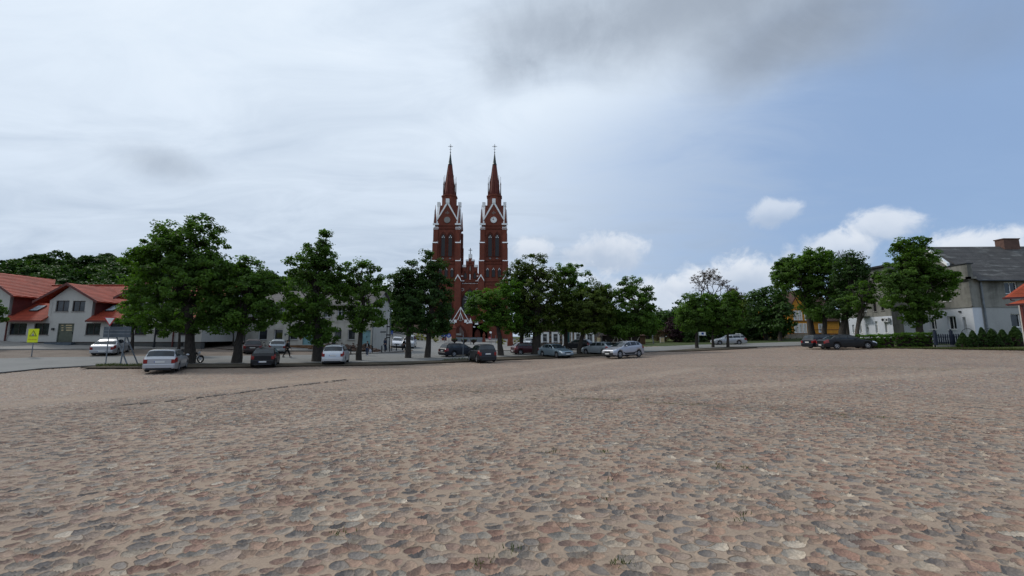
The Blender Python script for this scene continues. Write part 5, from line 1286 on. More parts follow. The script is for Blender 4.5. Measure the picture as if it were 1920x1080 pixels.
        for k in range(8):
            a = R(45 * k); rr = 2.45; zt = z368 + (z308 - z368) * .48; m.lathe([(.20, z368), (.15, z368 + (zt - z368) * .75), (.20, z368 + (zt - z368) * .78), (.04, zt)], (cx + rr * math.cos(a) * .86, cyc + rr * math.sin(a) * .86, 0), 5)
            m.tube([(cx + rr * math.cos(a) * .86, cyc + rr * math.sin(a) * .86, zt - .1), (cx + rr * math.cos(a) * .86, cyc + rr * math.sin(a) * .86, zt + 1.6)], .05, 4)
        m.build_each('turret', 'church_brick_dark', s_)
        m = MB(); m.lathe([(.72, z308 - .3), (.80, z308), (.60, z308 + .5), (.08, z284)], (cx, cyc, 0), 8, rot=R(22.5)); m.build('spire_cap', 'copper_green', s_)
        m = MB(); m.tube([(cx, cyc, z284 - .3), (cx, cyc, z270)], .07, 6); zc = z270 - .9; m.tube([(cx - .85, cyc, zc), (cx + .85, cyc, zc)], .07, 6); m.sphere((cx, cyc, z284 + .1), .22, 8, 5)
        for q in (-1, 1): m.tube([(cx - .35 * q, cyc, zc - .35), (cx + .35 * q, cyc, zc + .35)], .035, 4)
        m.tube([(cx - .4, cyc, zc - 1.1), (cx + .4, cyc, zc - 1.1)], .05, 4); m.build('cross', 'dark_metal', s_)
        # dial in the front gable
        zd = Z(411.5, pc) ; y = Y0 + .55 - .05
        m = MB(); m.lathe([(1.02, -.14), (1.02, .1)], (cx, y, zd), 32, 'Y'); dial = m.build('clock_face' if clock else 'dial', 'metal_white' if clock else 'concrete', tw)
        if clock:
            m = MB()
            for k in range(12):
                a = R(30 * k); p = Vector((cx + math.sin(a) * .82, y - .16, zd + math.cos(a) * .82)); m.obox(p, Vector((math.cos(a) * .035, 0, -math.sin(a) * .035)), Vector((0, .012, 0)), Vector((math.sin(a) * .11, 0, math.cos(a) * .11)))
            m.build('hour_marks', 'black_print', dial); m = MB()
            for a, L, w in ((0, .78, .055), (-60, .55, .08)):
                a = R(a); m.obox((cx + math.sin(a) * L * .42, y - .2, zd + math.cos(a) * L * .42), Vector((math.cos(a) * w, 0, -math.sin(a) * w)), Vector((0, .015, 0)), Vector((math.sin(a) * L * .55, 0, math.cos(a) * L * .55)))
            m.build('clock_hands', 'black_print', dial)
        m = MB()
        for q, hh in ((-.45, .35), (0, .62), (.45, .35)): m.sphere((cx + q, Y0 + .5, Z(399, pc) + hh * .4), (.10, .06, hh), 6, 5)
        m.build('gable_lancets', 'concrete', tw)
    # body between and behind the towers
    xl, xr = X(838, 412) + 4.2, X(925.6, 412) - 4.2; xc = (xl + xr) / 2; yN = Y0 + 1.6
    z526, z487, z480 = Z(526), Z(487), Z(483)
    m = MB(); m.box(xl - .5, xr + .5, yN, Y0 + 9, zb, z526); m.prism([(xl - .3, yN, z526), (xr + .3, yN, z526), (xc, yN, z480 + .2)], (0, 7, 0))
    xa, xb = X(838, 412) - 2.5, X(925.6, 412) + 2.5
    m.box(xa, xb, Y0 + 8.6, Y0 + 52, zb, Z(540)); m.build('nave', BR, root)
    m = MB(); zn, zm = Z(540), Z(505); roof_slab(m, (xa - .5, Y0 + 8.6, zn), (xa - .5, Y0 + 52.5, zn), (xc, Y0 + 52.5, zm), (xc, Y0 + 8.6, zm), .2); roof_slab(m, (xb + .5, Y0 + 8.6, zn), (xb + .5, Y0 + 52.5, zn), (xc + .01, Y0 + 52.5, zm), (xc + .01, Y0 + 8.6, zm), .2); m.build('nave_roof', 'brown_roof', root)
    m = MB(); mr = MB(); md = MB(); tr = MB()
    # stepped pediment with white caps
    hwid = (xr - xl) / 2; zt = z480 + .2
    for q, z0, h, w in ((0, zt - .4, 1.4, .5), (-1, zt - 1.3, .55, .42), (1, zt - 1.3, .55, .42), (-2, zt - 3.3, .8, .5), (2, zt - 3.3, .8, .5), (-2.9, zt - 6.4, .35, .5), (2.9, zt - 6.4, .35, .5)):
        m.box(xc + q * .95 - w, xc + q * .95 + w, yN - .35, yN + .6, z0 - 1.2, z0 + .2); tr.box(xc + q * .95 - w - .06, xc + q * .95 + w + .06, yN - .45, yN + .7, z0 + .2, z0 + .2 + h)
    for q in (-1, 1): m.prism([(xc + q * (hwid + .1), yN - .25, z526), (xc + q * (hwid + .1), yN - .25, z526 + .8), (xc, yN - .25, zt), (xc, yN - .25, zt - .9)], (0, .3, 0))
    m.box(xl, xr, yN - .3, yN + .2, z526 - .35, z526); 
    n = 16
    for i in range(n): x = xl + (xr - xl) * (i + .5) / n; tr.box(x - .09, x + .09, yN - .1, yN, z526 - .85, z526 - .62)
    tr.box(xl, xl + 1.6, yN - .42, yN - .28, z526 - .05, z526 + .2); tr.box(xr - 1.6, xr, yN - .42, yN - .28, z526 - .05, z526 + .2)
    recess(mr, xc, Z(520), Z(497), .75, yN, ring=.15, mdark=None); recess(mr, xc - 1.5, Z(521), Z(510), .7, yN, ring=.12, mdark=md); recess(mr, xc + 1.5, Z(521), Z(510), .7, yN, ring=.12, mdark=md)
    tr.box(xc - .16, xc + .16, yN - .1, yN - .03, Z(523), Z(513)); 
    recess(mr, xc, Z(590), Z(541), 5.0, yN, ring=.4, mdark=md); 
    for q in (-1, 1):
        for k in range(10): a0, a1 = R(36 * k), R(36 * k + 36); tr.bar((xc + q * 2.35 + .42 * math.cos(a0), yN - .08, Z(542) + .42 * math.sin(a0)), (xc + q * 2.35 + .42 * math.cos(a1), yN - .08, Z(542) + .42 * math.sin(a1)), .09, .06, (0, 1, 0))
    for a in range(0, 180, 36): tr.bar((xc - 1.9 * math.cos(R(a)) * 1, yN - .03, Z(560) - 1.9 * math.sin(R(a))), (xc + 1.9 * math.cos(R(a)), yN - .03, Z(560) + 1.9 * math.sin(R(a))), .09, .05, (0, 1, 0))
    ctr = m.build('central_gable', BR, root); mr.build_each('window_arch', 'church_brick_dark', ctr); md.build('rose_glass', 'brick_trim_glass', ctr); tr.build_each('flashing', WH, ctr)
    m = MB(); m.sphere((xc, yN - .1, Z(503)), (.2, .18, .75), 8, 6); m.sphere((xc, yN - .1, Z(498.3)), (.13, .13, .15), 8, 6); m.build('statue', 'concrete', ctr)
    m = MB(); zc = zt + 1.1; m.tube([(xc, yN, zc), (xc, yN, zc + 2.2)], .11, 6); m.tube([(xc - .6, yN, zc + 1.5), (xc + .6, yN, zc + 1.5)], .11, 6); m.build('cross', 'dark_metal', ctr)
    # portal with its gable, side gablets and pinnacles
    yp = Y0 - 2.2; xp = X(865, 620); m = MB(); tr = MB(); mr = MB(); md = MB(); zz = lambda py: Z(py, 865, yp)
    m.box(xp - 2.9, xp + 2.9, yp, Y0 + 1.4, zb, zz(610)); m.prism([(xp - 2.9, yp, zz(610)), (xp + 2.9, yp, zz(610)), (xp, yp, zz(578))], (0, 3.6, 0))
    for q in (-1, 1):
        tr.prism([(xp + q * 2.9, yp - .15, zz(606.5)), (xp + q * 2.9, yp - .15, zz(604.5)), (xp, yp - .15, zz(575)), (xp, yp - .15, zz(577.5))], (0, .3, 0))
        m.box(xp + q * 3.1 - .55, xp + q * 3.1 + .55, yp - .4, Y0 + 1, zb, zz(606)); tr.prism([(xp + q * 3.1 - .6, yp - .5, zz(606)), (xp + q * 3.1 + .6, yp - .5, zz(606)), (xp + q * 3.1, yp - .5, zz(596))], (0, .3, 0))
        tr.box(xp + q * 1.62 - .42, xp + q * 1.62 + .42, yp - .2, yp + .3, zz(605), zz(599.5)); tr.box(xp + q * 2.15 - .3, xp + q * 2.15 + .3, yp - .2, yp + .3, zz(607), zz(604))
        for k in (0, 1): m.box(xp + q * 6 - 2.2, xp + q * 6 + 2.2, yp + .9, Y0 + .6, zb, zz(606))
        recess(mr, xp + q * 5.2, zz(633), zz(619), 1.3, yp + .9, ring=.25, mdark=md)
        tr.box(xp + q * 4.9 - .5, xp + q * 4.9 + .5, yp + .6, yp + 1.2, zz(608.5), zz(603)); 
        for s in (-1, 1): tr.box(xp + q * 5.0 + s * .85 - .3, xp + q * 5.0 + s * .85 + .3, yp + .6, yp + 1.2, zz(614), zz(611.5))
        tr.prism([(xp + q * 8.2, yp + .8, zz(608)), (xp + q * 8.2, yp + .8, zz(604)), (xp + q * 5.9, yp + .8, zz(590)), (xp + q * 5.9, yp + .8, zz(594))], (0, .4, 0))
    # small statue gablet above the arch
    tr.prism([(xp - .75, yp - .45, zz(600)), (xp - .95, yp - .45, zz(600)), (xp, yp - .45, zz(585)), (xp, yp - .45, zz(588))], (0, .15, 0)); tr.prism([(xp + .75, yp - .45, zz(600)), (xp + .95, yp - .45, zz(600)), (xp, yp - .45, zz(585)), (xp, yp - .45, zz(588))], (0, .15, 0))
    tr.tube([(xp, yp - .4, zz(586)), (xp, yp - .4, zz(577))], .07, 5); tr.tube([(xp - .35, yp - .4, zz(580)), (xp + .35, yp - .4, zz(580))], .06, 5)
    recess(mr, xp, zz(634), zz(611), 3.3, yp, ring=.4, mdark=md)
    po = m.build('portal', BR, root); mr.build_each('portal_arch', 'church_brick_dark', po); md.build_each('portal_door', 'church_brick_dark', po); tr.build_each('flashing', WH, po)
    m = MB(); m.sphere((xp, yp - .25, zz(595)), (.24, .2, .85), 8, 6); m.sphere((xp, yp - .3, zz(589)), (.15, .15, .17), 8, 6); m.box(xp - .4, xp + .4, yp - .55, yp, zz(602), zz(600.5)); m.build('statue', 'concrete', po)
    m = MB()
    for i in range(6): x = xp - .2 + i * .24; m.box(x - .03, x + .03, yp - .1, yp - .04, zz(630), zz(613) + (-.35 * abs(i - 1)))
    for i in range(3): m.sphere((xp - 1 + i * .5, yp - .1, zz(627)), (.3, .05, .35), 8, 5)
    m.build('tympanum', 'concrete', po)
    # aisles seen beside the towers, low
    m = MB(); m.box(xa - 3.5, xa, Y0 + 12, Y0 + 50, zb, Z(590)); m.box(xb, xb + 3.5, Y0 + 12, Y0 + 50, zb, Z(590)); m.build_each('aisle', BR, root)
    return root
church()

def church_fence():
    Y = 99.0; zg = lambda px: onland(px, Y)
    def pier(px0, px1, pyt, Yp, lab, cap=True, mat='church_brick'):
        a = onland(px0, Yp); b = onland(px1, Yp); w = (b.x - a.x) / 2; c = a.lerp(b, .5); zt = at(px0, pyt, Yp).z
        t = thing('gate_pier', lab, 'gate pier', c); m = MB(); m.box(c.x - w, c.x + w, Yp - w, Yp + w, c.z - .3, zt - .5); m.box(c.x - w - .08, c.x + w + .08, Yp - w - .08, Yp + w + .08, c.z - .3, c.z + .7); m.build('shaft', mat, t)
        m = MB(); m.lathe([(w * 1.75, 0), (w * 1.75, .2), (w * 1.3, .3), (.06, 1.0)], (c.x, Yp, zt - .5), 4, rot=R(45)); m.build('cap', 'church_brick_dark' if mat != 'church_brick' else 'church_brick', t); return t
    pier(829.5, 836, 617, Y, 'brick gate pier left, beside the blue road signs'); pier(847, 854, 612, Y, 'brick gate pier at the left end of the grey gate panels')
    pier(905, 909.5, 626, Y, 'short brick pier at the right end of the grey gate panels')
    pier(952, 961.5, 600, 74, 'massive free-standing brick pillar right of the dark people carrier')
    # grey gate panels
    for i, (a, b) in enumerate([(854.5, 867), (867.3, 880), (880.3, 893), (893.3, 905)]):
        p, q = onland(a, Y), onland(b, Y); z0, z1 = at(a, 645, Y).z, at(a, 632.8, Y).z
        lab = ['leftmost grey sheet panel of the church gate', 'second grey sheet panel from the left in the church gate', 'third grey sheet panel from the left in the church gate', 'rightmost grey sheet panel of the church gate'][i]
        t = thing('sheet_fence', lab, 'fence panel', p, 0, 'grey gate panels before the church'); m = MB(); m.box(p.x + .05, q.x - .05, Y - .03, Y + .03, z0, z1); m.build('sheet', 'board_back' if 0 else 'grey_metal', t)
        m = MB(); m.box(p.x - .02, p.x + .05, Y - .05, Y + .05, z0 - .4, z1 + .1); m.box(p.x + .05, q.x - .05, Y - .05, Y + .05, z1, z1 + .07); m.build('frame', 'dark_metal', t)
    # wall with railing either side
    for (px0, px1, lab, yp) in [(775, 829, 'low brick churchyard wall left of the gate', 637.5), (910, 1012, 'dark churchyard wall right of the gate', 637.5)]:
        a, b = onland(px0, Y), onland(px1, Y); z1 = at(px0, yp, Y).z; t = thing('churchyard_wall', lab, 'wall', a.lerp(b, .5), 0)
        m = MB(); m.box(a.x, b.x, Y - .2, Y + .2, min(a.z, b.z) - .5, z1 - .5); m.build('wall', 'fieldstone', t); m = MB(); m.box(a.x, b.x, Y - .28, Y + .28, z1 - .5, z1 - .38); m.build('coping', 'timber_dark', t)
        m = MB(); n = int((b.x - a.x) / .22)
        for i in range(n): x = a.x + (b.x - a.x) * (i + .5) / n; m.tube([(x, Y, z1 - .4), (x, Y, z1 + .42)], .018, 4, cap=False)
        m.box(a.x, b.x, Y - .02, Y + .02, z1 + .36, z1 + .41); m.build('railing', 'dark_metal', t)
    # long low parish building with brick wall seen left of the twin trees
    Yb = 118; a, b = onland(722, Yb), onland(800, Yb); t = thing('parish_house', 'low red brick house with dark roof, far behind the twin trees', 'house', a.lerp(b, .5))
    f = Facade((0, Yb, 0), (1, 0, 0), (0, -1, 0)); z1 = at(760, 620, Yb).z; z0 = min(a.z, b.z) - .5; m = MB(); hs = [f.rect(x, 623, x + 5.5, 629.5) for x in (727, 741, 748.5, 762, 776, 788)]
    f.wall(m, a.x, b.x, z0, z1, hs); m.box(a.x, b.x, Yb + .02, Yb + 9, z0, z1); m.build('wall', 'orange_brick', t)
    for h in hs: f.window(h, t, 'white_paint', 'curtain_glass', None, (1, 0), .16, .1)
    m = MB(); roof_slab(m, (a.x - .5, Yb - .6, z1 - .1), (b.x + .5, Yb - .6, z1 - .1), (b.x + .5, Yb + 4.5, z1 + 2.2), (a.x - .5, Yb + 4.5, z1 + 2.2)); m.build('roof', 'brown_roof', t)
    Yw = 104; a, b = onland(735, Yw), onland(772, Yw); t = thing('brick_wall', 'low orange brick wall behind the distant parked cars', 'wall', a.lerp(b, .5)); m = MB(); z1 = at(740, 629.5, Yw).z; m.box(a.x, b.x, Yw, Yw + .4, min(a.z, b.z) - .4, z1); m.build('wall', 'orange_brick', t); m = MB(); m.box(a.x - .05, b.x + .05, Yw - .06, Yw + .46, z1, z1 + .12); m.build('coping', 'timber_dark', t)
church_fence()

def stone_cottage():
    Y = 67.5; f = Facade((0, Y, 0), (1, 0, 0), (0, -1, 0)); ux = lambda px, py=632: f.uz(px, py)[0]; zz = lambda px, py: f.uz(px, py)[1]
    x0, x1 = ux(1010), ux(1129); zb = zz(1060, 654) - .4; ze = zz(1060, 612)
    t = thing('stone_cottage', 'low fieldstone cottage with thick white window surrounds', 'house', ((x0 + x1) / 2, Y, gz((x0 + x1) / 2, Y)))
    hs = [f.rect(a, 626, b, 641) for a, b in [(1017.5, 1026), (1037.5, 1046), (1080, 1088), (1101, 1111)]]; d = f.rect(1062.5, 622, 1069.5, 649)
    m = MB(); f.wall(m, x0, x1, zb, ze, hs + [d], .16); m.box(x0, x1, Y + .2, Y + 8, zb, ze); m.poly([(x0, Y, ze), (x0, Y + 8, ze), (x0, Y + 4, ze + 3)]); m.poly([(x1, Y, ze), (x1, Y + 8, ze), (x1, Y + 4, ze + 3)]); m.build('wall', 'fieldstone', t)
    for h in hs: f.window(h, t, 'white_paint', 'curtain_glass', 'white_paint', (1 if h[0] > ux(1090) else 0, 0), .06, .16, .1, surround=('metal_white', .3), top_light=.62)
    f.door(d, t, 'teal_paint', 'metal_white', .16)
    m = MB()
    for a, b in ((1054.5, 1057.2), (1070.6, 1073.2), (1090.5, 1093)): r = f.rect(a, 619, b, 648); f.box(m, *r, .002, .1)
    m.build_each('pilaster', 'metal_white', t)
    m = MB(); r = f.rect(1119, 633, 1126, 647); f.box(m, *r, .002, .08); m.build('shutter', 'cream_board', t)
    m = MB(); f.box(m, x0, x1, ze - .25, ze, .002, .2); m.build('cornice', 'cream_plaster', t)
    m = MB(); roof_slab(m, (x0 - .3, Y - .5, ze - .1), (x1 + .3, Y - .5, ze - .1), (x1 + .3, Y + 4, ze + 3.1), (x0 - .3, Y + 4, ze + 3.1)); roof_slab(m, (x0 - .3, Y + 8.5, ze - .1), (x1 + .3, Y + 8.5, ze - .1), (x1 + .3, Y + 4.01, ze + 3.1), (x0 - .3, Y + 4.01, ze + 3.1)); m.build('roof', 'slate_corrugated', t)
    # timber shed with pale braces
    Y = 70; f = Facade((0, Y, 0), (1, 0, 0), (0, -1, 0)); x0, x1 = ux(1131), f.uz(1210, 640)[0]; z0 = gz(x0, Y) - .3; z1 = f.uz(1150, 628)[1]
    t = thing('timber_shed', 'dark timber shed braced with pale beams, right of the stone cottage', 'shed', ((x0 + x1) / 2, Y, gz((x0 + x1) / 2, Y))); m = MB(); n = 40
    for i in range(n): x = x0 + (x1 - x0) * i / n; m.box(x, x + (x1 - x0) / n * .93, Y + .1, Y + .14 + .01 * (i % 3), z0, z1)
    m.box(x0, x1, Y + .15, Y + 4, z0, z1); m.build('wall', 'timber_dark', t)
    m = MB(); q = lambda px, py: f.P(*f.uz(px, py), .06)
    for a, b in [((1142.5, 631), (1142.5, 641.5)), ((1142, 632), (1158, 632)), ((1158, 631), (1158, 641.5)), ((1135, 641.5), (1160, 641.5)), ((1153.5, 632), (1148.5, 641.5)), ((1161.5, 631), (1168, 641)), ((1173, 632), (1174, 642)), ((1199, 631), (1193.5, 641)), ((1135, 637), (1139, 644)), ((1183.5, 632), (1184, 644))]: m.bar(q(*a), q(*b), .13, .09, (0, 1, 0))
    m.build_each('brace', 'timber_pale', t)
    m = MB(); 
    for i in range(5): r = f.rect(1200 + i * 2.1, 626 + (i % 2), 1201.9 + i * 2.1, 653); f.box(m, *r, .0, .08)
    m.build('plank_door', 'timber_brown', t); m = MB(); roof_slab(m, (x0 - .3, Y - .4, z1 - .1), (x1 + .1, Y - .4, z1 - .1), (x1 + .1, Y + 4.2, z1 + .9), (x0 - .3, Y + 4.2, z1 + .9), .08); m.build('roof', 'brown_roof', t)
stone_cottage()

def yellow_house():
    Y = 80.0; f = Facade((0, Y, 0), (1, 0, 0), (0, -1, 0)); ux = lambda px, py=620: f.uz(px, py)[0]; zz = lambda py, px=1500: f.uz(px, py)[1]
    xa, xb, xm = ux(1480), ux(1586), ux(1521); zb = zz(634) - .8; z1 = zz(578)
    t = thing('yellow_house', 'ochre yellow wooden house with a steep gable and white windows', 'house', (ux(1520), Y, gz(ux(1520), Y))); za = zz(545)
    g = [f.rect(a, 584, b, 600) for a, b in [(1488.5, 1495), (1497.5, 1503), (1509, 1515.5)]] + [f.rect(a, 608, b, 624) for a, b in [(1490, 1496.5), (1498.5, 1504), (1506.5, 1512)]]
    r = [f.rect(a, 608, b, 623) for a, b in [(1546, 1552.5)]]; dd = f.rect(1531, 611, 1539, 630)
    m = MB(); f.wall(m, xa, xm, zb, z1, g, .12); m.poly([f.P(xa, z1), f.P(xm, z1), f.P((xa + xm) / 2, za)]); zr = zz(600)
    f.wall(m, xm, xb, zb, zr, r + [dd], .12, d=-1.5); m.box(xb - .02, xb, Y + 1.5, Y + 10, zb, zr); m.box(xa, xa + .02, Y + .0, Y + 10, zb, z1); m.box(xm - .02, xm, Y, Y + 1.5, zb, z1); m.poly([(xb, Y + 1.5, zr), (xb, Y + 10, zr), (xb, Y + 5.7, za - .6)])
    m.build('wall', 'yellow_house_paint', t)
    for h in g: f.window(h, t, 'metal_white', 'window_glass', 'white_paint', (1, 0), .12, .12, surround=('metal_white', .16), top_light=.68)
    f2 = Facade((0, Y + 1.5, 0), (1, 0, 0), (0, -1, 0))
    for h in r: f2.window(h, t, 'metal_white', 'window_glass', 'white_paint', (1, 0), .12, .12, surround=('metal_white', .16))
    f2.door(dd, t, 'white_paint', 'white_paint', .12, panel=[(dd[0] + .25, dd[1] - .25, dd[2] + .9, dd[3] - .3)])
    m = MB()
    for py in (602, 626): f.box(m, xa, xm, zz(py) - .07, zz(py) + .07, .002, .07); 
    f2.box(m, xm, xb, zz(626) - .07, zz(626) + .07, .002, .07); f2.box(m, xm, xb, zz(618) - .05, zz(618) + .05, .002, .05); m.build_each('trim_board', 'brown_roof_edge', t)
    m = MB(); c = (xa + xm) / 2
    for e, s in ((xa - .45, -1), (xm + .45, 1)): roof_slab(m, (e, Y - .6, z1 - .65), (e, Y + 6, z1 - .65), (c, Y + 6, za + .1), (c, Y - .6, za + .1), .16)
    roof_slab(m, (xm - 1.5, Y + .9, zr - .1), (xb + .4, Y + .9, zr - .1), (xb + .4, Y + 5.8, za - .4), (xm - 1.5, Y + 5.8, za - .4), .15); m.build('roof', 'brown_roof', t)
    m = MB()
    for e in (xa - .5, xm + .5): m.prism([(e, Y - .66, z1 - .95), (e, Y - .66, z1 - .6), (c, Y - .66, za + .15), (c, Y - .66, za - .25)], (0, .05, 0))
    m.build_each('barge_board', 'brown_roof_edge', t)
    m = MB(); f.box(m, xa - .05, xm + .02, zb - .2, zz(629), -.2, .08); m.build('plinth', 'concrete', t)
    # white slatted fence in its garden
    a, b = onland(1472, 76), onland(1530, 76); ft = thing('garden_fence', 'low pale fence before the yellow house', 'fence', a.lerp(b, .5)); m = MB(); n = 44
    for i in range(n): x = a.x + (b.x - a.x) * i / n; z = gz(x, 76); m.box(x, x + .09, 76, 76.03, z + .1, z + .85)
    m.build('pickets', 'timber_pale', ft); m = MB()
    for h in (.25, .65): m.bar((a.x, 76.05, a.z + h), (b.x, 76.05, b.z + h), .04, .07)
    for k in range(6): p = a.lerp(b, k / 5); m.box(p.x - .05, p.x + .05, 76.05, 76.15, p.z - .2, p.z + .9)
    m.build('rails', 'timber_dark', ft)
yellow_house()

def grey_house():
    XL = 50.8; Yc = 43.5; Yk = 51.4                        # left wall plane, near corner, far corner
    f = Facade((0, Yc, 0), (1, 0, 0), (0, -1, 0)); g = Facade((XL, 0, 0), (0, 1, 0), (-1, 0, 0))
    zb = gz(XL + 2, Yc) - .6; zs = f.uz(1840, 574.5)[1]; ze = f.uz(1840, 522)[1]; xr = 70.0; D = Yk - Yc; ry = Yc + D * .5
    zr = CAMZ + (631 - 461) / F * ry * 1.0
    t = thing('grey_house', 'large weathered grey plaster house, whitewashed below, with a long old roof', 'house', (XL, Yc, gz(XL, Yc)))
    def gr(x0, y0, x1, y1):
        a, b = g.uz(x0, y0), g.uz(x1, y1); return (min(a[0], b[0]), max(a[0], b[0]), min(a[1], b[1]), max(a[1], b[1]))
    gw = [gr(1741, 595.5, 1757, 617.5), gr(1775, 593.2, 1794.5, 617.5), gr(1726, 600, 1732, 618)]; gd = gr(1804, 594.5, 1814.5, 627)
    gu = [gr(1768, 548.5, 1783, 564)]
    fl = [f.rect(1894, 588.5, 1917, 613)]; fu = [f.rect(1882, 529, 1910, 551)]
    lowm, upm = MB(), MB()
    g.wall(lowm, Yc, Yk, zb, zs, gw + [gd], .25); g.wall(upm, Yc, Yk, zs, ze, gu, .18); f.wall(upm, XL, xr, zs, ze, fu, .18)
    upm.quad((XL, Yk, zb), (xr, Yk, zb), (xr, Yk, ze), (XL, Yk, ze)); upm.quad((xr, Yc, zb), (xr, Yk, zb), (xr, Yk, ze), (xr, Yc, ze)); upm.poly([(XL, Yc, ze), (XL, Yk, ze), (XL, ry, zr - .15)])
    f.wall(lowm, XL, XL + 1.0, zb, zs, [], .2)
    low = lowm.build('lower_wall', 'white_plaster', t); upm.build('upper_wall', 'grey_plaster', t)
    m = MB(); f.wall(m, XL + 1.0, xr, zb, zs, fl, .2); m.build('front_wall', 'pale_grey_plaster', t)
    m = MB(); g.box(m, Yc - .08, Yk, zs - .08, zs + .06, .002, .08); f.box(m, XL - .08, xr, zs - .08, zs + .06, .002, .08); g.box(m, Yc - .3, Yk, ze - .06, ze + .16, .002, .30); g.box(m, Yc - .15, Yk, ze - .2, ze - .06, .002, .16); f.box(m, XL - .3, XL + .6, ze - .06, ze + .16, .002, .3); m.build('cornice', 'grey_plaster', t)
    # parapet block at the near end of the gable
    m = MB(); zt = g.uz(1820, 493.5)[1]; m.box(XL - .1, XL + .45, Yc - .12, Yc + 2.6, ze + .16, zt); m.build('parapet', 'grey_plaster', t); m = MB(); m.box(XL - .2, XL + .55, Yc - .22, Yc + 2.7, zt, zt + .1); m.build('parapet_cap', 'dark_metal', t)
    m = MB(); sl = (zr - ze) / (ry - Yc); roof_slab(m, (XL + .5, Yc - .5, ze - .5 * sl + .3), (xr + .5, Yc - .5, ze - .5 * sl + .3), (xr + .5, ry, zr + .12), (XL + .5, ry, zr), .12); roof_slab(m, (XL - .3, Yc + 1.7, ze + 1.7 * sl + .05), (XL + .5, Yc + 1.7, ze + 1.7 * sl + .05), (XL + .5, ry, zr), (XL - .3, ry, zr), .12)
    roof_slab(m, (XL - .3, Yk + .5, ze - .3), (xr + .5, Yk + .5, ze - .3), (xr + .5, ry + .01, zr + .12), (XL - .3, ry + .01, zr), .12); rf = m.build('roof', 'old_grey_roof', t)
    m = MB(); m.prism([(XL - .36, Yc + 1.6, ze + 1.6 * sl - .15), (XL - .36, Yc + 1.6, ze + 1.6 * sl + .22), (XL - .36, ry + .1, zr + .22), (XL - .36, ry + .1, zr - .15)], (.34, 0, 0)); m.build('verge', 'metal_white', rf)
    c = at(1888, 455, ry); m = MB(); m.box(c.x - .95, c.x + .95, ry - .45, ry + .45, zr - .4, zr + .85); m.box(c.x - 1.02, c.x + 1.02, ry - .52, ry + .52, zr + .85, zr + .97); m.build('chimney', 'terracotta', rf)
    m = MB(); m.tube([(XL + .5, Yc - .58, ze - .5 * sl + .25), (xr + .5, Yc - .58, ze - .5 * sl + .25)], .08, 6); m.build('gutter', 'dark_metal', rf)
    for h in gw[:2]: g.window(h, t, 'metal_white', 'window_glass', 'metal_white', (1, 0), .08, .25, .08)
    g.window(gw[2], t, 'metal_white', 'window_glass', 'metal_white', (0, 0), .07, .25, .06); g.window(gu[0], t, 'frame_brown', 'window_glass', 'metal_white', (1, 0), .08, .18, .06)
    g.door(gd, t, 'white_paint', 'metal_white', .25, panel=[(gd[0] + .2, gd[1] - .2, gd[2] + .4, gd[3] - .15)])
    f.window(fl[0], t, 'metal_white', 'window_glass', 'metal_white', (0, 0), .07, .2, .08); f.window(fu[0], t, 'metal_white', 'window_glass', 'grey_metal', (1, 0), .08, .18, .05)
    downpipe(t, (XL + 1.15, Yc - .14, ze - .1), (XL + 1.15, Yc - .14, zb + .4), 'grey_metal', .09)
    m = MB(); r = gr(1798, 583.2, 1802.5, 585.5); g.box(m, *r, .003, .12); r = gr(1757.5, 588.3, 1760, 590.2); g.box(m, *r, .003, .1); m.build('wall_lamp', 'dark_metal', t)
    # the neighbour: dark upper floor over a white ground floor, with a balcony
    XN = 54.4; Y1, Y2 = 56.6, 65.6; g2 = Facade((XN, 0, 0), (0, 1, 0), (-1, 0, 0)); zn = g2.uz(1671, 592.5)[1]; zt = g2.uz(1655, 497.5)[1]; zb2 = gz(XN, 60) - .6
    def gr2(x0, y0, x1, y1):
        a, b = g2.uz(x0, y0), g2.uz(x1, y1); return (min(a[0], b[0]), max(a[0], b[0]), min(a[1], b[1]), max(a[1], b[1]))
    n = thing('balcony_house', 'taller dark grey house with a white ground floor, a balcony and air conditioners', 'house', (XN, Y1, gz(XN, Y1)))
    wl = [gr2(1597.5, 609, 1603, 624), gr2(1610.5, 603.5, 1617, 624.5), gr2(1640, 602.5, 1647.5, 624), gr2(1658, 603, 1665.5, 623.5)]; wd = gr2(1623, 608, 1630, 628); wu = [gr2(1591, 575, 1597, 588), gr2(1618, 566, 1625, 583.5), gr2(1636, 560, 1644, 584), gr2(1650, 560, 1658, 582)]
    a, b = MB(), MB(); g2.wall(a, Y1, Y2, zb2, zn, wl + [wd], .2); a.box(XN, XN + 6, Y2 - .02, Y2, zb2, zn); a.build('lower_wall', 'white_plaster', n)
    wu = [w for w in wu if w[0] > Y1 and w[1] < Y2]
    g2.wall(b, Y1, Y2, zn, zt, wu, .18); h2 = Facade((0, Y1, 0), (1, 0, 0), (0, -1, 0)); h2.wall(b, XN, XN + 12, zb2, zt); b.quad((XN, Y2, zn), (XN + 12, Y2, zn), (XN + 12, Y2, zt), (XN, Y2, zt)); b.build('upper_wall', 'grey_plaster', n)
    m = MB(); roof_slab(m, (XN - .4, Y1 - .4, zt), (XN - .4, Y2 + .4, zt), (XN + 6, Y2 + .4, zt + 1.2), (XN + 6, Y1 - .4, zt + 1.2), .25); m.build('roof', 'dark_metal', n)
    for h in wl: g2.window(h, n, 'metal_white', 'curtain_glass', 'metal_white', (1, 0), .09, .2, .06, top_light=.72)
    for i, h in enumerate(wu): g2.window(h, n, 'metal_white' if i < 2 else 'frame_brown', 'window_glass', 'metal_white' if i < 2 else 'concrete', (1, 0), .08, .18, .1)
    g2.door(wd, n, 'white_paint', 'metal_white', .2, panel=[(wd[0] + .25, wd[1] - .25, wd[2] + .7, wd[3] - .4)])
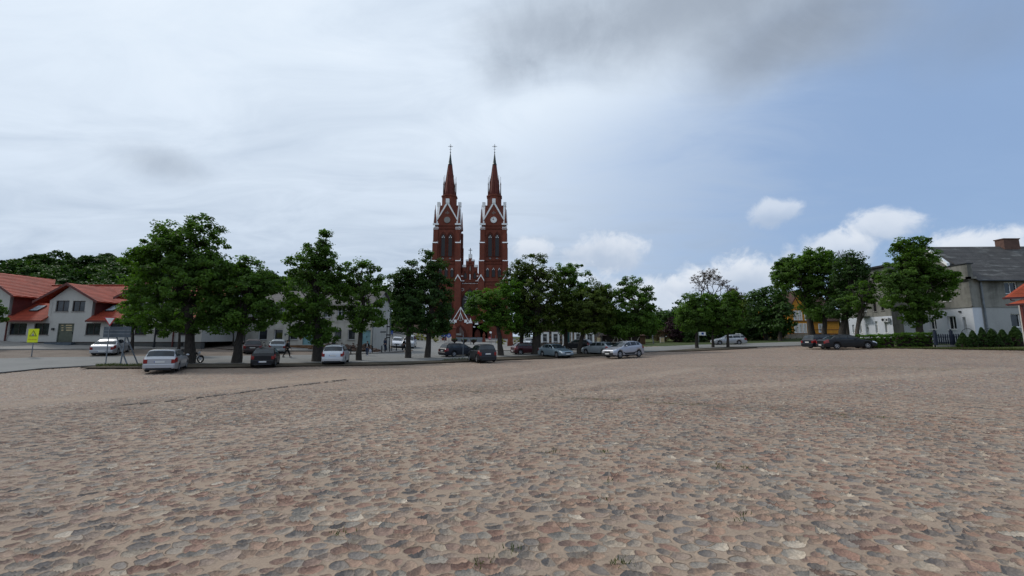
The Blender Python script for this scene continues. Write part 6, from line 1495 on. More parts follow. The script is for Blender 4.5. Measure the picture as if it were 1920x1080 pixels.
    r = gr2(1617, 592, 1632, 600); m = MB(); g2.box(m, r[0], r[1], zn + .05, zn + .22, .002, 1.1); bl = m.build('balcony', 'grey_plaster', n); m = MB()
    for i in range(12): u = r[0] + (r[1] - r[0]) * i / 11; g2.box(m, u - .012, u + .012, zn + .22, zn + 1.15, 1.03, 1.06)
    g2.box(m, r[0], r[1], zn + 1.15, zn + 1.2, 1.02, 1.07); m.build('railing', 'dark_metal', bl)
    for i, (x0, y0, x1, y1) in enumerate([(1656, 596.5, 1664, 603), (1664.5, 596, 1670, 603.5)]):
        u = gr2(x0, y0, x1, y1); tt = thing('air_conditioner', ['left air conditioner unit on the white wall of the balcony house', 'right air conditioner unit on the white wall, nearest the corner'][i], 'air conditioner', g2.P((u[0] + u[1]) / 2, u[2], .2), 0, 'air conditioners on the white wall'); m = MB()
        g2.box(m, *u, .06, .38); m.build('casing', 'white_paint', tt); m = MB(); c = g2.P((u[0] + u[1]) / 2, (u[2] + u[3]) / 2, .385); m.lathe([(min(u[1] - u[0], u[3] - u[2]) * .38, -.012), (min(u[1] - u[0], u[3] - u[2]) * .38, .012)], c, 16, 'X'); m.build('fan_grille', 'dark_metal', tt)
    # dark shed-like bench rail in the gap
    return t
grey_house()

def porch():
    # red-roofed brick porch cutting in at the right edge, nearer than the grey house
    Y = 30.0; P = lambda px, py, y=Y: at(px, py, y); t0 = P(1935, 625); t = thing('porch', 'small brick porch with an orange tiled roof at the right edge', 'porch', (t0.x, Y, gz(t0.x, Y)))
    m = MB(); a, b, c = P(1883, 558), P(1990, 545), P(1990, 500); 
    m.prism([P(1882, 558), P(1990, 553), P(2010, 470, 33.5), P(1921, 530.5, 33.5)], (0, 0, -.12)); m.prism([P(1888, 570.5, 29.2), P(1990, 566, 29.2), P(1990, 556, 30.2), P(1922, 559.5, 30.2)], (0, 0, -.12)); rf = m.build('roof', 'orange_tile', t)
    m = MB(); m.bar(P(1881, 559.5), P(1990, 554.5), .1, .14); m.bar(P(1887, 571.5, 29.2), P(1990, 567, 29.2), .1, .12); m.build('gutter', 'dark_red_metal', rf); m = MB(); m.tube([P(1894, 559.5), P(1896, 563), P(1902, 563.5)], .04, 6); m.build('bracket', 'dark_red_metal', rf)
    m = MB(); q = P(1913, 575, 29.5); zb = gz(q.x, 29.5) - .3; m.box(q.x, q.x + .14, 29.4, 29.54, zb, P(1913, 569.5, 29.5).z); m.build('post', 'dark_red_metal', t); m = MB(); m.box(q.x + .75, q.x + 5, 29.9, 30.2, zb, P(1913, 562, 29.9).z); m.build('wall', 'cream_plaster', t)
porch()

def picket_fence():
    a, b = onland(1757, 38.6), onland(1802, 38.6); t = thing('picket_fence', 'short dark blue picket fence between the hedge and the conifers', 'fence', a.lerp(b, .5)); n = 11; H = 1.05; m = MB(); b.y = a.y
    for i in range(n):
        x = a.x + (b.x - a.x) * (i + .5) / n; z = gz(x, a.y) + .3; m.add([(x - .06, a.y, z), (x + .06, a.y, z), (x + .06, a.y, z + H - .1), (x, a.y, z + H), (x - .06, a.y, z + H - .1), (x - .06, a.y + .03, z), (x + .06, a.y + .03, z), (x + .06, a.y + .03, z + H - .1), (x, a.y + .03, z + H), (x - .06, a.y + .03, z + H - .1)],
              [(0, 1, 2, 3, 4), (9, 8, 7, 6, 5), (0, 5, 6, 1), (1, 6, 7, 2), (2, 7, 8, 3), (3, 8, 9, 4), (4, 9, 5, 0)])
    m.build('pickets', 'picket_blue', t)
    for p in (a, a.lerp(b, .68)): m = MB(); m.box(p.x - .1, p.x + .1, a.y - .02, a.y + .16, p.z - .2, p.z + 1.62); m.sphere((p.x, a.y + .07, p.z + 1.68), .09, 8, 5); m.build('post', 'picket_blue', t)
    m = MB(); m.box(a.x, b.x, a.y + .032, a.y + .07, a.z + .5, a.z + .58); m.box(a.x, b.x, a.y + .032, a.y + .07, a.z + 1.0, a.z + 1.08); m.build('rails', 'picket_blue', t)
    m = MB(); m.box(a.x - .1, b.x + 12, a.y - .05, a.y + .25, a.z - .3, a.z + .26); m.build('base_wall', 'concrete', t)
    # chain swag fence of thin dark hoops behind the cones
    for i, px in enumerate((1862, 1905)):
        p = onland(px, 37.6); t = thing('hoop', ['thin dark garden hoop behind the third conifer', 'thin dark garden hoop behind the fifth conifer'][i], 'garden hoop', p, 0, 'garden hoops behind the conifers'); m = MB(); z = p.z; pts = [(p.x + .75 * math.cos(a), p.y + 1.9, z + 1.05 + .75 * math.sin(a)) for a in [math.pi * k / 10 for k in range(11)]]
        m.tube([(p.x + .75, p.y + 1.9, z)] + pts + [(p.x - .75, p.y + 1.9, z)], .025, 6); m.build('hoop_frame', 'dark_metal', t)
picket_fence()

# ---------------------------------------------------------------- cars
CARS = {
 # L, W, H, profile of shoulder (x from front, z), profile of roof line (x, z); x measured back from the front bumper
 'estate': (4.70, 1.75, 1.46, [(0, .60), (.15, .72), (1.10, .92), (1.6, .93), (4.3, .98), (4.58, .96), (4.70, .86)], [(1.25, .92), (2.05, 1.36), (2.5, 1.44), (3.5, 1.46), (4.28, 1.42), (4.60, .97)], (.90, 3.60), .31),
 'hatch': (4.05, 1.70, 1.46, [(0, .60), (.14, .74), (.95, .95), (1.4, .97), (3.6, 1.03), (3.93, 1.0), (4.05, .86)], [(1.0, .95), (1.75, 1.38), (2.2, 1.46), (2.9, 1.46), (3.5, 1.38), (3.95, 1.01)], (.80, 3.32), .30),
 'saloon': (4.60, 1.80, 1.44, [(0, .58), (.15, .70), (1.15, .92), (1.6, .94), (3.7, 1.0), (4.4, .98), (4.60, .84)], [(1.3, .92), (2.05, 1.36), (2.5, 1.43), (3.1, 1.42), (3.55, 1.30), (4.05, 1.0)], (.88, 3.58), .31),
 'suv': (4.50, 1.82, 1.68, [(0, .72), (.15, .86), (1.05, 1.06), (1.5, 1.08), (4.2, 1.12), (4.42, 1.08), (4.50, .95)], [(1.15, 1.06), (1.85, 1.56), (2.3, 1.66), (3.4, 1.67), (4.05, 1.60), (4.40, 1.12)], (.85, 3.47), .36),
 'mpv': (4.25, 1.79, 1.62, [(0, .66), (.14, .80), (.90, 1.0), (1.3, 1.02), (3.95, 1.06), (4.17, 1.02), (4.25, .88)], [(.95, 1.0), (1.85, 1.50), (2.3, 1.60), (3.2, 1.61), (3.9, 1.54), (4.17, 1.06)], (.82, 3.50), .33),
 'crossover': (4.32, 1.79, 1.61, [(0, .68), (.13, .82), (1.05, 1.02), (1.5, 1.05), (3.9, 1.18), (4.22, 1.12), (4.32, .98)], [(1.15, 1.02), (1.95, 1.50), (2.4, 1.60), (3.1, 1.60), (3.7, 1.50), (4.20, 1.16)], (.86, 3.50), .35),
 'van': (4.6, 1.85, 1.9, [(0, .75), (.14, .95), (.80, 1.12), (1.2, 1.14), (4.3, 1.16), (4.52, 1.14), (4.6, 1.0)], [(.85, 1.12), (1.6, 1.78), (2.0, 1.89), (3.6, 1.9), (4.3, 1.84), (4.52, 1.18)], (.85, 3.7), .34),
}
def make_car(name, label, kind, col, loc, heading, rails=False, clad=False, lowdark=False, far=False):
    L, W, H, sh, rf, ax, wr = CARS[kind]; xs_sh = [p[0] for p in sh]; zs_sh = [p[1] for p in sh]; xr_ = [p[0] for p in rf]; zr_ = [p[1] for p in rf]
    t = thing(name, label, 'car', loc, -R(heading), None, world=False); ORG[t.name] = Vector((0, 0, 0)); t['_h'] = 1; del t['_h']
    # local: +y forward, +x right; station s = distance back from the front; y = L/2 - s
    def zsh(s): return float(np.interp(s, xs_sh, zs_sh))
    def zrf(s): return max(zsh(s), float(np.interp(s, xr_, zr_))) if xr_[0] < s < xr_[-1] else zsh(s)
    def hw(s):
        u = s / L; a = W / 2 * (1 - .15 * max(0, (.16 - u) / .16) ** 2 - .10 * max(0, (u - .88) / .12) ** 2); return a
    zb0 = .20 if kind not in ('suv', 'crossover') else .26
    def zb(s):
        z = zb0 + (.06 * max(0, (.08 - s / L) / .08)) + .05 * max(0, (s / L - .93) / .07)
        for c in ax:
            d = abs(s - c); ra = wr + .055
            if d < ra: z = max(z, wr + math.sqrt(ra * ra - d * d) - .005)
        return z
    def sect(s):
        w = hw(s); b = zb(s); z = zsh(s); k = max(0, zrf(s) - z); cw = .03
        lo = min(b, z - .18)
        pts = [(0, lo), (w * .80, lo), (w * .975, lo + .03), (w, lo + (z - lo) * .25), (w * 1.0, lo + (z - lo) * .55), (w * .985, z - .10), (w * .95, z - .012)]
        kk = k / .5
        pts += [(w * .93 - .015, z + k * .02 + .004), (w * .91 - .045 * kk, z + k * .40 + .008), (w * .88 - .115 * kk, z + k * .82 + .014), (w * .82 - .125 * kk, z + k * .95 + .020), (w * .50 - .06 * kk, z + k * 1.0 + cw * .9), (0, z + k + cw + .004)]
        return pts
    def S(s, q, side=1):
        p = sect(s); i = min(int(q), len(p) - 2); f = q - i; a, b = p[i], p[i + 1]
        return Vector((side * (a[0] + (b[0] - a[0]) * f), L / 2 - s, a[1] + (b[1] - a[1]) * f))
    st = sorted(set([0, .03, .08] + list(np.linspace(.15, L - .15, 30 if far else 58)) + [L - .08, L - .03, L] + list(xr_) + [c + d for c in ax for d in (-wr - .056, -wr * .92, -wr * .7, wr * .7, wr * .92, wr + .056)]))
    st = [s for s in st if 0 <= s <= L]; m = MB(); n = 12; V = []; 
    for s in st:
        p = sect(s); V += [(x, L / 2 - s, z) for x, z in p] + [(-x, L / 2 - s, z) for x, z in p[-2:0:-1]]
    M = 2 * n; fs = [(i * M + j, i * M + (j + 1) % M, (i + 1) * M + (j + 1) % M, (i + 1) * M + j) for i in range(len(st) - 1) for j in range(M)] + [tuple(range(M)), tuple(range((len(st) - 1) * M, len(st) * M))[::-1]]
    m.add(V, fs); body = m.build('body', col, t, smooth=34)
    def panel(name, s0, s1, q0, q1, side, parent, mat='car_glass', ns=7, nq=5, off=.006, mirror=False, shape=None):
        m = MB(); grid = []
        for i in range(ns + 1):
            row = []
            for j in range(nq + 1):
                a, b = i / ns, j / nq
                s = s0 + (s1 - s0) * a; q = q0 + (q1 - q0) * b
                if shape: s, q = shape(s, q, a, b)
                p = S(s, q, side); e = .01; du = S(min(L, s + e), q, side) - S(max(0, s - e), q, side); dq = S(s, min(11.99, q + .05), side) - S(s, max(0, q - .05), side); nn = du.cross(dq)
                if nn.length > 1e-9: nn.normalize()
                c = Vector((p.x, p.y, p.z - .75)); nn = nn if nn.dot(c) > 0 else -nn
                row.append(p + nn * off)
            grid.append(row)
        vs = [v for r in grid for v in r]; w_ = nq + 1; f = [(i * w_ + j, i * w_ + j + 1, (i + 1) * w_ + j + 1, (i + 1) * w_ + j) for i in range(ns) for j in range(nq)]
        if mirror:
            o = len(vs); vs += [Vector((-v.x, v.y, v.z)) for v in vs]; f += [tuple(k + o for k in x) for x in f]
        m.add(vs, f); return m.build(name, mat, parent, smooth=60, recalc=False)
    fr0, fr1 = xr_[0] + .06, xr_[1] + .18; re0, re1 = xr_[-2] + .04, xr_[-1] - .04
    panel('windscreen', fr0, fr1, 9.6, 12, 1, t, mirror=True); panel('rear_window', re0, re1, 9.6, 12, 1, t, mirror=True)
    gl0, gl3 = xr_[0] + .42, xr_[-2] + (.12 if kind in ('estate', 'suv', 'mpv', 'van') else .02); b1 = gl0 + (gl3 - gl0) * .42; b2 = gl0 + (gl3 - gl0) * .80
    for side in (1, -1):
        def tri(s, q, a, b): return (s, 7.25 + (q - 7.25))
        for (a, b) in ((gl0, b1 - .035), (b1 + .035, b2 - .03), (b2 + .03, gl3)):
            if b - a > .12: panel('side_window', a, b, 7.25, 9.05, side, t, ns=5, nq=3)
    # wheels
    for s in ax:
        for side in (1, -1):
            c = Vector((side * (hw(s) - .115), L / 2 - s, wr)); m = MB(); m.lathe([(wr * .55, -.10), (wr * .93, -.10), (wr, -.07), (wr, .07), (wr * .93, .10), (wr * .66, .10), (wr * .62, .07), (wr * .55, -.02)], c, 24, 'X', cap=False) if side == 1 else m.lathe([(wr * .55, .10), (wr * .93, .10), (wr, .07), (wr, -.07), (wr * .93, -.10), (wr * .66, -.10), (wr * .62, -.07), (wr * .55, .02)], c, 24, 'X', cap=False)
            wh = m.build('wheel', 'tyre_rubber', t, smooth=40); m = MB(); d = side
            m.lathe([(wr * .66, d * .085), (wr * .58, d * .09), (wr * .57, d * .04)], c, 24, 'X', cap=False)
            for k in range(5):
                a = 2 * math.pi * k / 5 + .3; r = Vector((0, math.cos(a), math.sin(a))); m.obox(c + Vector((d * .07, 0, 0)) + r * wr * .32, r * wr * .30, r.cross(Vector((1, 0, 0))) * wr * .085, Vector((.014, 0, 0)))
            m.lathe([(wr * .16, d * .05), (wr * .16, d * .09), (.01, d * .095)], c, 12, 'X'); m.build('rim', 'rim_alloy', wh, smooth=40)
            m = MB(); m.lathe([(wr * .6, -.02 * d), (wr * .6, d * .02)], c, 18, 'X'); m.build('brake', 'under_black', wh)
    m = MB(); m.box(-W * .40, W * .40, -L / 2 + .2, L / 2 - .2, .17, .42); 
    for s in ax: m.box(-W * .47, W * .47, L / 2 - s - wr * .95, L / 2 - s + wr * .95, wr * .75, wr * 1.9)
    m.build('underbody', 'under_black', t)
    # lamps, bumpers, plates, mirrors
    zt = zsh(L - .05); zf = zsh(.12)
    for side in (1, -1):
        if kind in ('suv', 'mpv', 'crossover', 'van'): s0, s1, q0, q1 = L - .30, L - .012, 4.4, 6.9
        else: s0, s1, q0, q1 = L - .34, L - .012, 4.2, 6.3
        tl = panel('taillight', s0, s1, q0, q1, side, t, 'tail_light', 4, 4, .012); w = hw(L); m = MB(); z0, z1 = zt - (.30 if kind != 'mpv' else .34), zt - .05
        m.box(min(side * w * .74, side * w * .99), max(side * w * .74, side * w * .99), -L / 2 - .018, -L / 2 + .02, z0, z1); m.build('lens', 'tail_light', tl, bevel=.01)
        hl = panel('headlight', .012, .42, 4.9, 6.5, side, t, 'head_light', 4, 4, .010); w = hw(0); m = MB(); m.box(min(side * w * .56, side * w * .98), max(side * w * .56, side * w * .98), L / 2 - .02, L / 2 + .016, zf - .26, zf - .08); m.build('lens', 'head_light', hl, bevel=.01)
        mx = hw(gl0) + .02; m = MB(); m.sphere((side * (mx + .07), L / 2 - gl0 - .12, zsh(gl0) + .10), (.11, .07, .075), 8, 6); m.build('mirror', col if kind != 'suv' else 'black_plastic', t, smooth=True)
        for k in (b1 - .12, b2 - .1):
            m = MB(); m.box(min(side * (hw(k) * .985), side * (hw(k) + .02)), max(side * (hw(k) * .985), side * (hw(k) + .02)), L / 2 - k - .09, L / 2 - k + .09, zsh(k) - .17, zsh(k) - .14); m.build('door_handle', col, t)
    w = hw(L) ; bm_ = 'black_plastic' if clad else col
    m = MB(); m.box(-w * .97, w * .97, -L / 2 - .075, -L / 2 + .05, zb0 + .10, zb0 + .36); m.build('rear_bumper', col, t, bevel=.03)
    m = MB(); m.box(-w * .8, w * .8, -L / 2 - .06, -L / 2 + .1, zb0 - .0, zb0 + .12); m.build('rear_skirt', 'black_plastic', t)
    w = hw(0); m = MB(); m.box(-w * .96, w * .96, L / 2 - .06, L / 2 + .05, zb0 + .10, zb0 + .28); m.build('front_bumper', bm_, t, bevel=.03)
    m = MB(); m.box(-w * .5, w * .5, L / 2 - .02, L / 2 + .022, zf - .25, zf - .09); m.build('grille', 'black_plastic', t, bevel=.01)
    if clad: m = MB(); m.box(-w * .97, w * .97, L / 2 - .2, L / 2 + .04, zb0, zb0 + .12); m.build('front_skirt', 'black_plastic', t)
    if clad or lowdark:
        for side in (1, -1): panel('sill', ax[0] + wr + .05, ax[1] - wr - .05, 2.2, 3.15, side, t, 'black_plastic', 6, 2, .01)
    zp = zt - .20 if kind in ('estate', 'suv', 'mpv', 'van', 'crossover') else zb0 + .24; yp = -L / 2 - (.022 if zp > zb0 + .4 else .082)
    m = MB(); m.box(-.26, .26, yp - .006, yp + .01, zp - .055, zp + .055); pl = m.build('licence_plate', 'plate_white', t)
    m = MB(); m.box(-.255, -.22, yp - .009, yp - .002, zp - .05, zp + .05); m.build('plate_band', 'blue_sign', pl)
    m = MB(); yf = L / 2 + .055; m.box(-.26, .26, yf - .01, yf + .008, zb0 + .14, zb0 + .25); m.build('licence_plate', 'plate_white', t)
    if rails:
        for side in (1, -1): m = MB(); w = hw(L * .6) * .80 - .18; a, b = xr_[2] + .1, xr_[-2] - .1; m.tube([(side * w, L / 2 - a, zrf(a) + .02), (side * w, L / 2 - a - .1, zrf(a) + .075), (side * w, L / 2 - b + .1, zrf(b) + .085), (side * w, L / 2 - b, zrf(b) + .02)], .018, 6); m.build('roof_rail', 'dark_metal', t)
    return t

def put_car(px, py, heading, kind, col, label, **k):
    """px,py: ground contact at the middle of the car, as seen in the photograph"""
    p = gnd(px, py) if not k.get('Y') else onland(px, k.pop('Y')); t = make_car('parked_car', label, kind, col, p, heading, **k)
    # lie on the slope
    L = CARS[kind][0]; h = R(heading); f = Vector((math.sin(h), math.cos(h), 0)); s = Vector((math.cos(h), -math.sin(h), 0))
    zf, zr = gz(*(p + f * 1.35).xy), gz(*(p - f * 1.35).xy); zl, zg = gz(*(p - s * .75).xy), gz(*(p + s * .75).xy)
    t.rotation_euler = (math.atan2(zf - zr, 2.7), math.atan2(zl - zg, 1.5), -h); t.location = (p.x, p.y, (zf + zr + zl + zg) / 4 + k.get('dz', .0) + (.015 if not k.get('far') else .04))
    t['group'] = 'cars parked around the square'
    return t

def cars():
    put_car(208, 663.5, -29, 'saloon', 'paint_silver', 'silver saloon across the street behind the give-way sign')
    put_car(312, 695, -31, 'estate', 'paint_silver', 'silver estate car seen from behind, nearest car on the left')
    put_car(498, 686, -25, 'hatch', 'paint_black', 'black hatchback seen from behind under the tree row')
    put_car(474, 660.5, -31, 'estate', 'paint_maroon_grey', 'dark reddish estate car across the street, left of the pale blue one')
    put_car(521, 660.5, -27, 'hatch', 'paint_blue_silver', 'pale silver-blue hatchback across the street beside the walking man')
    put_car(630, 682, -16, 'suv', 'paint_light_silver', 'silver off-roader with black roof rails seen from behind', rails=True)
    put_car(862, 668, 50, 'estate', 'paint_navy', 'black estate car on the street left of the people carrier', rails=True)
    put_car(903, 678, -20, 'mpv', 'paint_graphite', 'dark graphite people carrier seen from behind, in the centre')
    put_car(990, 664, 70, 'hatch', 'paint_dark_red', 'dark red hatchback mostly hidden behind the thick trunk')
    put_car(1041, 669.5, 150, 'saloon', 'paint_steel_blue', 'pale blue saloon facing the camera under the trees')
    put_car(1122, 664.5, -40, 'hatch', 'paint_blue_silver', 'silver-blue hatchback half hidden behind the crossover')
    put_car(1169, 670.5, 239, 'crossover', 'paint_lilac_silver', 'silver crossover with black bumper and sills, nearest on the right', clad=True)
    put_car(1366, 646.2, 281, 'estate', 'paint_silver', 'silver estate car passing behind the three round trees', rails=True)
    put_car(1551, 0, 84, 'estate', 'paint_navy', 'dark blue-black estate car mostly hidden behind the long black car', Y=43.6)
    put_car(1587, 0, 101, 'saloon', 'paint_black', 'long black car beside the clipped hedge on the right', Y=40.8)
    put_car(744, 650.5, 165, 'hatch', 'paint_white', 'small pale car parked far off beside the signpost', far=True)
    put_car(767, 652, 172, 'van', 'paint_light_silver', 'light van parked far off behind the left twin trunk', far=True)
    put_car(991, 650.5, 200, 'hatch', 'paint_light_silver', 'small silver car far off inside the white frame', far=True)
    put_car(1083, 656.2, -60, 'hatch', 'paint_navy', 'dark car with red lights before the stone cottage', far=True)
cars()

# ---------------------------------------------------------------- two-wheelers
def ringtube(m, c, r, t, ax, n=24, k=8):
    """torus about a horizontal axis ax (unit vector)"""
    c = Vector(c); ax = Vector(ax).normalized(); u = Vector((0, 0, 1)); v = ax.cross(u).normalized(); vs = []
    for i in range(n):
        a = 2 * math.pi * i / n; d = u * math.cos(a) + v * math.sin(a)
        for j in range(k): b = 2 * math.pi * j / k; vs.append(c + d * (r + t * math.cos(b)) + ax * (t * math.sin(b)))
    m.add(vs, [(i * k + j, i * k + (j + 1) % k, ((i + 1) % n) * k + (j + 1) % k, ((i + 1) % n) * k + j) for i in range(n) for j in range(k)])
def two_wheelers():
    p = gnd(360.5, 680.5); t = thing('motorcycle', 'black motorcycle with a top box standing behind the thick tree trunk', 'motorcycle', p, R(-3), world=False); ORG[t.name] = Vector((0, 0, 0))
    AX = (0, 1, 0)
    for x in (.70, -.70):
        m = MB(); ringtube(m, (x, 0, .31), .255, .052, AX); w = m.build('wheel', 'tyre_rubber', t, smooth=60)
        m = MB(); ringtube(m, (x, 0, .31), .20, .014, AX, 24, 6); m.lathe([(.045, -.06), (.045, .06)], (x, 0, .31), 12, 'Y')
        for k in range(10): a = 2 * math.pi * k / 10; m.tube([(x, 0, .31), (x + .2 * math.cos(a), 0, .31 + .2 * math.sin(a))], .006, 4, cap=False)
        m.build('rim', 'rim_alloy', w)
    m = MB(); 
    for s in (-.075, .075): m.tube([(.70, s, .31), (.46, s, .88)], .024, 8)
    m.tube([(.46, -.09, .88), (.46, .09, .88)], .02, 6); m.build('fork', 'rim_alloy', t)
    m = MB(); m.tube([(.42, -.36, 1.02), (.46, -.2, .97), (.46, .2, .97), (.42, .36, 1.02)], .014, 6); hb = m.build('handlebar', 'dark_metal', t)
    for s in (-1, 1): m = MB(); m.tube([(.44, s * .26, .99), (.44, s * .30, 1.15)], .008, 5); m.sphere((.44, s * .31, 1.18), (.02, .06, .045), 8, 5); m.build('mirror', 'dark_metal', hb)
    m = MB(); m.sphere((.56, 0, .86), (.08, .09, .10), 10, 7); m.build('headlight', 'head_light', t, smooth=True)
    m = MB(); m.sphere((.16, 0, .80), (.27, .14, .13), 12, 8); m.build('tank', 'paint_black', t, smooth=True)
    m = MB(); m.sphere((-.32, 0, .78), (.36, .13, .06), 12, 6); m.build('seat', 'black_plastic', t, smooth=True)
    m = MB(); m.box(-.16, .24, -.14, .14, .28, .58); m.lathe([(.12, .30), (.13, .55), (.10, .62)], (.12, 0, 0), 10); m.build('engine', 'dark_metal', t, bevel=.03)
    m = MB(); m.tube([(.46, 0, .84), (.0, 0, .66), (-.42, 0, .66), (-.70, 0, .34)], .025, 6); m.tube([(.44, 0, .78), (.22, 0, .3), (-.2, 0, .28), (-.70, 0, .31)], .022, 6); m.build('frame', 'dark_metal', t)
    m = MB(); m.tube([(.22, .14, .34), (.0, .17, .24), (-.5, .17, .28), (-.78, .17, .34)], [.025, .025, .045, .05], 8); m.build('exhaust', 'rim_alloy', t)
    for x in (.70, -.70): m = MB(); m.tube([(x + (.26 * math.cos(a)) * 1.2, 0, .31 + .26 * math.sin(a) * 1.25) for a in [R(30 + 20 * k) for k in range(6)]], .03, 6); m.build('mudguard', 'paint_black', t)
    m = MB(); m.box(-.98, -.60, -.20, .20, .88, 1.18); m.build('top_box', 'black_plastic', t, bevel=.05); m = MB(); m.tube([(-.05, .12, .28), (-.02, .30, .0)], .014, 5); m.build('stand', 'dark_metal', t)
    m = MB(); m.box(-.88, -.84, -.06, .06, .68, .76); m.build('taillight', 'tail_light', t)
    # bicycle leaning between the two cars across the street
    p = gnd(491, 659.5); t = thing('bicycle', 'dark bicycle standing between the two cars across the street', 'bicycle', p, R(-12), world=False); ORG[t.name] = Vector((0, 0, 0))
    for x in (.52, -.52):
        m = MB(); ringtube(m, (x, 0, .34), .32, .018, AX, 24, 6); w = m.build('wheel', 'tyre_rubber', t); m = MB()
        for k in range(12): a = 2 * math.pi * k / 12; m.tube([(x, 0, .34), (x + .31 * math.cos(a), 0, .34 + .31 * math.sin(a))], .004, 3, cap=False)
        m.build('spokes', 'rim_alloy', w)
    m = MB()
    for a, b in (((-.52, 0, .34), (-.12, 0, .80)), ((-.12, 0, .80), (.38, 0, .84)), ((.38, 0, .84), (.02, 0, .30)), ((.02, 0, .30), (-.12, 0, .80)), ((-.52, 0, .34), (.02, 0, .30)), ((.36, 0, .95), (.52, 0, .34))): m.tube([a, b], .018, 6)
    m.build('frame', 'dark_metal', t); m = MB(); m.tube([(.30, -.28, 1.02), (.36, 0, 1.0), (.30, .28, 1.02)], .013, 6); m.build('handlebar', 'dark_metal', t); m = MB(); m.sphere((-.17, 0, .90), (.14, .07, .04), 8, 5); m.tube([(-.15, 0, .88), (-.12, 0, .78)], .012, 5); m.build('saddle', 'black_plastic', t)
two_wheelers()

# ---------------------------------------------------------------- people
def skin_fig(name, V, E, Rd, mat, parent, lv=2, root=0):
    me = bpy.data.meshes.new(name); me.from_pydata(V, E, []); o = bpy.data.objects.new(name, me); COL.objects.link(o); o.parent = parent
    md = o.modifiers.new('skin', 'SKIN'); md.use_smooth_shade = True
    for i, r in enumerate(Rd): me.skin_vertices[0].data[i].radius = (r, r) if not isinstance(r, tuple) else r; me.skin_vertices[0].data[i].use_root = (i == root)
    s = o.modifiers.new('subsurf', 'SUBSURF'); s.levels = lv; s.render_levels = lv
    me.materials.append(MATS[mat]); return o
def person(label, loc, heading, h=1.75, stride=.35, top='cloth_black', legs='cloth_black', shoes='black_plastic', hair='hair_dark', arm=(0.2, -.2), hairlen=0.0, slim=1.0, group=None):
    """local +y is where the person faces"""
    t = thing('person', label, 'person', loc, -R(heading), group, world=False); ORG[t.name] = Vector((0, 0, 0)); k = h / 1.75
    hip, kn, an = .93 * k, .50 * k, .09 * k; lf, rb = stride, -stride; b = slim
    V = [(0, 0, hip + .02), (0, 0, 1.12 * k), (0, .01, 1.30 * k), (0, 0, 1.44 * k), (0, 0, 1.50 * k), (0, .02, 1.56 * k), (0, .02, 1.68 * k)]
    E = [(0, 1), (1, 2), (2, 3), (3, 4), (4, 5), (5, 6)]; Rr = [.125 * b, .115 * b, (.15 * b, .11 * b), (.09 * b, .07), .048, (.068, .082), (.070, .085)]
    def chain(a, pts, rs):
        for p, r in zip(pts, rs): V.append(p); Rr.append(r); E.append((a, len(V) - 1)); a = len(V) - 1
        return a
    for s, f in ((-1, lf), (1, rb)):
        chain(0, [(s * .10, 0, hip - .06), (s * .10, f * .52 + (.03 if f > 0 else .05), kn + .02), (s * .10, f if f > 0 else f * 1.1, an + (.04 if f < 0 else 0)), (s * .11, f + .13, .045 * k + (.02 if f < 0 else 0))], [.092 * b, .062, .042, (.045, .032)])
        a = arm[0] if s < 0 else arm[1]
        e = chain(2, [(s * .17 * b, 0, 1.41 * k), (s * .235 * b, a * .4, 1.14 * k), (s * .25 * b, a + .10, .92 * k), (s * .25 * b, a + .15, .84 * k)], [.062, .043, .032, (.018, .036)])
        base = len(V) - 1; c = V[base]
        for i in range(4): chain(base, [(c[0] + .004 * s, c[1] - .028 + .018 * i, c[2] - .05), (c[0] - .004 * s, c[1] - .022 + .018 * i, c[2] - .088 + .008 * abs(i - 1.5))], [.009, .008])
        chain(base, [(c[0] - .01 * s, c[1] + .045, c[2] - .01), (c[0] - .014 * s, c[1] + .06, c[2] - .05)], [.010, .008])
    body = skin_fig('body', V, E, Rr, 'skin_tone', t)
    # clothes follow the same skeleton, a little thicker
    n = 7; G = .014
    jv = [V[0], V[1], V[2], V[3]]; je = [(0, 1), (1, 2), (2, 3)]; jr = [.14 * b, .135 * b, (.168 * b, .13 * b), (.10, .085)]
    L = [n, n + 1, n + 2, n + 3]; arms = []
    step = 4 + 4 + 8 + 2
    for q, s in enumerate((-1, 1)):
        o = 7 + q * step + 4; a = 2
        for i, r in zip((o, o + 1, o + 2), (.078, .060, .046)): jv.append(V[i]); jr.append(r); je.append((a, len(jv) - 1)); a = len(jv) - 1
    skin_fig('jacket', jv, je, jr, top, t)
    tv = [V[0]]; te = []; tr = [.135 * b]; sv = []
    for q in (0, 1):
        o = 7 + q * step; a = 0
        for i, r in zip((o, o + 1, o + 2), (.105 * b, .076, .056)): tv.append(V[i]); tr.append(r); te.append((a, len(tv) - 1)); a = len(tv) - 1
        m = MB(); c = Vector(V[o + 2]); d = Vector(V[o + 3]); m.sphere(((c.x + d.x) / 2, (c.y + d.y) / 2 + .0, max(.045, c.z - .045)), (.052, .145, .05), 10, 6); m.build('shoe', shoes, t, smooth=True)
    skin_fig('trousers', tv, te, tr, legs, t)
    m = MB(); m.sphere((0, -.015, 1.685 * k), (.088, .105, .085), 12, 8)
    if hairlen: m.sphere((0, -.06, 1.60 * k - hairlen * .4), (.085, .05, hairlen), 10, 7)
    m.build('hair', hair, t, smooth=True)
    m = MB(); m.sphere((0, .118, 1.615 * k), (.012, .018, .022), 6, 4); m.build('nose', 'skin_tone', t, smooth=True)
    for s in (-1, 1):
        m = MB(); m.sphere((s * .032, .100, 1.64 * k), (.012, .008, .007), 6, 4); m.build('eye', 'black_print', t); m = MB(); m.sphere((s * .078, .01, 1.62 * k), (.010, .02, .03), 6, 4); m.build('ear', 'skin_tone', t, smooth=True)
    m = MB(); m.sphere((0, .105, 1.575 * k), (.022, .008, .006), 6, 4); m.build('mouth', 'dark_red_metal', t)
    return t
